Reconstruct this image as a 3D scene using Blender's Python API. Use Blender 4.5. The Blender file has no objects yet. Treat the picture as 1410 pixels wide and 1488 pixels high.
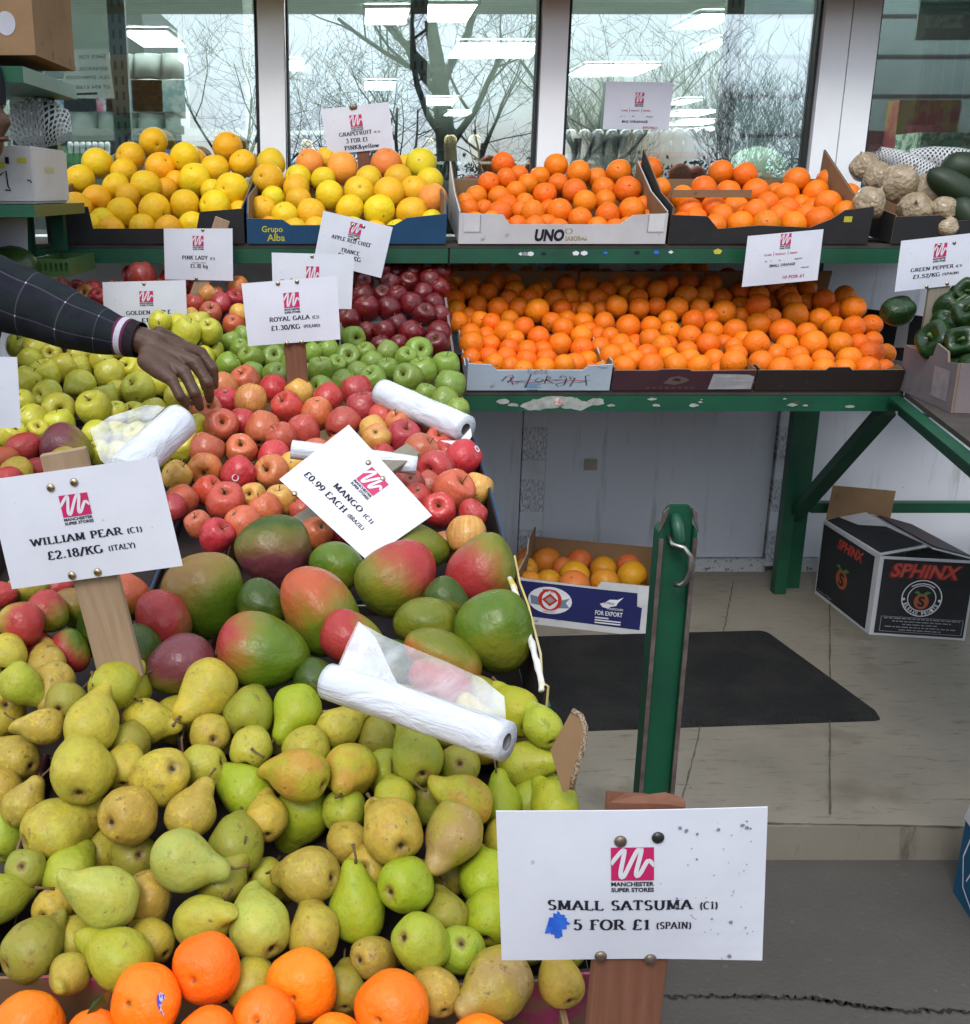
import bpy, bmesh, math, random
from mathutils import Vector, Matrix, Quaternion, noise as mnoise
S = bpy.context.scene
C = S.collection
R = math.radians
# ---------------------------------------------------------------- camera, sky, sun, exposure
PPX, PPY, F = 520., 744., 1600.           # principal point and focal length, in pixels of the 1410 x 1488 photograph
TH = math.atan(467 / 1600.)               # the camera looks down this much
CT, ST, HC = math.cos(TH), math.sin(TH), 1.35
cd = bpy.data.cameras.new('camera'); cam = bpy.data.objects.new('camera', cd); C.objects.link(cam)
cam.location = (0, 0, HC); cam.rotation_euler = (math.pi / 2 - TH, 0, 0)
cd.sensor_fit = 'VERTICAL'; cd.sensor_height = 24.0; cd.lens = 24.0 * F / 1488.
cd.shift_x = (705 - PPX) / 1488.; cd.shift_y = 0
cd.clip_start = .05; cd.clip_end = 400
S.camera = cam
SUN_EL, SUN_AZ = R(49), R(198)            # the sun stands high behind the photographer
w = bpy.data.worlds.new('World'); S.world = w; w.use_nodes = True
nt = w.node_tree; nt.nodes.clear()
wo = nt.nodes.new('ShaderNodeOutputWorld'); bg = nt.nodes.new('ShaderNodeBackground')
sky = nt.nodes.new('ShaderNodeTexSky'); sky.sky_type = 'NISHITA'; sky.sun_disc = False
sky.sun_elevation = SUN_EL; sky.sun_rotation = SUN_AZ; sky.dust_density = 2.5; sky.air_density = 1.0
tc = nt.nodes.new('ShaderNodeTexCoord'); nz = nt.nodes.new('ShaderNodeTexNoise')
nz.inputs['Scale'].default_value = 3.2; nz.inputs['Detail'].default_value = 6; nz.inputs['Roughness'].default_value = .55
rp = nt.nodes.new('ShaderNodeValToRGB'); rp.color_ramp.elements[0].position = .36; rp.color_ramp.elements[1].position = .62
mx = nt.nodes.new('ShaderNodeMixRGB'); mx.inputs[2].default_value = (13.2, 14.6, 16.4, 1)
for a, b in ((tc.outputs['Generated'], nz.inputs['Vector']), (nz.outputs['Fac'], rp.inputs['Fac']), (rp.outputs['Color'], mx.inputs['Fac']),
             (sky.outputs['Color'], mx.inputs[1]), (mx.outputs[0], bg.inputs['Color']), (bg.outputs[0], wo.inputs['Surface'])): nt.links.new(a, b)
bg.inputs['Strength'].default_value = .15
sl = bpy.data.lights.new('sun', 'SUN'); sl.energy = 1.75; sl.angle = R(22); sl.color = (1, .985, .955)
sun = bpy.data.objects.new('sun', sl); C.objects.link(sun)
sd = Vector((math.sin(SUN_AZ) * math.cos(SUN_EL), math.cos(SUN_AZ) * math.cos(SUN_EL), math.sin(SUN_EL)))
sun.rotation_euler = sd.to_track_quat('Z', 'Y').to_euler()
vs = S.view_settings; vs.view_transform = 'Standard'; vs.look = 'None'; vs.exposure = -0.02; vs.gamma = 1; vs.use_curve_mapping = False
S.cycles.use_denoising = True
S.cycles.max_bounces = 8; S.cycles.transparent_max_bounces = 24; S.cycles.caustics_reflective = False; S.cycles.caustics_refractive = False
random.seed(7)

# ---------------------------------------------------------------- helpers
def P(u, v, zc):                          # the point at depth zc seen at pixel (u, v)
    x = (u - PPX) / F; y = (PPY - v) / F
    return Vector((x * zc, (CT + y * ST) * zc, HC + (-ST + y * CT) * zc))
CAMP = Vector((0, 0, HC))
def ray(u, v): return P(u, v, 1.) - CAMP
def onY(u, v, Y): d = ray(u, v); return CAMP + d * (Y / d.y)
def onZ(u, v, Z): d = ray(u, v); return CAMP + d * ((Z - HC) / d.z)
def onplane(u, v, p, n): d = ray(u, v); return CAMP + d * ((p - CAMP).dot(n) / d.dot(n))
EX, EYD, EZF = Vector((1, 0, 0)), Vector((0, -ST, -CT)), Vector((0, CT, -ST))

def link(o, parent=None):
    C.objects.link(o)
    if parent is not None: o.parent = parent
    return o
def obj(name, bm, mat, parent=None, smooth=False, loc=None):
    me = bpy.data.meshes.new(name); bm.to_mesh(me); bm.free()
    for m in (mat if isinstance(mat, (list, tuple)) else [mat]): me.materials.append(m)
    if smooth: me.polygons.foreach_set('use_smooth', [True] * len(me.polygons))
    o = bpy.data.objects.new(name, me)
    if loc is not None: o.location = loc
    return link(o, parent)
def tag(o, label, cat, group=None, kind=None):
    o['label'] = label; o['category'] = cat
    if group: o['group'] = group
    if kind: o['kind'] = kind
    return o
def struct(o): o['kind'] = 'structure'; return o
def thing(name, loc, label, cat, group=None, rz=0, rot=None):
    o = bpy.data.objects.new(name, None); o.empty_display_size = .05; C.objects.link(o)
    o.location = loc; o.rotation_euler = rot or (0, 0, rz)
    return tag(o, label, cat, group)
def NB(): return bmesh.new()
def box(bm, lo, hi, M=None, mi=0):
    v = [bm.verts.new(((lo[0], hi[0])[i], (lo[1], hi[1])[j], (lo[2], hi[2])[k])) for i in (0, 1) for j in (0, 1) for k in (0, 1)]
    if M is not None:
        for a in v: a.co = M @ a.co
    fs = [bm.faces.new([v[i] for i in f]) for f in ((0, 1, 3, 2), (4, 6, 7, 5), (0, 4, 5, 1), (2, 3, 7, 6), (0, 2, 6, 4), (1, 5, 7, 3))]
    for f in fs: f.material_index = mi
    return v
def bevel(bm, w, seg=2):
    bmesh.ops.bevel(bm, geom=[e for e in bm.edges if len(e.link_faces) == 2 and e.calc_face_angle(0) > .5], offset=w, segments=seg, affect='EDGES', clamp_overlap=True)
    return bm
def prism(bm, pts, y0, y1, M=None):       # a polygon in x, z pushed along y
    a = [bm.verts.new((x, y0, z)) for x, z in pts]; b = [bm.verts.new((x, y1, z)) for x, z in pts]
    n = len(pts); bm.faces.new(a); bm.faces.new(b[::-1])
    for i in range(n): bm.faces.new((a[i], b[i], b[(i + 1) % n], a[(i + 1) % n]))
    if M is not None:
        for q in a + b: q.co = M @ q.co
    bmesh.ops.recalc_face_normals(bm, faces=bm.faces)
def tube(bm, pts, rad, n=10, cap=True, uv=None):
    pts = [Vector(p) for p in pts]; rad = rad if isinstance(rad, (list, tuple)) else [rad] * len(pts)
    rings = []; up = None
    for i, p in enumerate(pts):
        t = (pts[min(i + 1, len(pts) - 1)] - pts[max(i - 1, 0)]).normalized()
        if up is None: up = t.orthogonal().normalized()
        up = (up - t * up.dot(t)).normalized(); s = t.cross(up)
        rings.append([bm.verts.new(p + (up * math.cos(2 * math.pi * k / n) + s * math.sin(2 * math.pi * k / n)) * rad[i]) for k in range(n)])
    lay = bm.loops.layers.uv.verify() if uv else None
    for i in range(len(rings) - 1):
        for k in range(n):
            f = bm.faces.new((rings[i][k], rings[i][(k + 1) % n], rings[i + 1][(k + 1) % n], rings[i + 1][k])); f.smooth = True
            if lay:
                for l, (a, b) in zip(f.loops, ((i, k), (i, k + 1), (i + 1, k + 1), (i + 1, k))): l[lay].uv = (a / (len(rings) - 1), b / n)
    if cap: bm.faces.new(rings[0][::-1]); bm.faces.new(rings[-1])
    return rings
def lathe(bm, prof, n=28, wob=0, seed=0):
    rings = []
    for r, z in prof:
        if r < 1e-5: rings.append([bm.verts.new((0, 0, z))]); continue
        ring = []
        for k in range(n):
            a = 2 * math.pi * k / n; d = Vector((math.cos(a), math.sin(a), z * .8))
            q = r * (1 + wob * mnoise.noise(d * 1.1 + Vector((seed * 7.3, seed, 0))))
            ring.append(bm.verts.new((q * math.cos(a), q * math.sin(a), z)))
        rings.append(ring)
    for a, b in zip(rings, rings[1:]):
        for k in range(n):
            k2 = (k + 1) % n
            if len(a) == 1: bm.faces.new((a[0], b[k], b[k2]))
            elif len(b) == 1: bm.faces.new((a[k], b[0], a[k2]))
            else: bm.faces.new((a[k], b[k], b[k2], a[k2]))
    bmesh.ops.recalc_face_normals(bm, faces=bm.faces)
def spline(pts, m=5):                     # Catmull-Rom through 2-D points
    out = []
    for i in range(len(pts) - 1):
        p0, p1, p2, p3 = pts[max(i - 1, 0)], pts[i], pts[i + 1], pts[min(i + 2, len(pts) - 1)]
        for k in range(m):
            t = k / m
            out.append(tuple(.5 * (2 * b + (c - a) * t + (2 * a - 5 * b + 4 * c - d) * t * t + (3 * b - a - 3 * c + d) * t ** 3) for a, b, c, d in zip(p0, p1, p2, p3)))
    return out + [tuple(pts[-1])]

# ---------------------------------------------------------------- materials
class N:
    def __init__(s, name):
        s.m = bpy.data.materials.new(name); s.m.use_nodes = True; s.t = s.m.node_tree; s.t.nodes.clear()
        s.o = s.n('OutputMaterial'); s.p = s.n('BsdfPrincipled'); s.l(s.p.outputs[0], s.o.inputs['Surface'])
    def n(s, k, **kw):
        q = s.t.nodes.new('ShaderNode' + k)
        for a, b in kw.items(): setattr(q, a, b)
        return q
    def l(s, a, b): s.t.links.new(a, b)
    def put(s, i, v):
        if hasattr(v, 'is_output'): s.l(v, i)
        else: i.default_value = v if not isinstance(v, tuple) or len(v) != 3 or i.type != 'RGBA' else v + (1,)
    def coord(s, k='Object'): return s.n('TexCoord').outputs[k]
    def noise(s, sc=5, det=3, vec=None, rough=.5, out='Fac', dist=0):
        q = s.n('TexNoise'); q.inputs['Scale'].default_value = sc; q.inputs['Detail'].default_value = det; q.inputs['Roughness'].default_value = rough; q.inputs['Distortion'].default_value = dist
        s.l(vec or s.coord(), q.inputs['Vector']); return q.outputs[out]
    def vor(s, sc, vec=None, out='Distance'):
        q = s.n('TexVoronoi'); q.inputs['Scale'].default_value = sc; s.l(vec or s.coord(), q.inputs['Vector']); return q.outputs[out]
    def ramp(s, f, a, b, ca=(0, 0, 0), cb=(1, 1, 1)):
        q = s.n('ValToRGB'); e = q.color_ramp.elements; e[0].position = a; e[1].position = b; e[0].color = ca + (1,); e[1].color = cb + (1,); s.l(f, q.inputs[0]); return q.outputs[0]
    def mix(s, f, a, b, t='MIX'):
        q = s.n('MixRGB', blend_type=t); s.put(q.inputs[0], f); s.put(q.inputs[1], a); s.put(q.inputs[2], b); return q.outputs[0]
    def math(s, op, a, b=0., c=None):
        q = s.n('Math', operation=op); s.put(q.inputs[0], a); s.put(q.inputs[1], b)
        if c is not None: s.put(q.inputs[2], c)
        return q.outputs[0]
    def vmath(s, op, a, b, out=0):
        q = s.n('VectorMath', operation=op); s.put(q.inputs[0], a); s.put(q.inputs[1], b); return q.outputs[out]
    def mapr(s, v, a, b, c=0., d=1.):
        q = s.n('MapRange'); s.put(q.inputs[0], v)
        for i, x in zip((1, 2, 3, 4), (a, b, c, d)): s.put(q.inputs[i], x)
        return q.outputs[0]
    def attr(s, name): q = s.n('Attribute', attribute_type='OBJECT', attribute_name=name); return q
    def rnd(s): return s.n('ObjectInfo').outputs['Random']
    def offs(s, k=40.):                   # object coordinates moved by a random amount for each object
        q = s.n('CombineXYZ'); r = s.math('MULTIPLY', s.rnd(), k)
        for i in (0, 1, 2): s.l(r, q.inputs[i])
        return s.vmath('ADD', s.coord(), q.outputs[0])
    def sep(s, v): q = s.n('SeparateXYZ'); s.l(v, q.inputs[0]); return q.outputs
    def bump(s, h, st=.3, d=.01):
        q = s.n('Bump'); q.inputs['Strength'].default_value = st; q.inputs['Distance'].default_value = d; s.l(h, q.inputs['Height']); s.l(q.outputs[0], s.p.inputs['Normal'])
    def fin(s, col=None, rough=.5, spec=.5, metal=0., **kw):
        if col is not None: s.put(s.p.inputs['Base Color'], col)
        s.put(s.p.inputs['Roughness'], rough); s.put(s.p.inputs['Specular IOR Level'], spec); s.put(s.p.inputs['Metallic'], metal)
        for a, b in kw.items(): s.put(s.p.inputs[a.replace('_', ' ')], b)
        return s.m
def plain(name, c, c2=None, sc=8, rough=.55, spec=.4, metal=0., bs=0, bsc=60, lo=.35, hi=.65, bd=.002):
    m = N(name); c2 = c2 or tuple(x * .8 for x in c)
    col = m.mix(m.ramp(m.noise(sc, 6, rough=.6), lo, hi), c, c2)
    if bs: m.bump(m.noise(bsc, 4), bs, bd)
    return m.fin(col, rough, spec, metal)
def glow(name, c, st):
    m = N(name); e = m.n('Emission'); e.inputs[0].default_value = c + (1,); e.inputs[1].default_value = st; m.l(e.outputs[0], m.o.inputs['Surface']); return m.m

def sss(m, w=.08): m.p.inputs['Subsurface Weight'].default_value = w; m.p.inputs['Subsurface Radius'].default_value = (.02, .008, .003); m.p.inputs['Subsurface Scale'].default_value = .3
def fruit_orange():
    m = N('orange peel'); o = m.sep(m.coord()); v = m.offs()
    t = m.attr('tint').outputs['Color']
    c = m.mix(m.mapr(m.noise(1.3, 2, v), .3, .7), t, m.mix(1., t, (1.06, .90, .7), 'MULTIPLY'))
    rr = m.math('POWER', m.math('ADD', m.math('POWER', o[0], 2.), m.math('POWER', o[1], 2.)), .5)
    spot = m.mapr(m.math('ADD', rr, m.math('MULTIPLY', m.noise(9, 2, v), .06)), .07, .12, 1., 0.)
    c = m.mix(m.math('MULTIPLY', spot, .8), c, (.10, .07, .02))
    c = m.mix(m.ramp(m.noise(5.5, 4, v), .68, .74), c, m.mix(1., c, (.72, .6, .5), 'MULTIPLY'))
    pores = m.vor(17, v)
    m.bump(m.math('ADD', m.mapr(pores, .0, .35), m.math('MULTIPLY', m.noise(3, 2, v), .6)), .2, .028)
    sss(m, .03)
    return m.fin(c, m.mapr(m.noise(4, 2, v), .3, .7, .36, .48), .30)
def fruit_apple():
    m = N('apple skin'); o = m.sep(m.coord()); v = m.offs()
    base = m.attr('tint').outputs['Color']; red = m.attr('blush').outputs['Color']; am = m.attr('amount').outputs['Fac']
    ang = m.math('ARCTAN2', o[1], o[0]); q = m.n('CombineXYZ'); r = m.math('MULTIPLY', m.rnd(), 30.)
    m.l(m.math('ADD', m.math('MULTIPLY', m.math('SINE', ang), 7.), r), q.inputs[0]); m.l(m.math('ADD', m.math('MULTIPLY', m.math('COSINE', ang), 7.), r), q.inputs[1]); m.l(m.math('MULTIPLY', o[2], .55), q.inputs[2])
    streak = m.noise(1.0, 4, q.outputs[0], .6)
    big = m.noise(.85, 2, v)
    lev = m.math('ADD', m.math('ADD', m.math('MULTIPLY', big, 1.3), m.math('MULTIPLY', streak, 1.1)), m.math('MULTIPLY', am, 1.6))
    c = m.mix(m.mapr(lev, 1.68, 2.18), base, red)
    c = m.mix(m.mapr(m.math('ADD', streak, m.math('MULTIPLY', am, .25)), .55, .85, 0., .55), c, m.mix(1., red, (.62, .5, .5), 'MULTIPLY'))
    c = m.mix(am, m.mix(m.mapr(m.noise(1.5, 2, v), .35, .7, 0., .5), base, m.mix(1., base, (1.15, .95, .6), 'MULTIPLY')), c)
    sp = m.mapr(m.vor(11, v), .03, .07, 1., 0.)
    c = m.mix(m.math('MULTIPLY', sp, .38), c, (.62, .5, .22))
    rr = m.math('POWER', m.math('ADD', m.math('POWER', o[0], 2.), m.math('POWER', o[1], 2.)), .5)
    rs = m.mapr(m.math('ADD', rr, m.math('MULTIPLY', m.noise(6, 3, v), .3)), .20, .42, 1., 0.)
    c = m.mix(m.math('MULTIPLY', rs, .5), c, m.mix(am, (.28, .27, .06), (.34, .22, .06)))
    c = m.mix(m.mapr(rr, .09, .14, 1., 0.), c, (.05, .035, .015))
    c = m.mix(m.ramp(m.noise(2.3, 5, v), .70, .73), c, (.20, .10, .03))
    sss(m, .05)
    m.bump(m.noise(2.2, 3, v), .12, .05)
    return m.fin(c, m.mapr(m.noise(3, 3, v), .3, .7, .24, .4), .5)
def fruit_pear():
    m = N('pear skin'); o = m.sep(m.coord()); v = m.offs()
    t = m.attr('tint').outputs['Color']; b = m.attr('blush').outputs['Color']; am = m.attr('amount').outputs['Fac']; ru = m.attr('russet').outputs['Fac']
    c = m.mix(m.mapr(m.noise(1.4, 3, v), .3, .7), t, m.mix(1., t, (1.2, 1.02, .8), 'MULTIPLY'))
    c = m.mix(m.math('MULTIPLY', m.mapr(m.noise(.8, 2, m.vmath('ADD', v, (5., 3., 9.))), .42, .62), am), c, b)
    lent = m.mapr(m.vor(26, v), .07, .16, 1., 0.)
    c = m.mix(m.math('MULTIPLY', lent, .42), c, (.13, .11, .025))
    c = m.mix(m.math('MULTIPLY', m.mapr(m.noise(9, 6, v, .75), .52, .66), .38), c, (.22, .17, .03))
    rz = m.mapr(m.math('ADD', m.noise(2.9, 7, v, .72), m.math('MULTIPLY', ru, .22)), .585, .66)
    c = m.mix(m.math('MULTIPLY', rz, m.math('MULTIPLY', ru, .62)), c, (.29, .18, .04))
    br = m.ramp(m.noise(1.9, 6, m.vmath('ADD', v, (15., 8., 2.)), .65), .60, .66)
    c = m.mix(m.math('MULTIPLY', br, m.math('ADD', m.math('MULTIPLY', ru, .55), .22)), c, (.105, .06, .02))
    sc = m.ramp(m.noise(5., 4, m.vmath('ADD', v, (1., 18., 2.)), .55, dist=1.5), .665, .69)
    c = m.mix(m.math('MULTIPLY', sc, .7), c, (.10, .06, .02))
    rr = m.math('POWER', m.math('ADD', m.math('POWER', o[0], 2.), m.math('POWER', o[1], 2.)), .5)
    low = m.mapr(o[2], -.35, -.7)
    c = m.mix(m.math('MULTIPLY', m.mapr(m.math('ADD', rr, m.math('MULTIPLY', m.noise(5, 5, v, .65), .55)), .42, .66, 1., 0.), m.math('MULTIPLY', low, .7)), c, (.21, .125, .035))
    c = m.mix(m.math('MULTIPLY', m.mapr(m.math('ADD', rr, m.math('MULTIPLY', m.noise(14, 3, v), .12)), .13, .19, 1., 0.), low), c, (.035, .022, .012))
    m.bump(m.math('ADD', m.noise(3.2, 4, v), m.math('MULTIPLY', m.noise(22, 2, v), .06)), .10, .05)
    sss(m, .06)
    return m.fin(c, m.mapr(m.noise(3, 3, v), .3, .7, .34, .5), .28)
def fruit_mango():
    m = N('mango skin'); g = m.coord(); v = m.offs()
    t = m.attr('tint').outputs['Color']; b = m.attr('blush').outputs['Color']; am = m.attr('amount').outputs['Fac']; d = m.attr('blush_side').outputs['Vector']
    q = m.vmath('DOT_PRODUCT', g, d, 'Value')
    lev = m.math('ADD', m.math('ADD', q, m.math('MULTIPLY', m.math('SUBTRACT', m.noise(1.2, 4, v, .55), .5), 1.0)), m.math('SUBTRACT', m.math('MULTIPLY', am, 2.), 1.))
    edge = m.mapr(lev, -.55, .05)
    c = m.mix(m.mapr(m.noise(1.3, 3, m.vmath('ADD', v, (9., 2., 4.))), .35, .7), t, m.mix(1., t, (.68, .82, .6), 'MULTIPLY'))
    c = m.mix(m.math('MULTIPLY', edge, .55), c, (.28, .20, .022))
    c = m.mix(m.mapr(lev, -.25, .45), c, b)
    sp = m.mapr(m.vor(17, v), .05, .11, 1., 0.)
    c = m.mix(m.math('MULTIPLY', sp, .35), c, m.mix(.5, c, (.45, .40, .12)))
    c = m.mix(m.ramp(m.noise(4.2, 5, v, .6), .70, .74), c, (.05, .04, .02))
    m.bump(m.math('ADD', m.noise(2, 3, v), m.math('MULTIPLY', m.noise(30, 2, v), .06)), .14, .06)
    return m.fin(c, m.mapr(m.noise(2.5, 3, v), .3, .7, .28, .42), .33)
M_OR, M_AP, M_PE, M_MA = fruit_orange(), fruit_apple(), fruit_pear(), fruit_mango()
M_STEM = plain('fruit stem', (.085, .05, .022), (.16, .10, .05), 40, .8, .2)

def card(name, c, c2=None, rough=.8):
    m = N(name); c2 = c2 or tuple(x * .72 for x in c)
    col = m.mix(m.ramp(m.noise(6, 6, rough=.65), .3, .72), c, c2)
    col = m.mix(m.ramp(m.noise(23, 5), .66, .72), col, tuple(x * .5 + .02 for x in c))
    m.bump(m.noise(90, 3), .12, .002); return m.fin(col, rough, .25)
M_KRAFT = card('brown card', (.27, .165, .085)); M_WCARD = card('white card', (.58, .59, .60), (.46, .46, .47)); M_BCARD = card('black card', (.018, .019, .021), (.03, .03, .032))
M_BLUEC = card('blue printed card', (.02, .075, .165)); M_PURC = card('maroon printed card', (.075, .03, .04)); M_NAVY = card('navy printed card', (.018, .022, .115)); M_PALEB = card('pale printed card', (.50, .58, .66), (.40, .47, .55))
M_PINKC = card('pink printed card', (.50, .07, .17)); M_DARKC = card('dark card for print and gap shade', (.032, .022, .02)); M_RAGP = plain('torn pink and brown card', (.36, .05, .125), (.22, .135, .075), 9, .85, .2, lo=.42, hi=.5, bs=.3, bsc=60); M_YELC = card('yellow printed card', (.55, .42, .05), (.5, .45, .3)); M_GREYC = card('grey printed card', (.20, .165, .17))
def steel_green():
    m = N('green painted steel'); n = m.noise(5, 6, rough=.65)
    c = m.mix(m.ramp(n, .35, .7), (.005, .078, .037), (.003, .046, .023))
    c = m.mix(m.ramp(m.noise(17, 5, rough=.7), .665, .69), c, (.075, .045, .035))
    c = m.mix(m.ramp(m.noise(9, 6, m.vmath('ADD', m.coord(), (4., 4., 4.)), .7), .72, .735), c, (.42, .43, .42))
    m.bump(m.noise(30, 4), .15, .003); return m.fin(c, .42, .5)
M_GRN = steel_green(); M_RUST = plain('rubbed steel edge', (.05, .03, .026), (.12, .095, .085), 30, .6, .4)
def paper():
    m = N('laminated paper'); c = m.mix(m.ramp(m.noise(5, 6, rough=.65), .38, .72), (.65, .665, .735), (.565, .58, .655))
    c = m.mix(m.ramp(m.noise(70, 3), .735, .75), c, (.45, .46, .5)); m.bump(m.noise(7, 2), .08, .01)
    return m.fin(c, .32, .45)
M_PAPER = paper(); M_INK = plain('black ink', (.018, .018, .03), rough=.6, spec=.2); M_CRIM = plain('crimson ink', (.52, .018, .115), rough=.45); M_CRIMT = plain('red lettering ink', (.40, .02, .06)); M_WINK = plain('white ink', (.74, .74, .78), rough=.5)
M_GREYI = plain('grey ink', (.30, .30, .33)); M_BLUEI = plain('blue marker ink', (.02, .09, .55), (.03, .16, .62), 150); M_REDI = plain('red printing', (.50, .03, .02)); M_GOLDI = plain('gold printing', (.36, .28, .12)); M_GRNI = plain('green printing', (.09, .22, .05)); M_ORI = plain('orange printing', (.42, .10, .04)); M_YELI = plain('yellow printing', (.55, .50, .05))
M_BRASS = plain('brass pin', (.45, .36, .24), rough=.28, metal=1.); M_PINST = plain('worn pin', (.28, .20, .13), (.14, .12, .11), 300, .45, .5, .8)
def wood(name, c, c2):
    m = N(name); mp = m.n('Mapping'); mp.inputs['Scale'].default_value = (26, 26, 2.2); m.l(m.coord(), mp.inputs[0])
    g = m.noise(1.6, 6, mp.outputs[0], .65, dist=.8)
    col = m.mix(m.ramp(g, .3, .7), c, c2); col = m.mix(m.ramp(m.noise(9, 5), .62, .75), col, tuple(x * .55 for x in c))
    m.bump(g, .2, .002); return m.fin(col, .75, .25)
M_WOOD = wood('pale timber', (.36, .255, .165), (.25, .165, .10)); M_WOODR = wood('brown timber', (.20, .085, .05), (.125, .05, .03)); M_WOODG = wood('grey timber', (.25, .22, .17), (.15, .13, .10))
M_STEEL = plain('bare steel', (.45, .44, .43), (.2, .19, .18), 40, .38, .5, 1.); M_PVC = plain('white plastic frame', (.88, .90, .92), (.82, .84, .86), 3, .4, .45, bs=.1, bsc=14); M_SEAL = plain('black rubber seal', (.015, .016, .018))
# ---------------------------------------------------------------- lettering
GL = {
'A': '74|4,0 37,100;37,100 70,0;17,34 56,34|4,0 70,0', 'B': '64|14,0 14,100;14,100 32,100 a32,76,20,24,90,-90 14,52;32,52 a34,26,24,26,90,-90 14,0|14,0 14,100',
'C': '70|a38,50,32,50,50,310|', 'D': '76|14,0 14,100;14,100 30,100 a32,50,36,50,90,-90 14,0|14,0 14,100', 'E': '62|14,0 14,100;14,100 54,100 54,86;14,52 42,52;14,0 56,0 56,14|14,0 14,100',
'F': '58|14,0 14,100;14,100 52,100 52,86;14,52 40,52|14,0 14,100', 'G': '78|a38,50,32,50,48,330;66,6 66,42;54,42 76,42|', 'H': '78|14,0 14,100;64,0 64,100;14,52 64,52|14,0 14,100 64,0 64,100',
'I': '36|18,0 18,100|18,0 18,100', 'K': '72|14,0 14,100;62,100 16,46;32,62 64,0|14,0 14,100 62,100 64,0', 'L': '60|14,100 14,0;14,0 56,0 56,16|14,100 14,0', 'M': '92|14,0 16,100;16,100 46,8;46,8 76,100;76,100 78,0|14,0 16,100 76,100 78,0',
'N': '80|14,0 14,100;14,100 66,0;66,0 66,100|14,0 14,100 66,100', 'O': '80|a40,50,34,50,0,360|', 'P': '62|14,0 14,100;14,100 34,100 a34,73,22,27,90,-90 14,46|14,0 14,100', 'R': '72|14,0 14,100;14,100 34,100 a34,73,22,27,90,-90 14,46;36,46 66,0|14,0 14,100 66,0',
'S': '58|a29,75,19,25,30,270 a29,25,21,25,90,-150|', 'T': '68|34,0 34,100;6,84 6,100 62,100 62,84|34,0', 'U': '78|14,100 14,35 a39,35,25,35,180,360 64,100|14,100 64,100', 'V': '72|4,100 36,0;36,0 68,100|4,100 68,100',
'W': '106|4,100 28,0;28,0 53,90;53,90 76,0;76,0 102,100|4,100 102,100', 'X': '72|6,100 66,0;66,100 6,0|6,100 66,0 66,100 6,0', 'Y': '70|4,100 35,48;66,100 35,48;35,48 35,0|4,100 66,100 35,0', 'Z': '64|8,86 8,100 56,100 6,0 58,0 58,16|',
'0': '58|a29,50,23,50,0,360|', '1': '46|8,84 25,100 25,0|25,0', '2': '58|a28,72,21,28,165,-40 6,0;6,0 52,0 52,14|', '3': '56|a26,76,18,24,150,-90 a26,26,22,26,90,-150|', '5': '56|48,100 14,100 12,56 a26,32,22,32,112,-150|',
'8': '58|a28,76,18,24,0,360;a28,26,22,27,0,360|', '9': '58|a29,66,22,34,0,360;51,66 40,12 14,1|', '£': '62|a36,78,18,22,10,180 18,30 8,0;8,0 54,0 56,14;6,46 42,46|', '/': '40|2,-12 38,104|', '.': '28|14,-1 14,14|', ',': '28|14,8 8,-18|',
'(': '34|a46,42,34,66,130,230|', ')': '34|a-12,42,34,66,50,-50|', '&': '74|68,0 24,66 a32,82,14,18,230,-50 a28,26,22,26,140,340 66,44|', 'k': '58|14,0 14,100;48,60 16,28;24,38 52,0|14,0', 'g': '56|a26,34,20,28,0,360;46,60 46,-10 a26,-10,20,18,0,-160|',
'y': '52|4,62 26,0;46,62 18,-26 4,-28|', 'e': '54|6,36 46,36 a26,32,21,30,5,310|', 'l': '30|15,0 15,100|15,0', 'o': '56|a27,31,21,31,0,360|', 'w': '80|4,62 20,0;20,0 38,58;38,58 54,0;54,0 74,62|', ' ': '36||'}
def glyph(ch):
    wd, st, se = GL.get(ch, GL[' ']).split('|'); out = []
    for s in st.split(';'):
        pts = []
        for t in s.split():
            if t[0] == 'a':
                cx, cy, rx, ry, a0, a1 = map(float, t[1:].split(','))
                n = max(5, int(abs(a1 - a0) / 20))
                pts += [(cx + rx * math.cos(R(a0 + (a1 - a0) * i / n)), cy + ry * math.sin(R(a0 + (a1 - a0) * i / n))) for i in range(n + 1)]
            else: pts.append(tuple(map(float, t.split(','))))
        if len(pts) > 1: out.append(pts)
    return float(wd) / 100, out, [tuple(map(float, t.split(','))) for t in se.split()]
def strip(quads, pts, wfun):
    k = len(pts)
    nr = []
    for i in range(k):
        a, b = pts[max(i - 1, 0)], pts[min(i + 1, k - 1)]; dx, dy = b[0] - a[0], b[1] - a[1]; L = math.hypot(dx, dy) or 1
        nr.append((-dy / L, dx / L, abs(dy / L)))
    for i in range(k - 1):
        q = []
        for j, sg in ((i, 1), (i, -1), (i + 1, -1), (i + 1, 1)):
            h = wfun(nr[j][2]) / 2 * sg; q.append((pts[j][0] + nr[j][0] * h, pts[j][1] + nr[j][1] * h))
        quads.append(q)
def serif_text(txt, size, x, y, align='c', bold=1., sp=.09):
    qs = []; cx = 0
    for ch in txt:
        wd, st, se = glyph(ch)
        for pts in st:
            strip(qs, [((p[0] / 100 + cx) * size, p[1] / 100 * size) for p in pts], lambda t: (.085 + .115 * t) * size * bold)
        for a, b in se:
            a, b = a / 100 + cx, b / 100; dy = .085 * bold
            y0, y1 = (b, b + dy) if b < .5 else (b - dy, b)
            qs.append([((a - .165) * size, y0 * size), ((a + .165) * size, y0 * size), ((a + .165) * size, y1 * size), ((a - .165) * size, y1 * size)])
        cx += wd + sp
    W = (cx - sp) * size; ox = {'c': x - W / 2, 'l': x, 'r': x - W}[align]
    return [[(a + ox, b + y) for a, b in q] for q in qs]
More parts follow.
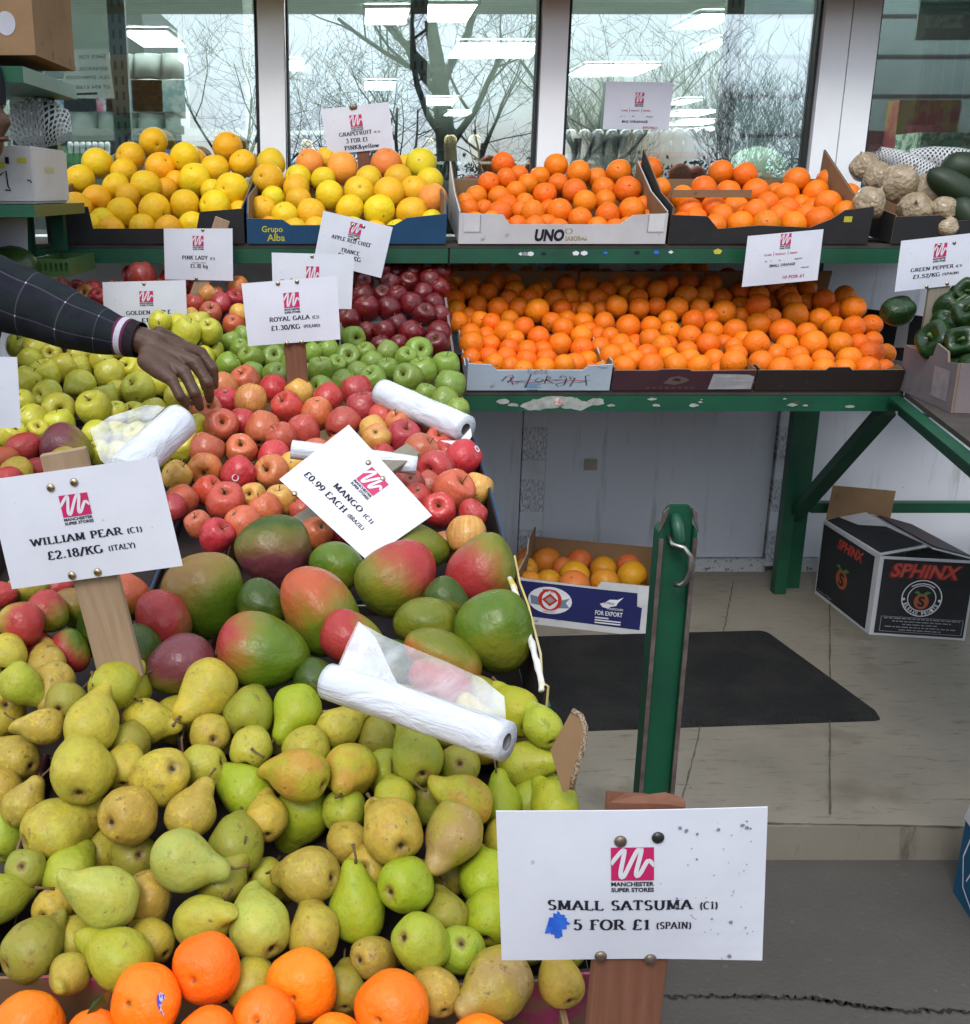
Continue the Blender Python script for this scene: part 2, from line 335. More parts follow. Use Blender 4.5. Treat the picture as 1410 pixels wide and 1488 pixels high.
SANS = {}
def sans_text(txt, size, x, y, align='c', bold=0., sx=1., shear=0.):
    key = (txt, bold)
    if key not in SANS:
        cu = bpy.data.curves.new('lettering', 'FONT'); cu.body = txt; cu.size = 1.; cu.offset = bold; cu.resolution_u = 3
        o = bpy.data.objects.new('lettering', cu); C.objects.link(o)
        me = o.evaluated_get(bpy.context.evaluated_depsgraph_get()).to_mesh()
        SANS[key] = [[(me.vertices[i].co.x, me.vertices[i].co.y) for i in p.vertices] for p in me.polygons]
        C.objects.unlink(o); bpy.data.objects.remove(o); bpy.data.curves.remove(cu)
    q = SANS[key]
    if not q: return []
    x0 = min(a for f in q for a, b in f); x1 = max(a for f in q for a, b in f); W = (x1 - x0) * size * sx
    ox = {'c': x - W / 2, 'l': x, 'r': x - W}[align]
    return [[((a - x0) * size * sx + shear * b * size + ox, b * size + y) for a, b in f] for f in q]
def wid(qs, x, y, w): # scale a run of text to the width w
    x0 = min(a for f in qs for a, b in f); x1 = max(a for f in qs for a, b in f)
    return [[((a - x0) / (x1 - x0) * w + x, b) for a, b in f] for f in qs]
def poly2(pts): return [list(pts)]
def rect2(x0, y0, x1, y1): return [[(x0, y0), (x1, y0), (x1, y1), (x0, y1)]]
def disc2(x, y, r, ry=None, n=24): return [[(x + r * math.cos(2 * math.pi * i / n), y + (ry or r) * math.sin(2 * math.pi * i / n)) for i in range(n)]]
def ring2(x, y, r, w, ry=None, n=32):
    ry = ry or r; p = [(x + r * math.cos(2 * math.pi * i / n), y + ry * math.sin(2 * math.pi * i / n)) for i in range(n + 1)]
    q = []; strip(q, p, lambda t: w); return q
def line2(pts, w): q = []; strip(q, pts, lambda t: w); return q
def frame2(x0, y0, x1, y1, w): return line2([(x0, y0), (x1, y0)], w) + line2([(x1, y0), (x1, y1)], w) + line2([(x1, y1), (x0, y1)], w) + line2([(x0, y1), (x0, y0)], w)
def inked(name, qs, fn, off, mat, parent):         # flat marks laid on a surface: fn(x, y, off) -> point
    bm = NB()
    for q in qs:
        try: bm.faces.new([bm.verts.new(fn(a, b, off)) for a, b in q])
        except ValueError: pass
    return obj(name, bm, mat, parent)

# ---------------------------------------------------------------- ground, pavement and the shop
YG, YW = 3.92, 3.86                                # glass plane, lower wall plane
YS = onZ(1100, 1201, 0).y                                          # edge of the shop step
def floor_mat():
    m = N('worn sheet floor'); v = m.coord()
    c = m.mix(m.ramp(m.noise(1.3, 6, v, .6), .3, .7), (.255, .23, .18), (.15, .135, .108))
    mp = m.n('Mapping'); mp.inputs['Scale'].default_value = (6, 34, 1); m.l(v, mp.inputs[0])
    c = m.mix(m.ramp(m.noise(1.6, 7, mp.outputs[0], .75), .55, .68), c, (.09, .075, .055))
    c = m.mix(m.ramp(m.noise(31, 5, v, .7), .68, .72), c, (.03, .026, .022))
    c = m.mix(m.ramp(m.noise(3.1, 5, m.vmath('ADD', v, (7., 2., 0.))), .6, .75), c, (.10, .085, .06))
    m.bump(m.noise(24, 5, v), .15, .003); return m.fin(c, .62, .35)
def asphalt():
    m = N('pavement'); v = m.coord()
    c = m.mix(m.ramp(m.noise(2.2, 6, v, .65), .3, .72), (.092, .083, .074), (.064, .058, .052))
    c = m.mix(m.ramp(m.noise(60, 4, v), .66, .74), c, (.115, .105, .092)); c = m.mix(m.ramp(m.noise(14, 5, v, .7), .74, .76), c, (.17, .155, .13))
    m.bump(m.noise(90, 4, v, .7), .5, .006); return m.fin(c, .8, .3)
M_FLOOR, M_ASPH = floor_mat(), asphalt()
ZP = -.085                                         # pavement level below the shop floor
bm = NB(); box(bm, (-6, YS, -.4), (9, 40, 0)); struct(obj('floor', bm, M_FLOOR))
bm = NB(); box(bm, (-5.9, YG + .3, .001), (8.9, 39.8, .006)); struct(obj('shop_floor', bm, plain('pale shop tiles', (.62, .62, .58), (.52, .52, .49), 3, .4)))
bm = NB(); box(bm, (-40, -3.5, -.6), (40, YS + .1, ZP)); struct(obj('pavement', bm, M_ASPH))
bm = NB(); box(bm, (-120, -150, -.9), (120, -3.5, ZP - .12)); struct(obj('road', bm, plain('tarmac', (.05, .05, .052), (.035, .035, .036), 20, .85)))
bm = NB(); box(bm, (-150, -200, -1.2), (150, 60, -.905)); struct(obj('ground', bm, plain('earth', (.08, .07, .05))))
# seams and cracks
def ground_line(name, pix, Z, wd, mat, jag=.0, n=40):
    pts = [onZ(u, v, Z) for u, v in pix]; out = []
    for a, b in zip(pts, pts[1:]):
        for i in range(n):
            p = a.lerp(b, i / n); p += Vector((random.uniform(-jag, jag), random.uniform(-jag, jag), 0)); out.append((p.x, p.y, wd * random.uniform(.4, 1.3)))
    bm = NB(); prev = None
    for i, (x, y, w_) in enumerate(out):
        a = out[max(i - 1, 0)]; b = out[min(i + 1, len(out) - 1)]; d = Vector((b[0] - a[0], b[1] - a[1])).normalized()
        q = (bm.verts.new((x - d.y * w_ / 2, y + d.x * w_ / 2, Z + .0035)), bm.verts.new((x + d.y * w_ / 2, y - d.x * w_ / 2, Z + .0035)))
        if prev: bm.faces.new((prev[0], prev[1], q[1], q[0]))
        prev = q
    return struct(obj(name, bm, mat))
M_SEAM = plain('dirt in the seam', (.06, .052, .042), (.09, .078, .062), 60, .9, .2)
ground_line('floor_seam', [(1206, 846), (1206, 1199)], 0, .004, M_SEAM, .001)
ground_line('floor_seam', [(1066, 846), (1052, 915), (984, 1198)], 0, .003, M_SEAM, .002)
ground_line('floor_seam', [(880, 1194), (1412, 1203)], 0, .004, M_SEAM, .001)
ground_line('pavement_crack', [(930, 1452), (1060, 1449), (1180, 1452), (1240, 1462), (1300, 1470), (1420, 1472)], ZP, .006, plain('crack', (.022, .02, .018)), .006)
# lower wall under the windows
def wallmat():
    m = N('white wall panel'); c = m.mix(m.ramp(m.noise(1.1, 5), .35, .7), (.58, .605, .66), (.49, .515, .565))
    c = m.mix(m.ramp(m.noise(26, 4, rough=.7), .70, .72), c, (.12, .12, .13))
    mp = m.n('Mapping'); mp.inputs['Scale'].default_value = (14, 1, 1.3); m.l(m.coord(), mp.inputs[0])
    c = m.mix(m.math('MULTIPLY', m.ramp(m.noise(1.5, 6, mp.outputs[0], .7), .56, .76), .7), c, (.17, .155, .135)); return m.fin(c, .5, .4)
M_WALL = wallmat()
wall = thing('shop_wall', (0, YW, 0), 'white panelled wall below the shop windows', 'wall'); struct(wall)
def wpart(name, x0, x1, y0, y1, z0, z1, mat, bv=.004):
    bm = NB(); box(bm, (x0, y0 - YW, z0), (x1, y1 - YW, z1)); bevel(bm, bv, 1) if bv else None
    return obj(name, bm, mat, wall)
zs = onY(700, 372, YW).z                           # sill height
xA, xB, xC = [onY(u, 700, YW).x for u in (774, 1140, 1420)]
wpart('wall_panel', -4, xA - .045, YW, YW + .06, 0, zs, M_WALL); wpart('wall_panel', xA + .045, xB - .05, YW, YW + .06, .05, zs, M_WALL); wpart('wall_panel', xB + .05, 6, YW, YW + .06, 0.05, zs, M_WALL)
def tapemat():
    m = N('printed protective tape'); v = m.coord(); o = m.sep(v)
    c = m.mix(m.ramp(m.noise(9, 5), .4, .7), (.60, .62, .66), (.48, .50, .53))
    mp = m.n('Mapping'); mp.inputs['Scale'].default_value = (150, 1, 42); m.l(v, mp.inputs[0])
    pr = m.ramp(m.noise(1.4, 3, mp.outputs[0], .7), .50, .53); bar = m.math('LESS_THAN', m.math('ABSOLUTE', m.math('SUBTRACT', m.math('FRACT', m.math('MULTIPLY', o[2], 5.2)), .5)), .32)
    side = m.math('LESS_THAN', m.math('ABSOLUTE', m.math('SUBTRACT', m.math('FRACT', m.math('MULTIPLY', o[0], 13.)), .4)), .22)
    c = m.mix(m.math('MULTIPLY', m.math('MULTIPLY', pr, bar), .55), c, (.06, .06, .07)); return m.fin(c, .45, .4)
M_TAPE = tapemat()
for x in (xA, xB): wpart('cover_strip', x - .042, x + .042, YW - .012, YW + .05, .02, zs, M_TAPE)
wpart('bottom_trim', xA + .045, xB - .045, YW - .02, YW + .05, 0, .047, plain('scuffed white trim', (.44, .45, .46), (.12, .11, .10), 55, .5, lo=.56, hi=.62))
wpart('bottom_trim', xB + .045, 3, YW - .02, YW + .05, 0, .047, plain('scuffed trim', (.36, .37, .38), (.12, .11, .10), 45, .5, lo=.56, hi=.62))
bm = NB(); g = onY(859, 675, YW - .006); box(bm, (g.x - .022, g.y - YW - .004, g.z - .02), (g.x + .022, g.y - YW + .003, g.z + .02), Matrix.Rotation(0, 4, 'Y')); obj('tape_scrap', bm, plain('old tape', (.36, .32, .22)), wall)
# windows
winf = thing('window_frame', (0, YG, 0), 'white plastic mullions framing the shop window', 'window frame'); struct(winf)
def fpart(name, x0, x1, y0, y1, z0, z1, mat=M_PVC, bv=.006):
    bm = NB(); box(bm, (x0, y0 - YG, z0), (x1, y1 - YG, z1)); bevel(bm, bv); return obj(name, bm, mat, winf)
ZT = 2.75
for x0, x1 in ((-.325, -.24), (.60, .685), (1.515, 1.60), (1.604, 1.695)):
    fpart('mullion', x0, x1, YG - .05, YG + .05, zs + .07, ZT)
for x0, x1 in ((-2.6, -.33), (-.236, .597), (.689, 1.511), (1.699, 3.4)):
    for a, b in ((x0, x0 + .008), (x1 - .008, x1)): fpart('rubber_seal', a, b, YG - .03, YG + .03, zs + .07, ZT, M_SEAL, 0.001)
fpart('sill', -4, 6, YG - .10, YG + .10, zs + .002, zs + .066)
def glassmat():
    m = N('window glass'); tr = m.n('BsdfTransparent'); tr.inputs[0].default_value = (.80, .88, .85, 1); gl = m.n('BsdfGlossy'); gl.inputs['Roughness'].default_value = 0.0; gl.inputs[0].default_value = (.93, .97, 1, 1)
    lw = m.n('Fresnel'); lw.inputs[0].default_value = 1.75; f = m.math('ADD', lw.outputs[0], .24)
    b = m.n('Bump'); b.inputs['Strength'].default_value = .012; b.inputs['Distance'].default_value = .05; m.l(m.noise(1.6, 2), b.inputs['Height']); m.l(b.outputs[0], gl.inputs['Normal'])
    mxs = m.n('MixShader'); m.l(f, mxs.inputs[0]); m.l(tr.outputs[0], mxs.inputs[1]); m.l(gl.outputs[0], mxs.inputs[2]); m.l(mxs.outputs[0], m.o.inputs['Surface']); return m.m
M_GLASS = glassmat()
for x0, x1 in ((-2.592, -.338), (-.228, .589), (.697, 1.503), (1.707, 3.392)):
    bm = NB(); box(bm, (x0, -.004, zs + .066), (x1, .004, ZT)); obj('glass_pane', bm, M_GLASS, winf)
bm = NB(); box(bm, (-4, YG - .06, ZT), (6, YG + .06, 3.4)); struct(obj('upper_wall', bm, M_PVC))
for x0, x1 in ((-6, -2.6), (3.4, 9)):
    bm = NB(); box(bm, (x0, YG - .06, 0), (x1, YG + .06, ZT - .002)); struct(obj('side_wall', bm, M_WALL))
# shutter hood over the windows
can = thing('shutter_hood', (0, YW, 1.95), 'dark grey green shutter hood along the shop front', 'hood'); can['kind'] = 'structure'
M_CAN = plain('hood paint', (.22, .26, .24), (.18, .215, .20), 6, .6)
bm = NB(); box(bm, (-4, -.25, 0), (6, -.02, .42)); bevel(bm, .01); obj('hood_body', bm, M_CAN, can)
bm = NB()
for k in range(4): box(bm, (-4, -.23 + k * .052, -.005), (6, -.23 + k * .052 + .03, .001))
obj('hood_slats', bm, M_CAN, can)
# the inside of the shop
M_INW = plain('shop inner wall', (.42, .50, .46), (.36, .43, .39), 2, .7); M_CEIL = plain('ceiling tile', (.56, .64, .60), (.50, .57, .53), 2, .8)
ZC = 2.70
bm = NB(); box(bm, (-6, YG + .12, ZC + .02), (9, 40, ZC + .1)); struct(obj('ceiling', bm, M_CEIL))
bm = NB(); box(bm, (-6, 39.9, 0), (9, 40.1, ZC + .015)); struct(obj('back_wall', bm, M_INW))
for x0 in (-6.1, 9.): bm = NB(); box(bm, (x0, YG + .12, 0), (x0 + .1, 39.85, ZC + .015)); struct(obj('inner_wall', bm, M_INW))
M_LAMP = glow('lit ceiling panel', (1, 1, .98), 24.0); M_LFR = plain('lamp frame', (.6, .6, .6))
lights = [(531, 592, 9, 33), (614, 686, 3, 29), (657, 782, 60, 82), (530, 574, 117, 129), (610, 662, 141, 151), (648, 682, 161, 167), (418, 440, 86, 101), (192, 257, 42, 66), (998, 1052, 17, 39), (1074, 1135, 11, 33), (1024, 1050, 54, 70), (1071, 1145, 49, 68), (1068, 1152, 77, 94), (1070, 1160, 111, 124), (838, 942, 92, 108), (1087, 1133, 136, 145), (1102, 1126, 156, 162), (977, 1007, 143, 151), (974, 1028, 161, 168), (984, 1037, 174, 181), (1004, 1035, 186, 191), (1157, 1166, 136, 142), (1057, 1084, 204, 208)]
for i, (x0, x1, v0, v1) in enumerate(lights):
    a, b, c_, d = onZ(x0, v0, ZC), onZ(x1, v0, ZC), onZ(x1, min(v1, 212), ZC), onZ(x0, min(v1, 212), ZC)
    near = (a.y + b.y) / 2; far = (c_.y + d.y) / 2; xl = (a.x + d.x) / 2; xr = (b.x + c_.x) / 2; far = min(far, 39.)
    t = thing('ceiling_light', ((xl + xr) / 2, (near + far) / 2, ZC), 'unseen ceiling panel added to brighten the shop interior', 'ceiling light', 'lit ceiling panels inside the shop')
    hx, hy = (xr - xl) / 2, (far - near) / 2
    bm = NB(); box(bm, (-hx, -hy, -.012), (hx, hy, .004)); obj('diffuser', bm, M_LAMP, t)
    bm = NB()
    for q in ((-hx - .025, -hy - .025, hx + .025, -hy), (-hx - .025, hy, hx + .025, hy + .025), (-hx - .025, -hy, -hx, hy), (hx, -hy, hx + .025, hy)): box(bm, (q[0], q[1], -.016), (q[2], q[3], .01))
    obj('frame', bm, M_LFR, t)
for x in (-2.2, -.6, 1.0, 2.6):  # extra panels out of view, added to brighten the shop near the glass
    for y in (4.9, 6.9):
        t = thing('ceiling_light', (x, y, ZC), 'unseen ceiling panel added to brighten the shop interior', 'ceiling light', 'lit ceiling panels inside the shop'); bm = NB(); box(bm, (-.6, -.3, -.012), (.6, .3, .004)); obj('diffuser', bm, M_LAMP, t)
# slotted uprights just behind the glass
def upright(u, v, label):
    p = onY(u, v, YG + .20); t = thing('slotted_upright', (p.x, p.y, zs), label, 'shelf upright')
    bm = NB(); box(bm, (-.03, 0, 0), (.03, .03, ZT - zs)); obj('post', bm, plain('grey shelf steel', (.23, .26, .25), (.19, .22, .21)), t)
    bm = NB(); z = .02
    while z < ZT - zs - .06:
        for s in (-.012, .012): box(bm, (s - .0045, -.0015, z), (s + .0045, .002, z + .028))
        z += .05
    obj('slots', bm, M_SEAL, t)
upright(173, 100, 'grey slotted upright by the toilet roll packs'); upright(608, 120, 'grey slotted upright behind the gold-foil bottles'); upright(1062, 100, 'grey slotted upright near the column of ceiling lights')
# a shelf of paper packs on the left, stock and bottles behind the glass
M_SHELF = plain('pale shelf steel', (.42, .45, .42), (.34, .37, .35))
def shelf(label, x0, x1, y0, y1, zz):
    t = thing('stock_shelf', ((x0 + x1) / 2, (y0 + y1) / 2, zz[0] - .3), label, 'shelf')
    for z in zz:
        bm = NB(); box(bm, (-(x1 - x0) / 2, -(y1 - y0) / 2, z - zz[0] + .27), ((x1 - x0) / 2, (y1 - y0) / 2, z - zz[0] + .30)); obj('shelf_board', bm, M_SHELF, t)
    for sx in (-1, 1):
        bm = NB(); box(bm, (sx * (x1 - x0) / 2 - .02, (y1 - y0) / 2, -zz[0] + .3), (sx * (x1 - x0) / 2 + .02, (y1 - y0) / 2 + .03, zz[-1] - zz[0] + .6)); obj('side_post', bm, M_SHELF, t)
    return t
pa = onY(90, 170, 5.3); pb = onY(275, 190, 5.3)
shelf('white steel shelf holding wrapped toilet roll packs', pa.x - .35, pb.x + .25, 5.1, 5.6, (.95, pb.z, 2.32))
def rollpack(x, y, z, c, label):
    t = thing('toilet_roll_pack', (x, y, z), label, 'toilet rolls', 'toilet roll packs on the shelf')
    bm = NB()
    for i in (0, 1):
        for k in (0, 1, 2):
            tube(bm, [(-.06 + .12 * i, 0, k * .105), (-.06 + .12 * i, 0, k * .105 + .1)], .056, 14)
    obj('rolls', bm, plain('tissue', (.52, .57, .55), (.44, .49, .48)), t)
    bm = NB(); box(bm, (-.125, -.062, .07), (.125, -.058, .20)); obj('printed_band', bm, plain('pack print', c, (.42, .48, .48), 26, lo=.45, hi=.55), t)
for i, (u, c, lb) in enumerate(((105, (.10, .20, .34), 'toilet roll pack with a blue band, leftmost on the shelf'), (140, (.45, .10, .20), 'toilet roll pack with a pink band on the shelf'), (200, (.06, .24, .42), 'toilet roll pack with a deep blue band right of the upright'), (238, (.12, .28, .30), 'toilet roll pack with a teal band, last on the shelf'))):
    q = onY(u, 165, 5.2); rollpack(q.x, q.y, pb.z + .002, c, lb)
def bottle(x, y, z, s, glass, foil, label, grp):
    t = thing('bottle', (x, y, z), label, 'bottle', grp)
    bm = NB(); lathe(bm, [(0, 0), (.042, 0), (.045, .01), (.045, .17), (.036, .21), (.018, .25), (.0165, .27)], 16); obj('body', bm, glass, t, True)
    bm = NB(); lathe(bm, [(.0175, .235), (.0185, .27), (.0175, .285), (.021, .295), (.02, .32), (.012, .33), (0, .33)], 16); obj('foil', bm, foil, t, True)
    t.scale = (s, s, s)
MGD = plain('dark bottle glass', (.02, .03, .02), rough=.15); MGP = plain('pink bottle glass', (.66, .05, .20), (.72, .10, .26), rough=.2); MGW = plain('pale bottle glass', (.80, .82, .82), (.7, .73, .75), rough=.2)
MFG = plain('gold foil', (.62, .46, .24), (.5, .36, .18), 90, .35, metal=.4); MFS = plain('silver foil', (.5, .5, .52), rough=.35, metal=.6); MGG = plain('green bottle glass', (.03, .14, .035), (.05, .2, .06), rough=.2)
for u, top in ((378, 208), (446, 203), (622, 200), (655, 196), (690, 196)):
    q = onY(u, top, YG + .27); bottle(q.x, q.y, q.z - .33 * 1.15, 1.15, MGD, MFG, 'dark bottle with gold foil neck standing behind the window', 'gold-foil bottles behind the window')
for i, u in enumerate((830, 850, 870, 890, 910, 928)):
    q = onY(u, 188, YG + .27); bottle(q.x, q.y, q.z - .33 * 1.05, 1.05, MGW, MFS, 'pale bottle with silver cap in the row behind the oranges', 'pale bottles behind the window')
for u in (950, 968, 986, 1004, 1022):
    q = onY(u, 186, YG + .27); bottle(q.x, q.y, q.z - .33 * 1.05, 1.05, MGP, MFS, 'pink bottle with silver cap in the row behind the oranges', 'pink bottles behind the window')
for u in (102, 111, 120, 129, 138, 147, 156):
    q = onY(u, 206, 5.0); bottle(q.x, q.y, q.z - .33 * .6, .6, MGG, MGW, 'small green bottle with white label on the low shelf', 'green bottles on the low shelf')
M_PLINTH = plain('inner ledge', (.12, .13, .125))
for (x0, x1, y0, y1, z0, z1, nm, lb) in ((-.22, 1.5, YG + .13, YG + .46, 0, onY(700, 196, YG + .27).z - .381, 'window_ledge', 'dark ledge carrying the bottles behind the window'), (-1.9, -.7, 4.9, 5.08, 0, onY(120, 206, 5.0).z - .2, 'low_shelf', 'low dark shelf carrying the small green bottles')):
    bm = NB(); box(bm, (x0, y0, z0), (x1, y1, z1)); bevel(bm, .006); tag(obj(nm, bm, M_PLINTH), lb, 'ledge')
# gondolas further in
def gondola(x, y, w_, h, cols, label, rows=4):
    t = thing('display_rack', (x, y, 0), label, 'rack'); bm = NB(); box(bm, (-w_ / 2, .12, 0), (w_ / 2, .18, h)); obj('back_panel', bm, plain('rack panel', (.10, .125, .12), (.08, .10, .10)), t)
    for k in range(rows + 1):
        bm = NB(); z = .1 + (h - .1) * k / rows; box(bm, (-w_ / 2, -.2, z - .012), (w_ / 2, .12, z + .012)); obj('rack_shelf', bm, M_SHELF, t)
    for k in range(rows):
        bm = NB(); z = .112 + (h - .1) * k / rows; hh = (h - .1) / rows - .08; xx = -w_ / 2 + .02
        while xx < w_ / 2 - .12:
            b = random.uniform(.08, .16); box(bm, (xx, -.16, z), (xx + b, .05, z + hh * random.uniform(.6, 1)), mi=random.randrange(len(cols))); xx += b + .012
        obj('packets', bm, cols, t)
pk = [plain('packet', c, tuple(min(1, a * 1.5 + .03) for a in c), 22) for c in ((.20, .03, .03), (.26, .20, .03), (.04, .12, .05), (.05, .07, .16), (.25, .25, .22), (.14, .05, .10))]
gondola(-1.2, 7.5, 2.6, 1.7, pk[2:5], 'far rack of pale and green packets behind the toilet rolls'); gondola(1.3, 11., 3., 1.6, pk[3:], 'far rack of dark packets under the ceiling lights'); gondola(3.6, 9., 2.4, 1.7, pk[1:5], 'far rack of mixed packets near the mullion')
t = thing('slatwall', (2.5, 5.4, 0), 'grey slatwall with dark grooves behind the end window', 'slatwall')
bm = NB(); box(bm, (-.75, 0, .3), (.75, .04, 2.6)); obj('board', bm, plain('grey slatboard', (.12, .155, .165), (.10, .135, .145)), t)
bm = NB()
for k in range(13): box(bm, (-.75, -.003, .4 + k * .17), (.75, .002, .415 + k * .17))
obj('grooves', bm, M_SEAL, t)
def stockbox(name, u0, v0, u1, v1, Y, dp, c, label, c2=None, sc=9):
    a, b = onY(u0, v0, Y), onY(u1, v1, Y); t = thing(name, ((a.x + b.x) / 2, Y, b.z), label, 'packet')
    bm = NB(); box(bm, (-(b.x - a.x) / 2, 0, 0), ((b.x - a.x) / 2, dp, a.z - b.z)); bevel(bm, .008); obj('packet_body', bm, plain('printed packet', c, c2, sc, lo=.45, hi=.55), t)
    bm = NB(); w_ = (b.x - a.x) / 2; hh = a.z - b.z; box(bm, (-w_ * .7, -.003, hh * .3), (w_ * .6, .001, hh * .62)); obj('packet_label', bm, plain('packet label', tuple(min(.6, q * 1.8 + .05) for q in c), c, 40, lo=.5, hi=.6), t)
stockbox('snack_packet', 1308, 145, 1385, 240, 4.5, .1, (.26, .035, .045), 'red and yellow packet behind the end window', (.26, .18, .03)); stockbox('snack_packet', 1255, 190, 1298, 240, 4.6, .1, (.13, .03, .035), 'dull red packet low beside the white mullion')
stockbox('hanging_leaflet', 1338, 0, 1412, 58, 4.25, .01, (.15, .24, .21), 'pale green leaflet taped high in the end window', (.10, .18, .16)); stockbox('dotted_tray', 1340, 192, 1412, 222, 4.2, .2, (.03, .15, .07), 'green tray with white dots behind the end window', (.45, .52, .45), 34)
stockbox('yellow_box', 1052, 208, 1076, 236, 5.5, .15, (.42, .44, .04), 'yellow and green box beyond the slotted upright', (.1, .35, .05)); stockbox('blue_tub', 955, 228, 1030, 262, YG + .16, .06, (.05, .08, .12), 'dark blue tub below the pink bottles')
q = onY(1102, 222, 5.2); t = thing('cloth_hat', (q.x, q.y, q.z - .12), 'pale green dome-shaped cap on a shelf inside', 'cap'); bm = NB(); lathe(bm, [(.13, 0), (.13, .03), (.12, .09), (.08, .13), (0, .15)], 24); obj('dome', bm, plain('pale green cloth', (.22, .32, .24)), t, True)
bm = NB(); box(bm, (-.12, -.24, 0), (.12, -.1, .012)); bevel(bm, .004); obj('peak', bm, plain('pale green peak', (.18, .27, .2)), t)
q = onY(1110, 240, 5.3); bm = NB(); box(bm, (q.x - .5, 5.05, 0), (q.x + .7, 5.5, onY(1102, 222, 5.2).z - .122)); bevel(bm, .01); tag(obj('shop_counter', bm, M_PLINTH), 'dark shop counter beneath the green cap', 'counter')
# outdoors behind the photographer: bare trees and a low hedge, seen mirrored in the glass
M_BARK = plain('bare bark', (.06, .056, .048), (.085, .078, .066), 12, .9, .1)
def tree(x, y, h, r, seed, label, lean=0., spread=1., dens=1., up=.25, low=.4):
    rs = random.Random(seed); tr = NB(); br = NB()
    def grow(bm, p, d, L, r, lev):
        n = 4 if lev < 3 else 3; pts = [p]; rad = [r]
        for i in range(n):
            d = (d + Vector((rs.uniform(-1, 1), rs.uniform(-1, 1), rs.uniform(-.6, .9))) * (.10 if lev == 0 else .26) + Vector((0, 0, up * .2 * (lev > 0)))).normalized()
            p = p + d * L / n; pts.append(p); rad.append(r * (1 - .5 * (i + 1) / n))
        tube(bm, pts, rad, 9 if lev == 0 else (5 if lev < 3 else 3), False)
        if lev >= 5: return
        k = [6, 4, 3, 3, 2][lev]; k = max(2, int(k * dens + rs.random()))
        for i in range(k):
            t = rs.uniform(.35 if lev else .45, 1.); j = min(int(t * n), n - 1); q = pts[j].lerp(pts[j + 1], t * n - j)
            e = Vector((rs.uniform(-1, 1), rs.uniform(-1, 1), rs.uniform(-.25, .8))).normalized() * spread
            grow(br, q, (d * .55 + e).normalized(), (h * .30 if lev == 0 else L) * rs.uniform(.5, .8), max(.0045, rad[j] * rs.uniform(.36, .56)), lev + 1)
    grow(tr, Vector((0, 0, 0)), Vector((lean, 0, 1)).normalized(), h * low, r, 0)
    t = thing('bare_tree', (x, y, ZP - .12), label, 'tree'); obj('trunk', tr, M_BARK, t, True); obj('crown', br, M_BARK, t, True)
tree(2.05, -18, 15, .30, 3, 'thick-trunked bare winter tree mirrored in the second window pane', 0, 1., 1., .25, .34); tree(3.3, -24, 14, .13, 5, 'slim bare tree mirrored beside the thick trunk', 0, 1.1, 1., .2, .2); tree(1.2, -16, 12, .13, 11, 'bare forked tree mirrored behind the grapefruit card', -.15, 1.2, 1., .25, .15)
tree(4.6, -17, 13, .17, 17, 'bare tree whose twigs are mirrored above the oranges', .05, 1.3, 1., .1, .2); tree(9.2, -21, 9, .07, 23, 'dense twiggy tree mirrored near the column of ceiling lights', 0, .8, 1.4, .8, .12); tree(-3.1, -19, 13, .15, 29, 'bare tree mirrored in the first window pane', .2, 1.25, 1., .2, .16)
tree(6.6, -22, 8, .06, 37, 'upright twiggy tree mirrored behind the pale bottles', 0, .7, 1.4, .9, .14); tree(9.9, -17, 8, .06, 41, 'thin bare tree mirrored beside the wide white mullion', 0, .9, 1.3, .7, .14); tree(.0, -23, 12, .12, 47, 'bare spreading tree mirrored beside the first mullion', -.1, 1.3, 1., .15, .14)
def hedge(x0, x1, y, h, label, seed):
    rs = random.Random(seed); bm = NB()
    for i in range(9000):
        p = Vector((rs.uniform(x0, x1), y + rs.gauss(0, .5), rs.random() ** .8 * h * (1 + .25 * mnoise.noise(Vector((rs.uniform(x0, x1), 0, 0)))))); a = Vector((rs.gauss(0, 1), rs.gauss(0, 1), rs.gauss(0, 1))).normalized() * .075; b = a.orthogonal().normalized() * .045
        bm.faces.new([bm.verts.new(p + q) for q in (a, b, -a, -b)])
    o = obj('hedge', bm, plain('hedge leaves', (.03, .045, .025), (.05, .06, .035), 3)); o.location.z = ZP - .12; tag(o, label, 'hedge')
hedge(-14, 16, -24, 2.3, 'long dark hedge mirrored low in the windows', 4)
t = thing('added_lorry', (-5.2, -4.9, ZP - .12), 'unseen dark green lorry added to block sky in the first window pane', 'lorry')  # lorry added out of view to keep reflected sky off the left glass
MLO = plain('lorry paint', (.035, .05, .045), (.03, .042, .038), 3, .35)
bm = NB(); box(bm, (-1.9, -1.1, .75), (3.1, 1.1, 3.35)); bevel(bm, .05); obj('cargo_box', bm, MLO, t)
bm = NB(); prism(bm, [(-3.7, .55), (-1.95, .55), (-1.95, 2.5), (-2.9, 2.5), (-3.6, 1.6)], -1.05, 1.05); bevel(bm, .05); obj('cab', bm, MLO, t)
for x in (-2.9, -.9, 2.2):
    for y in (-.95, .95): bm = NB(); tube(bm, [(x, y - .13, .48), (x, y + .13, .48)], .47, 24); obj('wheel', bm, M_SEAL, t)
t = thing('added_building', (10.0, -7.2, ZP - .12), 'unseen dark brick building added to block sky in the end window', 'building')  # unseen building put in so the end window mirrors no sky
mb = N('dark brick'); br_ = mb.n('TexBrick'); br_.inputs['Color1'].default_value = (.075, .045, .035, 1); br_.inputs['Color2'].default_value = (.055, .035, .03, 1); br_.inputs['Mortar'].default_value = (.09, .085, .08, 1); br_.inputs['Scale'].default_value = 4.; mb.l(mb.coord(), br_.inputs['Vector'])
MBR = mb.fin(br_.outputs[0], .85, .2)
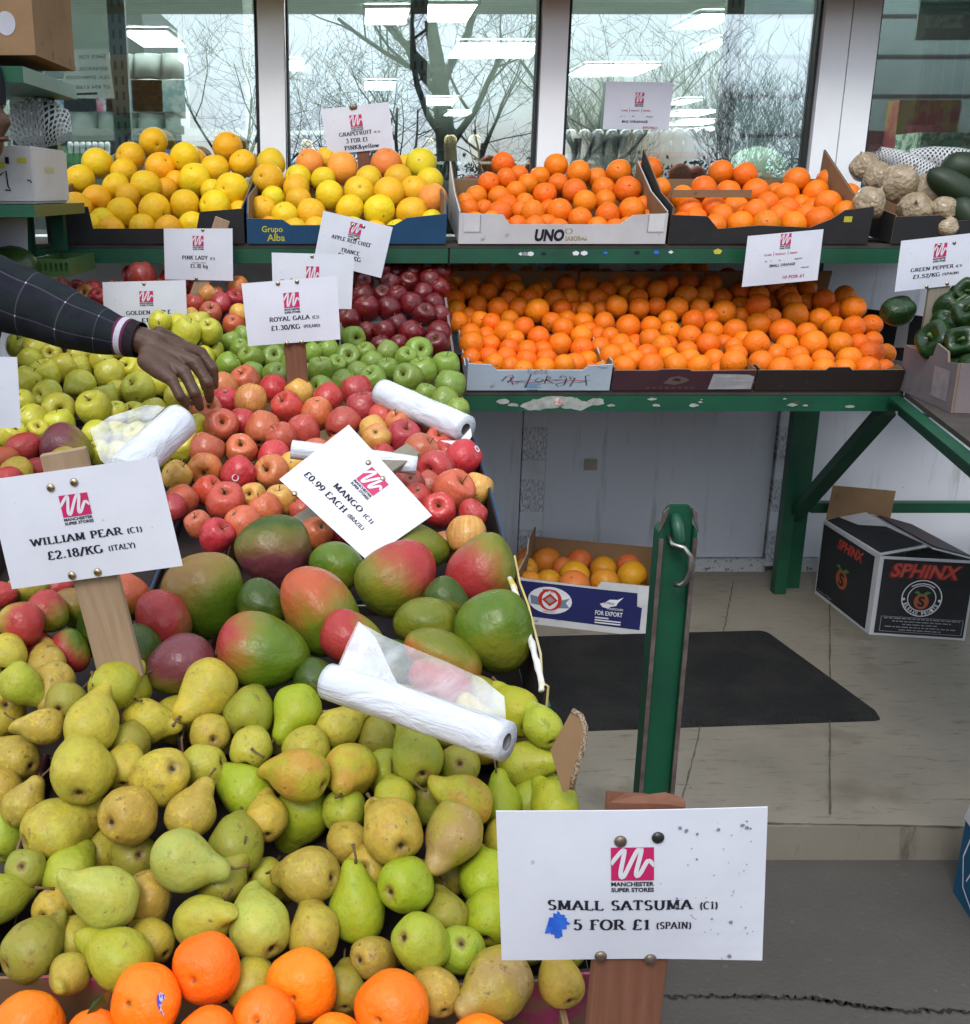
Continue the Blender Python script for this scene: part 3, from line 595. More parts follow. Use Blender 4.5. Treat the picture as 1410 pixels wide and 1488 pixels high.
bm = NB(); box(bm, (-3.4, -.3, 0), (6, 1.2, 6.2)); obj('wall', bm, MBR, t); bm = NB(); prism(bm, [(-3.6, 6.2), (6.2, 6.2), (5.2, 7.6), (-2.6, 7.6)], -.5, 1.4); obj('roof', bm, plain('slate', (.05, .052, .06)), t)
for x in (-2.2, .2, 2.6):
    for z in (1.0, 3.8): bm = NB(); box(bm, (x, 1.19, z), (x + 1.1, 1.215, z + 1.4)); w_o = obj('window', bm, plain('dull pane', (.03, .035, .04), rough=.3), t); bm = NB(); box(bm, (x - .06, 1.19, z - .08), (x + 1.16, 1.26, z - .002)); obj('sill', bm, M_PVC, w_o)
# ---------------------------------------------------------------- shelves and stands
YM, YT = 3.04, 3.28                                # front edges of the middle and the top shelf
ZM = onY(900, 575, YM).z; ZTOP = onY(700, 361, YT).z
def angle_iron(bm, a, b, h=.042, d=.035, th=.005, M=None):  # an L section from a to b, upright face to the front
    a, b = Vector(a), Vector(b); L = (b - a).length; x = (b - a).normalized(); z = Vector((0, 0, 1)); y = z.cross(x).normalized()
    T = Matrix((x.to_4d(), y.to_4d(), z.to_4d(), (0, 0, 0, 1))).transposed(); T.translation = a
    for r in range(3): T[3][r] = 0
    box(bm, (0, 0, -h), (L, th, 0), T); box(bm, (0, th, -th), (L, d, 0), T)
def bar(bm, a, b, w_, t=None):                       # a flat or square steel bar
    a, b = Vector(a), Vector(b); z = (b - a).normalized(); x = (Vector((0, 1, 0)) if abs(z.y) < .9 else Vector((1, 0, 0))).cross(z).normalized(); y = z.cross(x)
    T = Matrix((x.to_4d(), y.to_4d(), z.to_4d(), (0, 0, 0, 1))).transposed(); T.translation = a
    for r in range(3): T[3][r] = 0
    t = t or w_; box(bm, (-w_ / 2, -t / 2, 0), (w_ / 2, t / 2, (b - a).length), T)
M_DECK = plain('shelf board', (.06, .05, .04), (.035, .03, .026), 10, .8)
ts = thing('top_shelf', (.3, YT, ZTOP), 'green steel top shelf in front of the windows, carrying the citrus trays', 'shelf')
def part(name, bm, mat, t, bv=.0015, **k):
    for v in bm.verts: v.co -= t.location
    if bv: bevel(bm, bv, 1)
    return obj(name, bm, mat, t, **k)
bm = NB(); angle_iron(bm, (-1.35, YT, ZTOP), (.262, YT, ZTOP)); part('edge_rail', bm, M_GRN, ts)
bm = NB(); angle_iron(bm, (.268, YT, ZTOP), (1.70, YT, ZTOP)); part('edge_rail', bm, M_GRN, ts)
bm = NB(); box(bm, (-1.35, YT + .006, ZTOP + .001), (1.70, YG - .11, ZTOP + .012)); part('shelf_board', bm, M_DECK, ts)
for x in (.262, 1.47):
    bm = NB(); bar(bm, (x, YT + .34, 0.0), (x, YT + .34, ZTOP - .006), .04); part('upright', bm, M_GRN, ts)
for i, (u, m_) in enumerate(((757, M_WINK), (763, M_GREYI), (771, M_WINK), (790, M_INK), (837, M_WINK), (849, M_WINK), (880, M_BLUEI), (926, M_INK), (954, M_BLUEI), (975, M_WINK), (1043, M_YELI))):
    p = onY(u, 368 - (u - 750) * .012, YT); bm = NB(); s = random.uniform(.006, .009) if m_ is not M_YELI else .011
    bmesh.ops.create_circle(bm, cap_ends=True, segments=4 + i % 3, radius=s, matrix=Matrix.Translation((p.x, YT - .0015, p.z - .002)) @ Matrix.Rotation(R(90), 4, 'X') @ Matrix.Diagonal((1.25, .8, 1, 1)))
    part('price_sticker', bm, m_, ts, 0)
ms = thing('middle_shelf', (.9, YM, ZM), 'green steel middle shelf with flaking paint under the orange heap', 'shelf')
bm = NB(); angle_iron(bm, (.275, YM, ZM), (1.525, YM, ZM), .044); part('edge_rail', bm, M_GRN, ms)
bm = NB(); box(bm, (.275, YM + .006, ZM + .001), (1.525, YM + .70, ZM + .014)); part('shelf_board', bm, M_DECK, ms)
lg = onZ(1147, 852, 0.0)
bm = NB(); bar(bm, lg, (lg.x, lg.y, ZM - .05), .055, .04); part('leg', bm, M_GRN, ms)
b0 = onY(1152, 752, lg.y - .03); bm = NB(); bar(bm, b0, (1.50, YM + .04, ZM - .05), .05, .03); part('brace', bm, M_GRN, ms)
bm = NB()
for k in range(46):   # bare flaked patches along the rail
    u = random.gauss(800, 45) if k < 30 else random.uniform(700, 1250); p = onY(u, random.uniform(579, 592), YM); s = random.uniform(.006, .024) * (1 if k < 30 else .4)
    f = [bm.verts.new((p.x + s * 1.6 * math.cos(a) * random.uniform(.6, 1.2), YM - .0012 - k * .00002, min(ZM - .001, max(ZM - .043, p.z + s * .6 * math.sin(a) * random.uniform(.6, 1.2))))) for a in [i * 2 * math.pi / 9 for i in range(9)]]
    try: bm.faces.new(f)
    except ValueError: pass
part('flaked_patch', bm, plain('bare primer', (.36, .37, .34), (.22, .23, .21), 40), ms, 0)
p = onY(811, 583, YM); bm = NB(); bmesh.ops.create_circle(bm, cap_ends=True, segments=14, radius=.011, matrix=Matrix.Translation((p.x, YM - .003, p.z)) @ Matrix.Rotation(R(90), 4, 'X')); part('round_sticker', bm, plain('round red sticker', (.45, .12, .10), (.6, .5, .5), 160, lo=.45, hi=.55), ms, 0)
bm = NB(); bmesh.ops.create_uvsphere(bm, u_segments=10, v_segments=6, radius=.011, matrix=Matrix.Translation((onY(1348, 601, 2.8)))); p = bm
# right-hand pepper shelf
rs0, rs1 = onZ(1311, 577, ZM), onZ(1412, 657, ZM); rd = (rs1 - rs0).normalized(); rs2 = rs0 + rd * 1.3
rsf = thing('pepper_shelf', rs0, 'green steel shelf coming forward under the pepper crates', 'shelf')
part('bolt', p, M_STEEL, rsf, 0)
bm = NB(); angle_iron(bm, rs2 , rs0, .05); part('edge_rail', bm, M_GRN, rsf)
bm = NB(); q = [rs0, rs2, rs2 + Vector((1.1, 0, 0)), rs0 + Vector((1.1, 0, 0))]
a = [bm.verts.new(v + Vector((.006, 0, .001))) for v in q]; b = [bm.verts.new(v + Vector((.006, 0, .014))) for v in q]
bm.faces.new(a[::-1]); bm.faces.new(b); [bm.faces.new((a[i], a[(i + 1) % 4], b[(i + 1) % 4], b[i])) for i in range(4)]; bmesh.ops.recalc_face_normals(bm, faces=bm.faces)
part('shelf_board', bm, M_DECK, rsf, 0)
bm = NB(); q = onY(1290, 741, 3.62); bar(bm, (lg.x + .03, 3.66, q.z), (2.7, 3.66, q.z), .035); part('cross_bar', bm, M_GRN, rsf)
for q in (rs2 + Vector((.05, 0, -.006)), rs2 + Vector((1.05, 0, -.006)), rs0 + Vector((1.05, 0, -.006))): bm = NB(); bar(bm, (q.x, q.y, ZP if q.y < YS else 0), q, .05); part('leg', bm, M_GRN, rsf)
# hook post standing at the front
pt = P(989, 735, 1.62); post = thing('hook_post', (pt.x, pt.y, ZP), 'green steel angle post with a steel hook, standing alone before the doormat', 'post')
H = pt.z - ZP; hw = .0285
bm = NB()
prism(bm, [(-hw, 0), (-hw + .006, 0), (-hw + .006, H - .03), (-hw, H - .04)], -.003, .03); prism(bm, [(hw - .006, 0), (hw, 0), (hw, H - .04), (hw - .006, H - .03)], -.0025, .03)
prism(bm, [(-hw + .006, 0), (hw - .006, 0), (hw - .006, H - .012), (hw - .014, H), (-hw + .014, H), (-hw + .006, H - .012)], .008, .014); bevel(bm, .0015); obj('channel', bm, M_GRN, post)
bm = NB(); box(bm, (-hw, -.0045, 0), (-hw + .0065, -.0005, H - .05)); box(bm, (hw - .0065, -.0042, 0), (hw, 0, H - .05)); prism(bm, [(-hw - .001, H - .04), (-hw + .007, H - .022), (-hw + .012, H - .002), (-hw + .004, H - .010)], -.004, .002); prism(bm, [(hw + .001, H - .04), (hw - .007, H - .022), (hw - .012, H - .002), (hw - .004, H - .010)], -.004, .002)
obj('worn_edge', bm, M_RUST, post)
bm = NB(); tube(bm, [(-.004, .008, H - .018), (-.003, -.006, H - .03), (-.001, -.012, H - .05), (.004, -.012, H - .058)], [.009, .0095, .0085, .006], 12); obj('hook_boss', bm, M_GRN, post, True)
bm = NB(); pts = [(-.012, .006, H - .048), (-.010, -.012, H - .056), (.004, -.022, H - .058), (.013, -.024, H - .07), (.0145, -.026, H - .09), (.0115, -.024, H - .108), (.005, -.020, H - .117), (-.003, -.012, H - .118)]
tube(bm, pts, .0042, 10); obj('hook', bm, M_STEEL, post, True)
# the sloping stand on the left
LEV = [(.60, .60), (.88, .62), (.983, .65), (1.11, .695), (1.244, .76), (1.41, .817), (1.825, .822), (2.15, .858), (2.37, .899), (2.74, .916), (3.01, .97), (3.13, 1.03), (3.26, 1.10)]
def heapz(y):
    for (a, b), (c, d) in zip(LEV, LEV[1:]):
        if y <= c: return b + (d - b) * (y - a) / (c - a)
    return LEV[-1][1]
st = thing('fruit_stand', (-.3, 1.9, 0), 'sloping green steel stand carrying the crates of pears, mangoes and apples', 'stand')
def sp(name, bm, mat, bv=.0015): return part(name, bm, mat, st, bv)
for x in (.255, -.95):
    bm = NB()
    for (a, b) in zip([.5, .95, 1.4, 2.1, 2.7], [.95, 1.4, 2.1, 2.7, 3.2]): bar(bm, (x, a, heapz(a) - .17), (x, b, heapz(b) - .17), .03)
    sp('side_rail', bm, M_GRN)
    for y in (.6, 1.9, 3.1): bm = NB(); bar(bm, (x, y, ZP if y < YS else 0), (x, y, heapz(y) - .19), .04); sp('leg', bm, M_GRN)
bm = NB(); prev = None
for y in (.5, .9, 1.1, 1.3, 1.5, 1.8, 2.2, 2.7, 3.0, 3.2):
    q = [bm.verts.new((x, y, heapz(y) - .155 - d)) for x, d in ((-.95, 0), (.24, 0), (.24, .012), (-.95, .012))]
    if prev: [bm.faces.new((prev[i], prev[(i + 1) % 4], q[(i + 1) % 4], q[i])) for i in range(4)]
    prev = q
bmesh.ops.recalc_face_normals(bm, faces=bm.faces); sp('deck', bm, M_DECK, 0)

# ---------------------------------------------------------------- trays and boxes
def tray(name, label, A, B, depth, h, mat, front, tilt=0., hb=None, side=None, inner=M_KRAFT, cat='fruit tray', group=None, dz=0., wrinkle=0., back=None, sidel=None):
    """A, B: bottom front corners. front: outline of the front panel, x in 0..1 and z in 0..1 of h."""
    A, B = Vector(A), Vector(B); w_ = (B - A).length; d = (B - A).normalized(); rz = math.atan2(d.y, d.x)
    t = thing(name, A, label, cat, group); t.rotation_euler = (tilt, 0, rz); hb = hb or h; back = back or hb; side = side or [(0, 1), (1, hb / h)]
    def panel(nm, outl, T, m_out=mat):
        for i, (m_, y0, y1) in enumerate(((m_out, 0, .0028), (inner, .0031, .006))):
            bm = NB(); prism(bm, outl, y0, y1, T); o = obj(nm if i == 0 else 'inner_face', bm, m_, t if i == 0 else o0)
            if i == 0: o0 = o
        return o0
    fo = [(0, 0), (w_, 0)] + [(x * w_, z * h) for x, z in front[::-1]]
    fp = panel('front_panel', fo, Matrix.Identity(4))
    panel('back_panel', [(0, 0), (w_, 0), (w_, back), (0, back)], Matrix.Translation((w_, depth, 0)) @ Matrix.Rotation(math.pi, 4, 'Z'))
    so = [(0, 0), (depth - .014, 0)] + [(.0 + x * (depth - .014), z * h) for x, z in side[::-1]]
    panel('side_panel', so, Matrix.Translation((w_, .007, 0)) @ Matrix.Rotation(math.pi / 2, 4, 'Z'))
    so = [(0, 0), (depth - .014, 0)] + [(.0 + x * (depth - .014), z * h) for x, z in (sidel or side)[::-1]]
    panel('side_panel', [(depth - .014 - x, z) for x, z in so][::-1], Matrix.Translation((0, depth - .007, 0)) @ Matrix.Rotation(-math.pi / 2, 4, 'Z'))
    bm = NB(); box(bm, (.008, .008, .001), (w_ - .008, depth - .008, .005)); obj('base_panel', bm, inner, t)
    t['w'] = w_; t['h'] = h
    return t, fp
def onfront(w_, h): return lambda a, b, off: Vector((a * w_, -off, b * h))
def fit(qs, x0, x1, y0, y1):
    xs = [a for f in qs for a, b in f]; ys = [b for f in qs for a, b in f]; a0, a1, b0, b1 = min(xs), max(xs), min(ys), max(ys)
    return [[(x0 + (a - a0) / (a1 - a0) * (x1 - x0), y0 + (b - b0) / (b1 - b0) * (y1 - y0)) for a, b in f] for f in qs]
def X(u0, u1, v, Y, z=None):
    a, b = onY(u0, v, Y), onY(u1, v, Y); zz = z if z is not None else (a.z + b.z) / 2
    return Vector((a.x, Y, zz)), Vector((b.x, Y, zz))
# top shelf
a, b = X(71, 356, 362, YT, ZTOP + .013)
t, fp = tray('fruit_tray', 'black card tray of yellow grapefruit at the left end of the top shelf', a, b, .42, .095, M_BCARD, [(0, 1.15), (.22, 1.1), (.235, .45), (.76, .45), (.78, .95), (1, 1.05)], R(9), .10, [(0, 1.1), (1, 1.3)])
a, b = X(360, 648, 362, YT, ZTOP + .013)
t, fp = tray('fruit_tray', 'blue card tray of mixed pink and yellow grapefruit', a, b, .42, .085, M_BLUEC, [(0, .85), (.18, .8), (.22, .62), (.74, .62), (.80, .86), (1, 1.0)], R(9), .10, [(0, 1.0), (.08, 1.5), (1, 1.3)])
inked('lettering', fit(sans_text('Grupo', 1, 0, 0, bold=.02), .075, .18, .33, .60) + fit(sans_text('Alba', 1, 0, 0, bold=.02), .10, .19, .09, .33), onfront(t['w'], t['h']), .0008, M_YELI, fp)
a, b = X(666, 966, 360, YT, ZTOP + .013)
t, fp = tray('fruit_tray', 'white card tray of oranges with a bold black word on its front', a, b, .42, .092, M_WCARD, [(0, .92), (.0, .95), (.21, .90), (.245, .60), (.77, .60), (.83, .88), (1, .94)], R(9), .12, [(0, 1.0), (.5, 1.25), (1, 1.9)])
f = onfront(t['w'], t['h'])
inked('lettering', fit(sans_text('UNO', 1, 0, 0, bold=.05, shear=.12), .367, .51, .08, .46), f, .0008, M_INK, fp); inked('small_lettering', fit(sans_text('SABOR', 1, 0, 0, bold=.02), .515, .59, .10, .24) + ring2(.53, .40, .016, .006, .08) + fit(sans_text('~', 1, 0, 0), .59, .62, .1, .2), f, .0008, M_GOLDI, fp)
for x0, x1 in ((.025, .10), (.91, .985)):
    inked('locking_tab', rect2(x0, .38, x1, .93), f, .0012, plain('tab card', (.66, .67, .68)), fp); inked('tab_outline', line2([(x0, .36), (x1 + (.0 if x1 > .5 else .008), .36)], .012) + line2([(x1 + .002 if x1 < .5 else x0 - .002, .36), (x1 + .002 if x1 < .5 else x0 - .002, .9)], .004), f, .0016, M_GREYI, fp)
a, b = X(971, 1250, 358, YT, ZTOP + .013); b.x += .02
t, fp = tray('fruit_tray', 'black card tray of small oranges behind a price card', a, b, .42, .10, M_BCARD, [(0, .82), (.18, .78), (.24, .42), (.45, .52), (.7, .46), (.80, .70), (.86, .95), (1, 1.05)], R(9), .12, [(0, 1.05), (.35, 1.2), (1, 2.1)])
inked('yellow_sticker', rect2(.86, .62, .90, .78), onfront(t['w'], t['h']), .0008, M_YELI, fp)
bm = NB(); e = onY(1000, 300, YT + .2); box(bm, (0, 0, 0), (.24, .004, .022)); o = obj('folded_flap', bm, M_KRAFT, t); o.location = (.05, .20, .098)
a, b = X(1296, 1420, 349, YT, ZTOP + .013); b.x += .12
t, fp = tray('fruit_tray', 'black card tray of wrapped roots and cucumbers at the shelf end', a, b, .42, .08, M_BCARD, [(0, .95), (.35, 1.0), (.45, .8), (1, .9)], R(6), .1)
# middle shelf
a, b = X(678, 885, 574, YM, ZM + .015)
t, fp = tray('fruit_tray', 'pale blue-white tray of oranges with scribbled black handwriting', a, b, .60, .085, M_PALEB, [(0, .98), (.16, .93), (.20, .74), (.80, .74), (.83, .90), (1, .95)], R(19), .1, [(0, 1.05), (.06, .95), (.12, .4), (1, .3)])
f = onfront(t['w'], t['h'])
inked('handwriting', sum([line2(p, .0075) for p in ([(.24, .36), (.27, .52), (.31, .58), (.32, .50), (.28, .30), (.34, .28)], [(.34, .34), (.40, .38)], [(.41, .12), (.44, .60), (.47, .62)], [(.40, .38), (.46, .40)], [(.50, .30), (.47, .38), (.50, .48), (.53, .40), (.50, .30)], [(.54, .28), (.555, .55), (.58, .48), (.55, .40), (.60, .28)], [(.60, .36), (.66, .40)], [(.69, .50), (.66, .56), (.64, .48), (.69, .46), (.68, .22), (.64, .14), (.62, .24), (.70, .34)], [(.75, .46), (.71, .52), (.72, .42), (.75, .46), (.72, .16)], [(.76, .30), (.83, .34)], [(.85, .58), (.82, .54), (.835, .2)], [(.81, .36), (.86, .38)])], []), f, .0012, M_INK, fp)
inked('red_crossing', line2([(.28, .36), (.45, .30), (.6, .40), (.83, .36)], .02) + line2([(.30, .50), (.32, .22)], .012) + line2([(.4, .26), (.8, .30)], .01), f, .0008, plain('red marker', (.55, .14, .24)), fp)
inked('printed_word', fit(sans_text('bets', 1, 0, 0, bold=.0), .415, .555, .62, .82), f, .0006, plain('grey print', (.33, .40, .46)), fp); inked('small_print', sum([rect2(.40, .10 + k * .05, .52 - .02 * (k % 2), .125 + k * .05) for k in range(3)], []) + rect2(.42, .01, .50, .05), f, .0006, plain('blue print', (.18, .36, .60)), fp)
inked('corner_print', fit(sans_text('CAT I', 1, 0, 0), .92, .965, .80, .86), f, .0006, M_INK, fp)
a, b = X(888, 1093, 574, YM, ZM + .015)
t, fp = tray('fruit_tray', 'maroon card tray of oranges with a torn white label', a, b, .60, .062, M_PURC, [(0, .98), (.3, .98), (.33, 1.04), (.52, 1.04), (.55, .95), (1, 1.0)], R(19), .1, [(0, 1.05), (.06, .95), (.12, .4), (1, .3)])
f = onfront(t['w'], t['h']); inked('torn_label', poly2([(.68, .06), (.985, .08), (.99, .70), (.95, .80), (.70, .84)]), f, .0008, plain('torn label', (.42, .41, .42), (.34, .33, .34), 30), fp); inked('label_print', sum([rect2(.72, .22 + k * .1, .84 + .08 * (k % 3), .245 + k * .1) for k in range(5)], []), f, .0012, M_GREYI, fp)
inked('eye_emblem', poly2([(.36, .36), (.40, .66), (.46, .72), (.52, .62), (.54, .5), (.49, .36), (.44, .28)]), f, .0006, plain('emblem print', (.16, .11, .10)), fp); inked('eye_pupil', poly2([(.41, .52), (.44, .64), (.48, .60), (.47, .46)]), f, .001, M_PURC, fp); inked('faint_print', sum([rect2(.24 + k * .045, .07, .27 + k * .045, .2) for k in range(8)], []), f, .0006, plain('faint print', (.12, .04, .045)), fp)
a, b = X(1096, 1305, 574, YM, ZM + .015)
t, fp = tray('fruit_tray', 'dark card tray of oranges at the right end of the middle shelf', a, b, .60, .062, M_DARKC, [(0, 1.0), (.46, 1.0), (.48, 1.14), (.62, 1.14), (.64, 1.0), (1, 1.02)], R(19), .1, [(0, 1.05), (.06, .95), (.12, .4), (1, .3)])
# pepper crates
a, b = onZ(1306, 566, ZM + .015), onZ(1388, 603, ZM + .015); b = a + (b - a).normalized() * .34
t, fp = tray('fruit_tray', 'dull maroon crate of green peppers with a creased pale label', a, b, .40, .125, M_GREYC, [(0, 1.0), (.0, 1.0), (.55, .95), (.60, 1.25), (.80, 1.15), (.83, .95), (1, 1.0)][::1], 0, .1)
f = onfront(t['w'], t['h'])
inked('pale_label', poly2([(.62, .18), (.90, .18), (.90, .80), (.62, .80)]), f, .0008, plain('creased label', (.30, .26, .27), (.22, .19, .2), 30), fp)
a, b = onZ(1262, 500, ZM + .06), onZ(1330, 520, ZM + .06); a.y += .15; b.y += .15
a.z = b.z = ZM + .0165
t, fp = tray('fruit_tray', 'low black crate of peppers behind the timber stake', a, b + Vector((.1, 0, 0)), .35, .15, M_BCARD, [(0, 1), (1, 1)], 0, .1)
inked('torn_label', poly2([(.62, .25), (.78, .3), (.78, .9), (.64, .85)]), onfront(t['w'], t['h']), .0008, M_WCARD, fp)
# crates on the left stand
def crate(label, x0, x1, y0, y1, mat, h=.105, lift=0., front=None, side=None, inner=M_KRAFT, sidel=None):
    z0, z1 = heapz(y0) - .085 + lift, heapz(y1) - .085 + lift
    return tray('fruit_crate', label, (x0, y0, z0 - .02), (x1, y0, z0 - .02), math.hypot(y1 - y0, z1 - z0), h, mat, front or [(0, .95), (1, .95)], math.atan2(z1 - z0, y1 - y0), None, side, inner, 'fruit crate', back=.02, sidel=sidel)
crate('pink printed crate of satsumas at the near end', -.50, .20, .56, .895, M_RAGP, .075)
ct, fp = crate('pink printed card crate of pears with ragged edges', -.385, .252, .935, 1.235, M_RAGP, .12, 0, [(0, .72), (.18, .76), (.24, .62), (.34, .58), (.36, .3), (.70, .3), (.74, .62), (.86, .66), (.95, .8), (1, .8)], [(0, .7), (.3, .6), (.5, .6), (1, .6)], M_DARKC, [(0, .4), (1, .35)])  # dark inner card paints shade into the gaps between the pears
crate('white and yellow card crate of large mangoes', -.205, .238, 1.26, 1.60, M_YELC, .11, 0, [(0, .6), (1, .6)], [(0, .9), (.12, .72), (.2, .95), (.55, 1.0), (.8, .9), (1, 1.0)], M_DARKC, [(0, .2), (1, .2)])
mcr = bpy.data.objects['fruit_crate.002'] if 'fruit_crate.002' in bpy.data.objects else None
bm = NB(); rim = [P(u, v, z) for u, v, z in ((742, 842, 1.545), (752, 868, 1.50), (760, 892, 1.48), (770, 928, 1.445), (778, 955, 1.41), (786, 985, 1.385), (788, 1004, 1.37))]
tube(bm, [p - rim[0] for p in spline([tuple(q) for q in rim], 4) for p in [Vector(p)]], .0042, 7)
for v in bm.verts: v.co += mnoise.noise_vector(v.co * 60) * .003
o = obj('torn_rim', bm, plain('torn white and yellow card', (.62, .60, .55), (.52, .38, .04), 26, .85, lo=.52, hi=.58), mcr, True); o.matrix_world = Matrix.Translation(rim[0]); o.matrix_parent_inverse = (Matrix.Translation(mcr.location) @ mcr.rotation_euler.to_matrix().to_4x4()).inverted()
crate('card crate of small red mangoes under the pear card', -.62, -.215, 1.22, 1.84, M_KRAFT, .06, 0, [(0, .6), (1, .6)], None, M_DARKC)
crate('blue edged card crate of red striped apples', -.335, .242, 1.64, 2.26, M_BLUEC, .09, 0, [(0, .12), (1, .12)], [(0, 1.), (.15, .85), (.5, 1.), (1, 1.)], M_DARKC, [(0, .2), (1, .2)])
crate('card crate of yellow apples under the reaching arm', -.80, -.345, 1.90, 2.60, M_KRAFT, .09, 0, [(0, .5), (1, .5)], None, M_DARKC)
crate('card crate of green apples', -.33, .248, 2.30, 2.84, M_KRAFT, .085, 0, [(0, .5), (1, .5)], [(0, .95), (.3, .9), (1, 1.)])
crate('card crate of dark red apples', -.05, .255, 2.87, 3.24, M_GREYC, .08, 0, [(0, .5), (1, .5)], [(0, 1), (1, 1)], M_GREYC)
crate('card crate of pink and red apples under the top shelf', -.90, -.06, 2.87, 3.24, M_DARKC, .08, 0, [(0, .5), (1, .5)], [(0, 1), (1, 1)], M_DARKC)
# the brown corner flap that stands up beside the pears
bm = NB(); pa_ = P(816, 1142, 1.21); pts = [(818, 1152), (809, 1121), (800, 1090), (828, 1038), (831, 1033), (843, 1040), (850, 1057), (846, 1090), (835, 1121), (830, 1147)]
nn = Vector((-.55, -.75, .25)).normalized(); q = [onplane(u, v, pa_, nn) for u, v in pts]
fa = [bm.verts.new(x - pa_) for x in q]; fb = [bm.verts.new(x - pa_ - nn * .005) for x in q]; bm.faces.new(fa); bm.faces.new(fb[::-1]); [bm.faces.new((fa[i], fb[i], fb[(i + 1) % len(q)], fa[(i + 1) % len(q)])) for i in range(len(q))]; bmesh.ops.recalc_face_normals(bm, faces=bm.faces)
o = obj('corner_flap', bm, M_KRAFT, ct); o.matrix_world = Matrix.Translation(pa_); o.matrix_parent_inverse = (Matrix.Translation(ct.location) @ ct.rotation_euler.to_matrix().to_4x4()).inverted()
bm = NB()
k_ = q[4:10]; tube(bm, [x - pa_ - nn * .002 for x in k_], .0035, 6); o2 = obj('corrugated_edge', bm, plain('corrugation', (.36, .27, .18), (.12, .08, .05), 420, .85, lo=.45, hi=.55), o)
# floor box of grapefruit
a, b = onZ(748, 904, 0.001), onZ(943, 926, 0.001)
t, fp = tray('fruit_tray', 'navy and white export carton of grapefruit on the floor by the wall', a, b, .36, .17, M_WCARD, [(0, .92), (.10, .9), (.60, .87), (.63, .99), (.96, .99), (1, 1.0)], 0, .185, [(0, 1), (.55, 1.0), (.62, 1.28), (1, 1.3)], cat='fruit carton')
f = onfront(t['w'], t['h'])
inked('navy_panel', poly2([(.0, .16), (.93, .12), (.935, .56), (.90, .58), (.895, .84), (.60, .84), (0, .86)]), f, .0008, M_NAVY, fp); inked('corner_tab', poly2([(.90, .60), (.985, .62), (.985, .985), (.90, .985)]), f, .0012, plain('white tab', (.62, .62, .63)), fp)
inked('oval_badge', disc2(.26, .52, .165, .27), f, .0012, M_WINK, fp); MRB = plain('grey blue ribbon', (.16, .22, .30)); inked('badge_ribbon', poly2([(.11, .60), (.20, .56), (.20, .40), (.12, .42)]), f, .0014, MRB, fp); inked('badge_ribbon', poly2([(.32, .52), (.41, .60), (.38, .50), (.41, .40), (.32, .38)]), f, .0014, MRB, fp)
inked('badge_ring', ring2(.26, .53, .075, .028, .20), f, .0017, M_REDI, fp); inked('badge_seal', poly2([(.20, .53), (.26, .66), (.32, .53), (.26, .40)]), f, .0018, M_REDI, fp); inked('badge_fan', poly2([(.225, .53), (.26, .60), (.295, .53), (.26, .46)]), f, .0021, M_GREYI, fp)
inked('badge_lettering', fit(sans_text('RED SEAL', 1, 0, 0, bold=.03), .205, .315, .685, .74) + fit(sans_text('FRESH FRUIT', 1, 0, 0), .215, .305, .275, .31), f, .0021, M_REDI, fp)
inked('island_emblem', poly2([(.63, .56), (.67, .60), (.70, .66), (.76, .67), (.80, .73), (.76, .61), (.75, .55), (.71, .52), (.69, .48), (.65, .50)]), f, .0014, M_WINK, fp)
inked('lettering', fit(sans_text('FOR EXPORT', 1, 0, 0, bold=.02), .60, .80, .335, .425) + fit(sans_text('FASSOURI', 1, 0, 0, bold=.01), .69, .80, .46, .50) + sum([rect2(.60, .27 - k * .05, .70 + .09 * (k > 0), .295 - k * .05) for k in range(3)], []), f, .0014, M_WINK, fp); inked('emblem_lettering', fit(sans_text('CYPRUS', 1, 0, 0, bold=.02), .66, .735, .565, .605), f, .0018, M_NAVY, fp)
# the black produce carton on the right
g0, g1, g2 = onZ(1263, 922, .001), onZ(1402, 931, .001), onZ(1184, 862, .001)
fx = (g1 - g0); wf = fx.length; sx_ = (g2 - g0); dl = sx_.length; hgt = onY(1280, 808, g0.y).z
t = thing('produce_carton', g0, 'black and white printed carton with red lettering and open flaps', 'carton'); rzf = math.atan2(fx.y, fx.x); t.rotation_euler.z = rzf
ia = Matrix.Rotation(-rzf, 3, 'Z'); sl_ = ia @ sx_; sl_.z = 0
bm = NB(); base = [Vector((0, 0, 0)), Vector((wf, 0, 0)), Vector((wf, 0, 0)) + sl_, sl_]; lo = [bm.verts.new(v) for v in base]; hi = [bm.verts.new(v + Vector((0, 0, hgt))) for v in base]
bm.faces.new(lo[::-1]); [bm.faces.new((lo[i], lo[(i + 1) % 4], hi[(i + 1) % 4], hi[i])) for i in range(4)]; bmesh.ops.recalc_face_normals(bm, faces=bm.faces); obj('carton_body', bm, M_WCARD, t)
f = lambda a, b, off: Vector((a * wf, -off, b * hgt))
inked('front_print', rect2(.045, .03, .975, .965), f, .001, M_BCARD, t)
def sphinx(f, m, par, two):
    inked('title_shadow', fit(sans_text('SPHINX', 1, 0, 0, bold=.06, shear=.25), *((.115, .855, .735, .925) if two else (.30, .765, .765, .915))), f, .0014, plain('dark red print', (.16, .01, .01)), par)
    inked('title', fit(sans_text('SPHINX', 1, 0, 0, bold=.035, shear=.25), *((.135, .86, .75, .925) if two else (.315, .765, .78, .915))), f, .0018, plain('red title', (.42, .03, .025), (.50, .09, .06), 60), par)
sphinx(f, M_BCARD, t, True)
inked('ring_emblem', ring2(.49, .50, .205, .012, .225) + ring2(.49, .50, .145, .010, .16) + disc2(.305, .48, .016, .018, 10) + disc2(.675, .48, .016, .018, 10), f, .0015, M_WINK, t)
arc = []
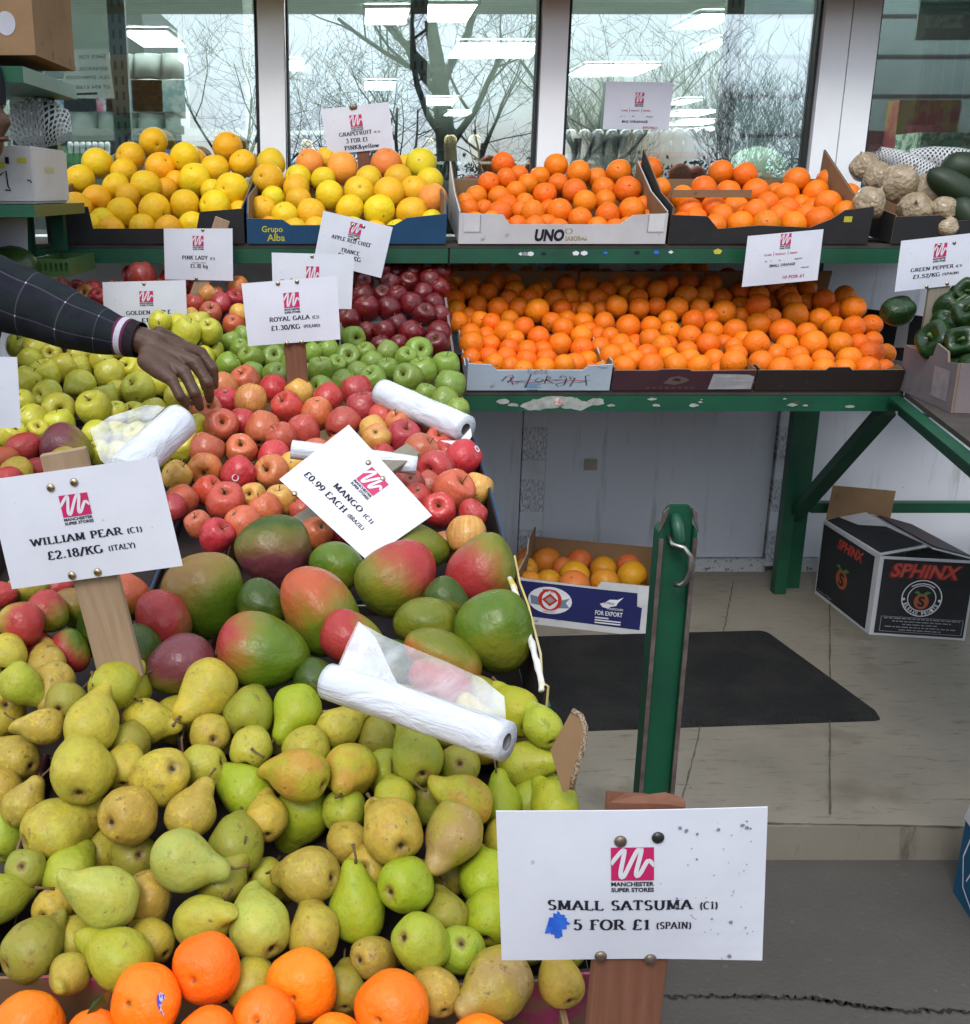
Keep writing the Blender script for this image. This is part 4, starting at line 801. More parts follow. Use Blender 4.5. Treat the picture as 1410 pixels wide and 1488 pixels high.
for i, ch in enumerate('ELSAAD FRUITS'):
    if ch == ' ': continue
    an = R(205 + i * 10.8); qs = fit(sans_text(ch, 1, 0, 0, bold=.03), -.013, .013, -.02, .02); ca, sa = math.cos(an + math.pi / 2), math.sin(an + math.pi / 2)
    arc += [[(.49 + .175 * math.cos(an) + a * ca - b * sa, .50 + .192 * math.sin(an) + (a * sa + b * ca) * 1.05) for a, b in q] for q in qs]
inked('ring_lettering', arc, f, .0015, M_WINK, t); inked('script_line', line2([(.37, .64), (.43, .675), (.49, .685), (.55, .675), (.61, .64)], .012), f, .0015, M_WINK, t)
def pome(f, cx, cy, r, par):
    inked('fruit_emblem', disc2(cx, cy, r, r * 1.25), f, .0016, M_ORI, par); inked('letter_emblem', fit(sans_text('S', 1, 0, 0, bold=.04), cx - r * .45, cx + r * .45, cy - r * .85, cy + r * .85), f, .002, M_BCARD, par)
    inked('leaf_emblem', poly2([(cx, cy + r * 1.1), (cx + r * .6, cy + r * 1.7), (cx + r * 1.2, cy + r * 1.5), (cx + r * .5, cy + r * 1.05)]) + poly2([(cx, cy + r * 1.1), (cx - r * .7, cy + r * 1.75), (cx - r * 1.1, cy + r * 1.4), (cx - r * .4, cy + r * 1.05)]), f, .0018, M_GRNI, par)
pome(f, .49, .46, .078, t)
inked('address_frame', frame2(.10, .06, .95, .25, .006), f, .0015, M_GREYI, t)
dash = []
for r_, (xa, xb) in enumerate(((.13, .92), (.22, .83), (.33, .72), (.15, .90), (.30, .74))):
    x = xa
    while x < xb - .02:
        l = random.uniform(.02, .075); dash += rect2(x, .225 - r_ * .036, min(xb, x + l), .238 - r_ * .036); x += l + .012
inked('address_print', dash, f, .0015, M_GREYI, t)
nrm = Vector((sl_.y, -sl_.x, 0)).normalized() * -1
if nrm.x > 0: nrm = -nrm
g = lambda a, b, off: sl_ * (1 - a) + nrm * off + Vector((0, 0, b * hgt))
inked('side_print', poly2([(.02, .05), (.93, .03), (.93, .955), (.02, .97)]), g, .001, M_BCARD, t); sphinx(g, M_BCARD, t, False); pome(g, .45, .42, .10, t)
inked('origin_print', fit(sans_text('Produce of Egypt', 1, 0, 0), .05, .32, .06, .10), g, .0016, M_GREYI, t)
def flap(nm, pts, mats, th=.004):
    bm = NB(); n = len(pts); a = [bm.verts.new(p) for p in pts]; b = [bm.verts.new(Vector(p) - Vector((0, 0, th))) for p in pts]
    bm.faces.new(a); bm.faces.new(b[::-1]); [bm.faces.new((a[i], b[i], b[(i + 1) % n], a[(i + 1) % n])) for i in range(n)]; bmesh.ops.recalc_face_normals(bm, faces=bm.faces); return obj(nm, bm, mats, t)
z = Vector((0, 0, hgt + .004)); w1 = Vector((wf, 0, 0))
flap('top_flap', [z, z + w1 * .47 + Vector((0, 0, .035)), z + w1 * .47 + sl_ + Vector((0, 0, .035)), z + sl_], M_WCARD); flap('top_flap', [z + w1, z + w1 + sl_, z + w1 * .52 + sl_ + Vector((0, 0, .03)), z + w1 * .52 + Vector((0, 0, .03))], M_WCARD)
d = Vector((0, 0, .004))
flap('flap_print', [z + d + w1 * .02 + sl_ * .03, z + d + w1 * .45 + sl_ * .03 + Vector((0, 0, .034)), z + d + w1 * .40 + sl_ * .55 + Vector((0, 0, .031)), z + d + w1 * .20 + sl_ * .70 + Vector((0, 0, .016)), z + d + w1 * .15 + sl_ * .97 + Vector((0, 0, .012)), z + d + w1 * .02 + sl_ * .97], M_BCARD, .001)
flap('flap_print', [z + d + w1 * .98 + sl_ * .03, z + d + w1 * .98 + sl_ * .97, z + d + w1 * .55 + sl_ * .97 + Vector((0, 0, .03)), z + d + w1 * .55 + sl_ * .03 + Vector((0, 0, .03))], [plain('maroon black print', (.05, .018, .018), (.02, .02, .022), 9, lo=.45, hi=.55)], .001)
flap('inner_flap', [z + sl_ + w1 * .02, z + sl_ + w1 * .75, z + sl_ * 1.04 + w1 * .80 + Vector((0, 0, .11)), z + sl_ * 1.04 + w1 * .08 + Vector((0, 0, .12))], M_KRAFT)
# doormat
mp_ = [onZ(u, v, .012) for u, v in ((700, 929), (1112, 918), (1279, 1040), (690, 1061))]
for q in mp_: q.z = .017
t = thing('doormat', mp_[0], 'black ribbed rubber doormat on the shop floor', 'doormat')
bm = NB(); q = [p - mp_[0] for p in mp_]
def rnd_poly(q, r=.03):
    out = []
    for i in range(len(q)):
        a, b, c_ = q[i - 1], q[i], q[(i + 1) % len(q)]; d0 = (a - b).normalized() * r; d1 = (c_ - b).normalized() * r
        for k in range(6): s = k / 5; out.append(b + d0 * (1 - s) ** 2 + d1 * s ** 2)
    return out
q = rnd_poly(q); top = [bm.verts.new(p) for p in q]; low = [bm.verts.new(p + Vector((0, 0, -.0165)) + (p - (q[0] + q[12]) / 2).normalized() * .012) for p in q]
bm.faces.new(top); n_ = len(q); [bm.faces.new((low[i], low[(i + 1) % n_], top[(i + 1) % n_], top[i])) for i in range(n_)]; bmesh.ops.recalc_face_normals(bm, faces=bm.faces)
m = N('black rubber'); v = m.coord(); o_ = m.sep(v); vv = m.math('ADD', m.math('ABSOLUTE', m.math('SINE', m.math('MULTIPLY', o_[0], 230.))), m.math('ABSOLUTE', m.math('SINE', m.math('MULTIPLY', o_[1], 230.)))); m.bump(vv, .5, .004)
obj('rubber_mat', bm, m.fin(m.mix(m.ramp(m.noise(5, 5, v), .45, .75), (.011, .011, .011), (.022, .021, .019)), .8, .2), t)
# ---------------------------------------------------------------- fruit
def mesh_of(name, bm, mat, smooth=True):
    me = bpy.data.meshes.new(name); bm.to_mesh(me); bm.free(); me.materials.append(mat)
    me.polygons.foreach_set('use_smooth', [smooth] * len(me.polygons)); return me
def warp(bm, amt, seed, sc=1.):
    for v in bm.verts:
        n = mnoise.noise_vector(v.co * sc + Vector((seed * 3.1, seed * 1.7, 5))); v.co += n * amt
AP = [(0, .60), (.09, .635), (.2, .78), (.43, .90), (.74, .80), (.95, .42), (1.0, .04), (.93, -.36), (.73, -.71), (.5, -.885), (.29, -.92), (.14, -.85), (0, -.78)]
PE = [(0, -.86), (.11, -.89), (.26, -.97), (.52, -.91), (.8, -.66), (.97, -.24), (1.0, .06), (.93, .42), (.75, .8), (.56, 1.08), (.45, 1.32), (.37, 1.53), (.25, 1.70), (.10, 1.77), (0, 1.75)]
OR = [(0, .90), (.05, .915), (.13, .955), (.42, .885), (.74, .66), (.95, .30), (1., 0), (.95, -.31), (.73, -.68), (.4, -.90), (.12, -.965), (.05, -.95), (0, -.945)]
GF = [(0, .84), (.07, .855), (.18, .90), (.45, .86), (.77, .63), (.96, .28), (1., -.02), (.95, -.33), (.73, -.68), (.4, -.88), (0, -.94)]
SA = [(0, .70), (.05, .72), (.13, .79), (.30, .80), (.62, .67), (.9, .34), (1., 0), (.93, -.33), (.68, -.64), (.35, -.76), (.12, -.75), (0, -.72)]
MG = [(0, -1), (.33, -.94), (.66, -.74), (.9, -.40), (1., .0), (.97, .33), (.82, .65), (.54, .88), (.22, .985), (0, 1)]
def variants(name, prof, mat, k, wob, wp, fn=None, sc=1., n=30):
    out = []
    for i in range(k):
        bm = NB(); lathe(bm, spline(prof, 4), n, wob, i + 1); warp(bm, wp, i + 1, sc)
        if fn: [fn(v, i) for v in bm.verts]
        out.append(mesh_of(name, bm, mat))
    return out
def pearbend(v, i):
    if v.co.z > 0: v.co.x += (.05 + .05 * i) * v.co.z ** 2 * (-1) ** i
def mangobend(v, i):
    v.co = Vector((v.co.z, v.co.x, v.co.y)); v.co.y += .10 * v.co.x ** 2 - .04; v.co.y *= 1 + .07 * v.co.x
ME = {'apple': variants('apple', AP, M_AP, 4, .10, .05), 'pear': variants('pear', PE, M_PE, 4, .12, .07, pearbend), 'orange': variants('orange', OR, M_OR, 4, .06, .045), 'grapefruit': variants('grapefruit', GF, M_OR, 3, .05, .03),
      'satsuma': variants('satsuma', SA, M_OR, 3, .09, .06), 'mango': variants('mango', MG, M_MA, 3, .06, .05, mangobend)}
def stem_mesh(L, r, z0, bend):
    bm = NB(); tube(bm, [(0, 0, z0), (.02, 0, z0 + L * .35), (bend * .5, .02, z0 + L * .7), (bend, .03, z0 + L)], [r * 1.1, r * .8, r * .85, r * 1.3], 8); return mesh_of('stem', bm, M_STEM)
PSTEM = [stem_mesh(.62, .055, 1.70, b) for b in (.25, -.2, .08)]; ASTEM = [stem_mesh(.50, .035, .60, b) for b in (.16, -.12)]
bm = NB(); bmesh.ops.create_circle(bm, cap_ends=True, segments=18, radius=.2)
bmesh.ops.subdivide_edges(bm, edges=bm.edges[:], cuts=1)
for v in bm.verts: v.co.z = 1.004 - (v.co.x ** 2 + v.co.y ** 2) * .5
STK = mesh_of('sticker', bm, plain('fruit sticker', (.66, .64, .66), (.45, .08, .14), 4, .4, lo=.55, hi=.6)); STKB = STK.copy(); STKB.materials.clear(); STKB.materials.append(plain('blue fruit sticker', (.04, .17, .33), (.5, .55, .58), 7, .4, lo=.52, hi=.56))
STKG = STK.copy(); STKG.materials.clear(); STKG.materials.append(plain('green fruit sticker', (.12, .38, .03), (.2, .5, .06), 9, .35))
FRUIT = {
 'pear': '''-414 1234 772 260 69 -20 -70 0 1 0
-450 1299 779 287 -14 93 33 1 1 0
-402 1310 758 290 -14 95 27 2 1 0
-380 1266 756 282 5 -95 -31 2 1 0
-313 1169 747 338 -10 83 55 1 1 0
-300 1234 767 303 67 75 0 0 1 0
-287 1281 743 285 28 -95 13 1 1 0
-369 1179 742 236 -97 6 22 2 1 0
-409 1185 696 280 -83 55 9 2 2 0
-382 1108 678 242 57 23 79 2 1 0
-309 1106 724 378 -9 94 32 1 2 0
-222 1116 710 344 -52 50 -69 3 2 0
-264 1237 719 306 98 -5 -19 1 1 0
-251 1063 694 338 46 86 -23 2 2 0
-339 1083 662 377 81 59 3 3 2 0
-185 1252 757 367 -47 -86 -22 1 1 0
-186 1077 686 282 31 85 43 2 1 0
-269 1144 707 261 0 93 37 1 1 0
-275 1191 712 269 0 95 30 4 1 0
-416 1140 681 261 17 96 21 2 1 0
-355 1223 752 274 14 98 -11 4 1 0
-133 1229 734 321 14 94 32 4 1 0
-74 1237 736 314 -51 -77 -39 5 1 0
-179 1206 718 272 -28 95 -17 3 1 0
-127 1180 712 267 17 89 41 1 1 0
-24 1218 719 277 60 79 13 1 2 0
25 1223 701 277 17 91 37 4 1 0
-129 1140 677 320 -73 41 55 5 1 0
-64 1114 715 327 -84 52 13 6 1 0
-61 1178 711 311 21 96 19 1 1 0
-8 1152 701 321 -20 -98 -5 6 1 0
-64 1134 655 344 -47 -36 -81 5 1 0
-15 1113 669 267 32 92 22 0 1 0
-103 1096 669 253 -14 95 27 3 1 0
-133 1055 662 323 1 97 24 4 1 0
42 1112 686 255 -5 96 27 0 1 0
69 1143 720 318 -16 97 18 0 2 0
119 1155 703 263 6 82 -57 4 2 0
33 1179 681 269 0 99 11 0 1 0
124 1099 689 294 -97 7 25 6 1 0
166 1132 660 263 -12 28 95 5 1 0
197 1236 731 314 -26 94 22 5 1 0
222 1190 734 246 -29 87 40 0 1 0
196 1183 687 297 71 -54 44 0 1 0
203 1151 658 267 69 52 50 0 1 0
225 1112 675 290 -25 97 7 5 1 0
105 1043 687 326 -48 -60 -64 7 1 0
37 1036 691 346 -29 96 -5 3 2 0
-185 1001 679 323 99 -4 -13 8 1 0
-254 963 661 328 -95 -13 29 8 1 0
-317 990 629 235 32 92 -23 3 2 0
-323 924 628 306 65 76 4 4 2 0
-357 1030 648 242 -5 73 -69 4 1 0
-231 912 626 316 -73 68 5 0 1 0
-281 905 616 219 -30 -94 18 3 1 0
-210 958 612 239 -71 69 15 1 2 0
-221 1002 637 261 37 -26 -89 2 2 0
-159 960 635 294 56 -31 77 1 1 0
-100 952 635 341 -49 84 22 8 2 0
-49 1007 657 311 -80 54 -27 2 1 0
-45 955 624 280 -9 96 27 3 1 0
0 985 628 315 -4 28 96 5 1 0
-9 1076 650 251 -14 97 19 3 1 0
50 992 656 308 64 75 -19 5 1 0
62 925 637 292 68 47 -57 0 2 0
138 1033 636 305 -21 97 9 5 1 0
138 991 618 310 25 92 31 5 1 0
138 898 614 333 -87 -41 -27 7 1 0
197 896 613 233 -24 95 20 3 1 0
15 942 606 229 66 66 -36 2 1 0
-13 916 589 225 -2 98 22 4 1 0
77 888 610 238 -25 94 22 2 1 0
-105 910 600 257 8 98 18 1 1 0
93 981 627 233 0 96 27 4 1 0
-448 1251 719 331 -47 44 -76 1 0 1
-411 1111 638 304 -10 88 47 0 0 1
-375 994 638 266 70 70 -10 0 0 1
-289 960 614 251 56 82 -14 1 0 1
-294 1094 626 270 54 65 54 1 0 1
-249 1070 637 277 -40 71 -59 4 0 1
-182 1159 699 294 -91 22 -36 1 0 1
-146 1012 643 251 53 41 74 4 0 1
-103 1054 617 262 65 44 -62 1 0 1
18 1304 707 353 -60 62 51 1 0 1
65 1267 716 328 -72 34 60 1 0 1
110 1232 720 301 72 40 -57 1 0 1
154 1281 728 320 50 73 -46 4 0 1
149 1197 719 326 -50 58 64 1 0 1
171 1092 641 303 -13 20 -97 1 0 1
184 1039 628 289 46 24 -85 1 0 1
173 963 612 256 46 69 56 1 0 1
210 1069 656 280 71 58 40 1 0 1
209 991 628 272 66 59 47 1 0 1
209 947 616 240 -31 10 -95 1 0 1
104 942 615 257 5 59 -80 0 0 1
233 1028 648 263 23 93 -28 4 0 1
-314 1038 637 290 37 84 40 0 0 1
100 1065 619 264 -59 14 -80 4 0 1
81 1150 663 306 -71 -11 -70 4 0 1
-229 1280 700 342 94 29 -20 1 0 1
241 1215 677 299 -59 21 -78 0 0 1
11 1036 643 290 20 72 -66 1 0 1''',
 'satsuma': '''-146 893 632 330 -30 -93 23 0 2 0
-199 862 621 335 -42 -74 52 0 2 0
-309 856 596 329 35 -92 15 0 2 0
-245 843 591 274 -16 -79 59 0 2 0
-53 895 611 336 -28 -93 23 0 2 0
-88 850 608 294 -15 -73 67 0 2 0
-136 827 608 287 17 -47 86 0 2 0
32 858 615 347 -43 -85 31 0 2 0
-22 841 589 286 -16 -5 99 0 2 0
113 839 589 286 -16 -69 71 0 2 0''',
 'gala': '''-316 2549 909 369 48 1 -88 55 0 0 0 0 0
-268 2613 913 361 -31 -49 82 70 0 0 0 0 0
-195 2531 907 335 2 54 84 95 0 0 0 0 0
-237 2398 903 371 17 74 66 50 0 0 0 0 0
-134 2501 906 331 -58 12 80 25 0 0 0 0 0
-151 2354 896 365 -48 -46 75 90 0 0 0 0 0
-87 2331 891 354 -1 25 -97 60 0 0 0 0 0
-294 2433 893 354 3 40 -92 97 0 0 0 0 0
-326 2325 897 346 40 -74 54 60 2 0 0 0 0
-283 2245 882 364 20 -86 46 75 2 0 0 0 0
-245 2297 875 321 16 46 88 95 0 0 0 0 0
-198 2250 871 379 19 72 66 70 0 0 0 0 0
-113 2245 872 343 35 7 -93 85 0 0 0 0 0
-156 2198 862 344 -48 -17 86 80 0 0 0 0 0
-296 2110 859 351 41 32 85 75 0 0 -12 -72 69
-231 2130 855 327 4 -71 70 60 2 0 0 0 0
-290 2029 841 339 4 -100 -9 55 2 0 0 0 0
-166 2127 846 313 0 -66 -75 90 0 0 0 0 0
-223 1999 839 341 70 39 60 97 0 0 -8 -99 9
-161 2015 838 344 -39 -79 48 60 2 0 0 0 0
-339 1996 837 283 64 1 77 12 0 0 0 0 0
-312 1884 822 293 -73 -17 -67 75 0 0 0 0 0
-272 1921 829 273 65 -33 68 85 0 0 0 0 0
-229 1838 830 358 3 -49 87 85 2 0 0 0 0
-187 1896 827 245 -31 -86 41 30 2 0 0 0 0
-135 1868 824 291 -15 -16 98 30 0 0 0 0 0
-159 1818 823 295 -48 11 87 70 0 0 0 0 0
-191 1759 813 333 52 30 -80 70 0 0 0 0 0
-94 1831 816 256 -57 6 82 80 0 0 0 0 0
-264 1754 815 240 -37 -33 87 70 0 0 0 0 0
-126 2068 838 285 72 34 61 15 0 0 0 0 0
-321 1834 821 256 -46 43 78 90 0 0 0 0 0
-65 2450 903 340 -81 -19 -56 95 0 0 0 0 0
-3 2511 906 372 -21 35 91 98 0 0 -68 -59 44
12 2367 891 397 -14 -3 99 97 0 0 0 0 0
-32 2269 879 360 56 65 51 85 0 0 0 0 0
33 2236 873 299 -28 82 51 20 0 0 0 0 0
91 2269 880 331 -49 -28 83 60 0 0 0 0 0
53 2316 883 316 24 51 83 80 0 0 0 0 0
94 2205 863 373 20 -45 87 98 0 0 87 -39 31
38 2179 869 306 10 74 -66 40 0 0 0 0 0
165 2191 859 308 -1 -63 78 75 0 0 0 0 0
124 2109 856 358 64 -24 73 75 0 0 0 0 0
206 2085 852 361 -77 -21 -61 98 0 0 67 -45 59
151 2039 842 360 -57 -82 0 90 2 0 0 0 0
171 1911 830 389 52 -44 73 72 0 0 0 0 0
219 1953 823 297 34 41 85 25 0 0 0 0 0
93 1944 835 307 -8 73 -68 85 0 0 0 0 0
131 1981 820 294 68 34 66 85 0 0 0 0 0
140 1819 822 307 -8 -79 61 90 2 0 0 0 0
197 1817 815 254 56 -7 82 90 0 0 0 0 0
174 1674 824 317 -5 -46 -89 45 0 0 0 0 0
177 2138 846 294 -3 86 51 90 0 0 0 0 0
104 1891 824 282 -9 60 -79 90 0 0 0 0 0
-96 1977 818 326 -45 67 59 72 0 1 0 0 0
-83 2152 843 311 -29 -74 61 71 0 1 0 0 0
-68 1735 807 283 -36 67 -64 66 0 1 0 0 0
-55 1868 810 273 -18 -61 -77 71 0 1 0 0 0
-46 2040 829 319 34 53 78 65 0 1 0 0 0
-35 2189 841 336 23 65 -72 81 0 1 0 0 0
-29 1766 797 268 38 -24 -90 92 0 1 0 0 0
-12 1926 819 295 7 -52 85 75 0 1 0 0 0
0 2080 825 339 36 -56 75 84 0 1 0 0 0
12 1803 810 277 59 -13 -80 80 0 1 0 0 0
32 1956 811 291 3 48 88 87 0 1 0 0 0
48 2124 835 340 -54 -9 84 96 0 1 0 0 0
54 1832 801 287 -45 -41 79 70 0 1 0 0 0
-231 1718 806 284 56 -31 76 96 0 1 0 0 0
23 1718 801 262 29 11 95 93 0 1 0 0 0
71 2493 892 372 38 -30 -87 68 0 1 0 0 0
140 2311 866 372 -54 46 71 76 0 1 0 0 0
146 1708 792 272 -12 14 98 61 0 1 0 0 0''',
 'golden': '''-789 2843 944 293 0 -94 34 0 2 0
-840 2871 954 340 -9 57 82 0 0 0
-836 2799 935 315 -79 3 61 0 0 0
-723 2840 939 301 -76 -37 53 0 0 0
-649 2793 934 314 53 -13 -84 0 0 0
-759 2662 920 376 -21 -30 93 0 0 0
-731 2722 929 349 39 24 -89 0 0 0
-711 2784 914 375 -37 -3 93 0 0 0
-789 2599 913 368 61 16 77 0 0 0
-653 2572 910 380 -7 -61 -79 0 0 0
-708 2497 905 323 -56 -83 -2 0 2 0
-605 2674 918 378 -37 34 87 0 0 0
-567 2745 917 361 -36 -65 67 0 0 0
-503 2507 908 403 -41 -60 69 0 2 0
-516 2694 913 406 6 -20 98 0 0 0
-572 2473 898 312 -19 16 97 0 0 0
-563 2321 902 375 -20 -52 83 0 2 0
-648 2349 894 394 43 -88 21 0 2 0
-739 2402 901 288 15 49 -86 0 0 0
-688 2294 884 342 58 35 -73 0 0 0
-627 2277 877 333 -20 -3 98 0 0 0
-525 2352 887 269 -17 31 -94 0 0 0
-703 2196 871 294 53 -37 76 0 0 0
-741 2235 867 299 58 1 81 0 0 0
-663 2236 870 257 32 -59 74 0 0 0
-511 2863 1025 292 40 -7 91 0 0 0
-468 2898 1012 332 -21 7 -98 0 0 0
-440 2841 999 379 46 -9 88 0 0 0
-382 2869 999 329 -14 -55 82 0 0 0
-421 2938 1012 337 -2 4 100 0 0 0
-384 2898 947 325 3 -82 58 0 0 0
-479 2625 907 346 -19 -17 -97 0 0 0
-403 2452 899 348 4 -50 86 0 0 0
-397 2830 932 336 -34 -45 83 0 0 0
-343 2272 871 296 -46 8 89 0 0 0
-347 2149 857 343 -26 -65 72 0 0 0
-356 2370 881 271 47 -47 74 0 0 0
-560 2536 900 288 -3 -39 -92 0 0 0
-544 2246 865 292 -29 -50 -82 0 0 1
-522 2171 838 272 -41 -38 83 0 0 1
-510 2284 856 275 17 32 93 0 0 1
-623 2896 955 391 -26 52 81 0 0 1
-476 2152 843 264 27 38 88 0 0 1
-492 2385 873 323 -27 -49 83 0 0 1
-457 2235 860 285 -34 -43 83 0 0 1
-580 2954 956 399 0 -55 84 0 0 1
-431 2130 841 274 77 -16 62 0 0 1
-454 2427 873 333 43 -48 -77 0 0 1
-421 2276 858 298 -15 -9 99 0 0 1
-519 2922 969 356 27 76 -59 0 0 1
-397 2172 838 293 61 17 -77 0 0 1
-490 2848 925 372 40 -24 88 0 0 1
-415 2692 906 353 -10 -41 91 0 0 1
-393 2332 876 300 0 -53 85 0 0 1
-454 2906 935 355 8 74 67 0 0 1
-367 2590 899 339 71 21 -68 0 0 1
-702 2919 942 350 32 42 85 0 0 1
-893 2922 951 381 -9 -44 89 0 0 1''',
 'green': '''-337 2956 959 303 -35 25 90 0 0 0 0 0 0
-310 2909 949 288 -10 49 -86 0 0 0 0 0 0
-327 2765 929 311 78 -8 62 0 0 0 0 0 0
-273 2815 939 334 -44 -58 69 0 0 0 0 0 0
-259 2691 918 312 -33 -38 -87 0 0 0 0 0 0
-219 2849 933 347 17 -83 53 0 0 0 0 0 0
-202 2677 919 311 -45 69 -57 0 0 0 0 0 0
-312 3018 968 298 29 25 92 0 0 0 0 0 0
-13 2987 968 343 39 -91 9 0 2 0 0 0 0
-118 2856 944 285 71 22 67 0 0 0 0 0 0
-78 2908 946 308 -59 -4 80 0 0 0 0 0 0
-25 2820 937 352 10 -90 43 0 2 0 0 0 0
22 2877 941 286 -38 -36 85 0 0 0 0 0 0
-90 2699 924 347 -3 -19 98 0 0 0 0 0 0
-56 2771 925 277 38 -58 72 0 0 0 0 0 0
37 2782 932 304 74 2 -67 0 0 0 0 0 0
77 2867 946 304 51 48 71 0 0 0 0 0 0
122 2816 937 299 32 -60 73 0 0 0 0 0 0
158 2873 947 385 19 -91 37 0 2 0 -47 -86 20
75 2725 923 290 -15 -22 96 0 0 0 0 0 0
0 2681 918 319 -22 -59 -78 0 0 0 21 -88 42
-33 2606 912 311 -70 9 -70 0 0 0 0 0 0
38 2619 913 346 -34 -47 82 0 0 0 0 0 0
123 2640 915 373 -56 -67 49 0 2 0 0 0 0
162 2714 922 349 -30 -22 93 0 0 0 0 0 0
223 2754 927 353 -3 -25 97 0 0 0 24 -83 50
217 2572 910 364 22 29 93 0 0 0 0 0 0
194 2430 900 315 -35 -33 -88 0 0 0 0 0 0
156 2502 901 252 25 -11 96 0 0 0 0 0 0
-83 2534 907 319 -62 -67 41 0 0 0 0 0 0
-186 2987 951 340 -1 76 65 0 0 1 0 0 0
-167 2813 922 310 -11 24 97 0 0 1 0 0 0
-123 3032 964 353 26 42 -87 0 0 1 0 0 0
-67 3061 970 326 -76 -5 64 0 0 1 0 0 0
116 2444 893 273 -3 60 80 0 0 1 0 0 0
-261 2987 951 348 -18 49 86 0 0 1 0 0 0
219 2383 889 266 -13 3 -99 0 0 1 0 0 0
-137 2735 908 317 -14 43 -89 0 0 1 0 0 0''',
 'red': '''18 3272 1090 291 19 19 96 0 0 0 0 0 0
94 3272 1088 331 39 12 91 0 0 0 0 0 0
149 3289 1090 312 1 -65 76 0 0 0 0 0 0
163 3335 1119 296 -33 27 90 0 0 0 0 0 0
214 3292 1096 353 12 16 -98 0 0 0 0 0 0
25 3124 1031 376 -28 -22 94 0 0 0 0 0 0
14 3204 1058 345 -45 -20 87 0 0 0 0 0 0
89 3145 1029 359 -17 57 80 0 0 0 0 0 0
152 3159 1039 341 41 37 83 0 0 0 0 0 0
218 3181 1039 314 -50 38 78 0 0 0 0 0 0
184 3096 1017 335 24 -68 69 0 2 0 0 0 0
73 3008 982 299 -51 19 84 0 0 0 0 0 0
26 3035 979 282 -39 -3 -92 0 0 0 0 0 0
110 3058 995 294 -38 17 91 0 0 0 -19 -76 62
146 3013 978 346 69 -16 71 0 0 0 0 0 0
223 3014 978 337 -53 62 58 0 0 0 0 0 0
210 2936 958 356 -27 -67 70 0 2 0 0 0 0
111 2955 956 257 28 29 -91 0 0 0 0 0 0
61 2945 953 275 -21 -13 97 0 0 0 0 0 0
-25 3089 1005 334 43 44 -79 0 0 0 0 0 0
71 3317 1120 294 12 -27 96 0 0 0 0 0 0
113 3355 1117 297 45 58 68 0 0 0 0 0 0
114 3201 1059 305 -19 -27 94 0 0 0 0 0 0
188 3219 1067 287 37 36 86 0 0 0 0 0 0
239 3240 1077 308 -61 -17 77 0 0 0 0 0 0
70 3230 1060 288 9 -71 70 0 0 0 0 0 0
51 3364 1137 287 60 14 79 0 0 0 0 0 0
145 3392 1143 289 -58 -1 82 0 0 0 0 0 0
206 3367 1135 288 50 -59 63 0 0 0 0 0 0
247 3338 1117 286 36 -36 86 0 0 0 0 0 0
-39 3171 1044 313 43 -18 88 0 0 0 0 0 0
-62 3365 1107 325 -65 -12 -75 0 0 1 0 0 0
-30 3310 1081 335 45 31 83 0 0 1 0 0 0
233 3133 1009 322 70 6 71 0 0 1 0 0 0
21 3407 1114 334 -32 31 -90 0 0 1 0 0 0''',
 'pink': '''-466 3160 1039 312 30 13 95 85 0 0 0 0 0
-430 3201 1066 256 73 30 61 40 0 0 0 0 0
-407 3238 1065 219 -55 -30 -78 60 0 0 0 0 0
-386 3156 1042 311 40 44 80 90 0 0 0 0 0
-355 3202 1049 296 37 -50 79 90 0 0 0 0 0
-411 3107 1018 336 11 -56 82 70 0 0 0 0 0
-348 3252 1079 329 -26 -35 90 55 0 0 0 0 0
-342 3059 995 313 2 74 -68 70 0 0 0 0 0
-333 3114 1019 269 -29 52 81 20 0 0 0 0 0
-463 3090 1012 248 -17 72 68 30 0 0 0 0 0
-631 3280 1111 422 5 21 -98 85 0 0 0 0 0
-814 3246 1076 279 70 26 -67 95 0 0 0 0 0
-780 3208 1066 286 7 -96 28 45 2 0 0 0 0
-738 3179 1057 274 11 -68 73 95 0 0 0 0 0
-769 3264 1073 260 -37 62 69 90 0 0 0 0 0
-561 3339 1100 286 27 34 90 95 0 0 0 0 0
-673 3330 1109 285 -30 19 -93 90 0 0 0 0 0
-869 3289 1072 307 -1 -66 75 71 0 1 0 0 0
-718 3289 1072 279 7 51 -86 81 0 1 0 0 0
-671 3254 1066 300 -56 6 82 72 0 1 0 0 0
-626 3225 1048 303 -18 -65 74 72 0 1 0 0 0
-590 3307 1071 291 -68 45 59 64 0 1 0 0 0
-574 3209 1040 290 30 -17 94 60 0 1 0 0 0
-542 3265 1065 291 23 57 79 97 0 1 0 0 0
-522 3191 1032 305 68 -4 73 80 0 1 0 0 0
-508 3306 1071 287 -49 -45 74 98 0 1 0 0 0
-463 3277 1073 288 -63 45 -63 79 0 1 0 0 0''',
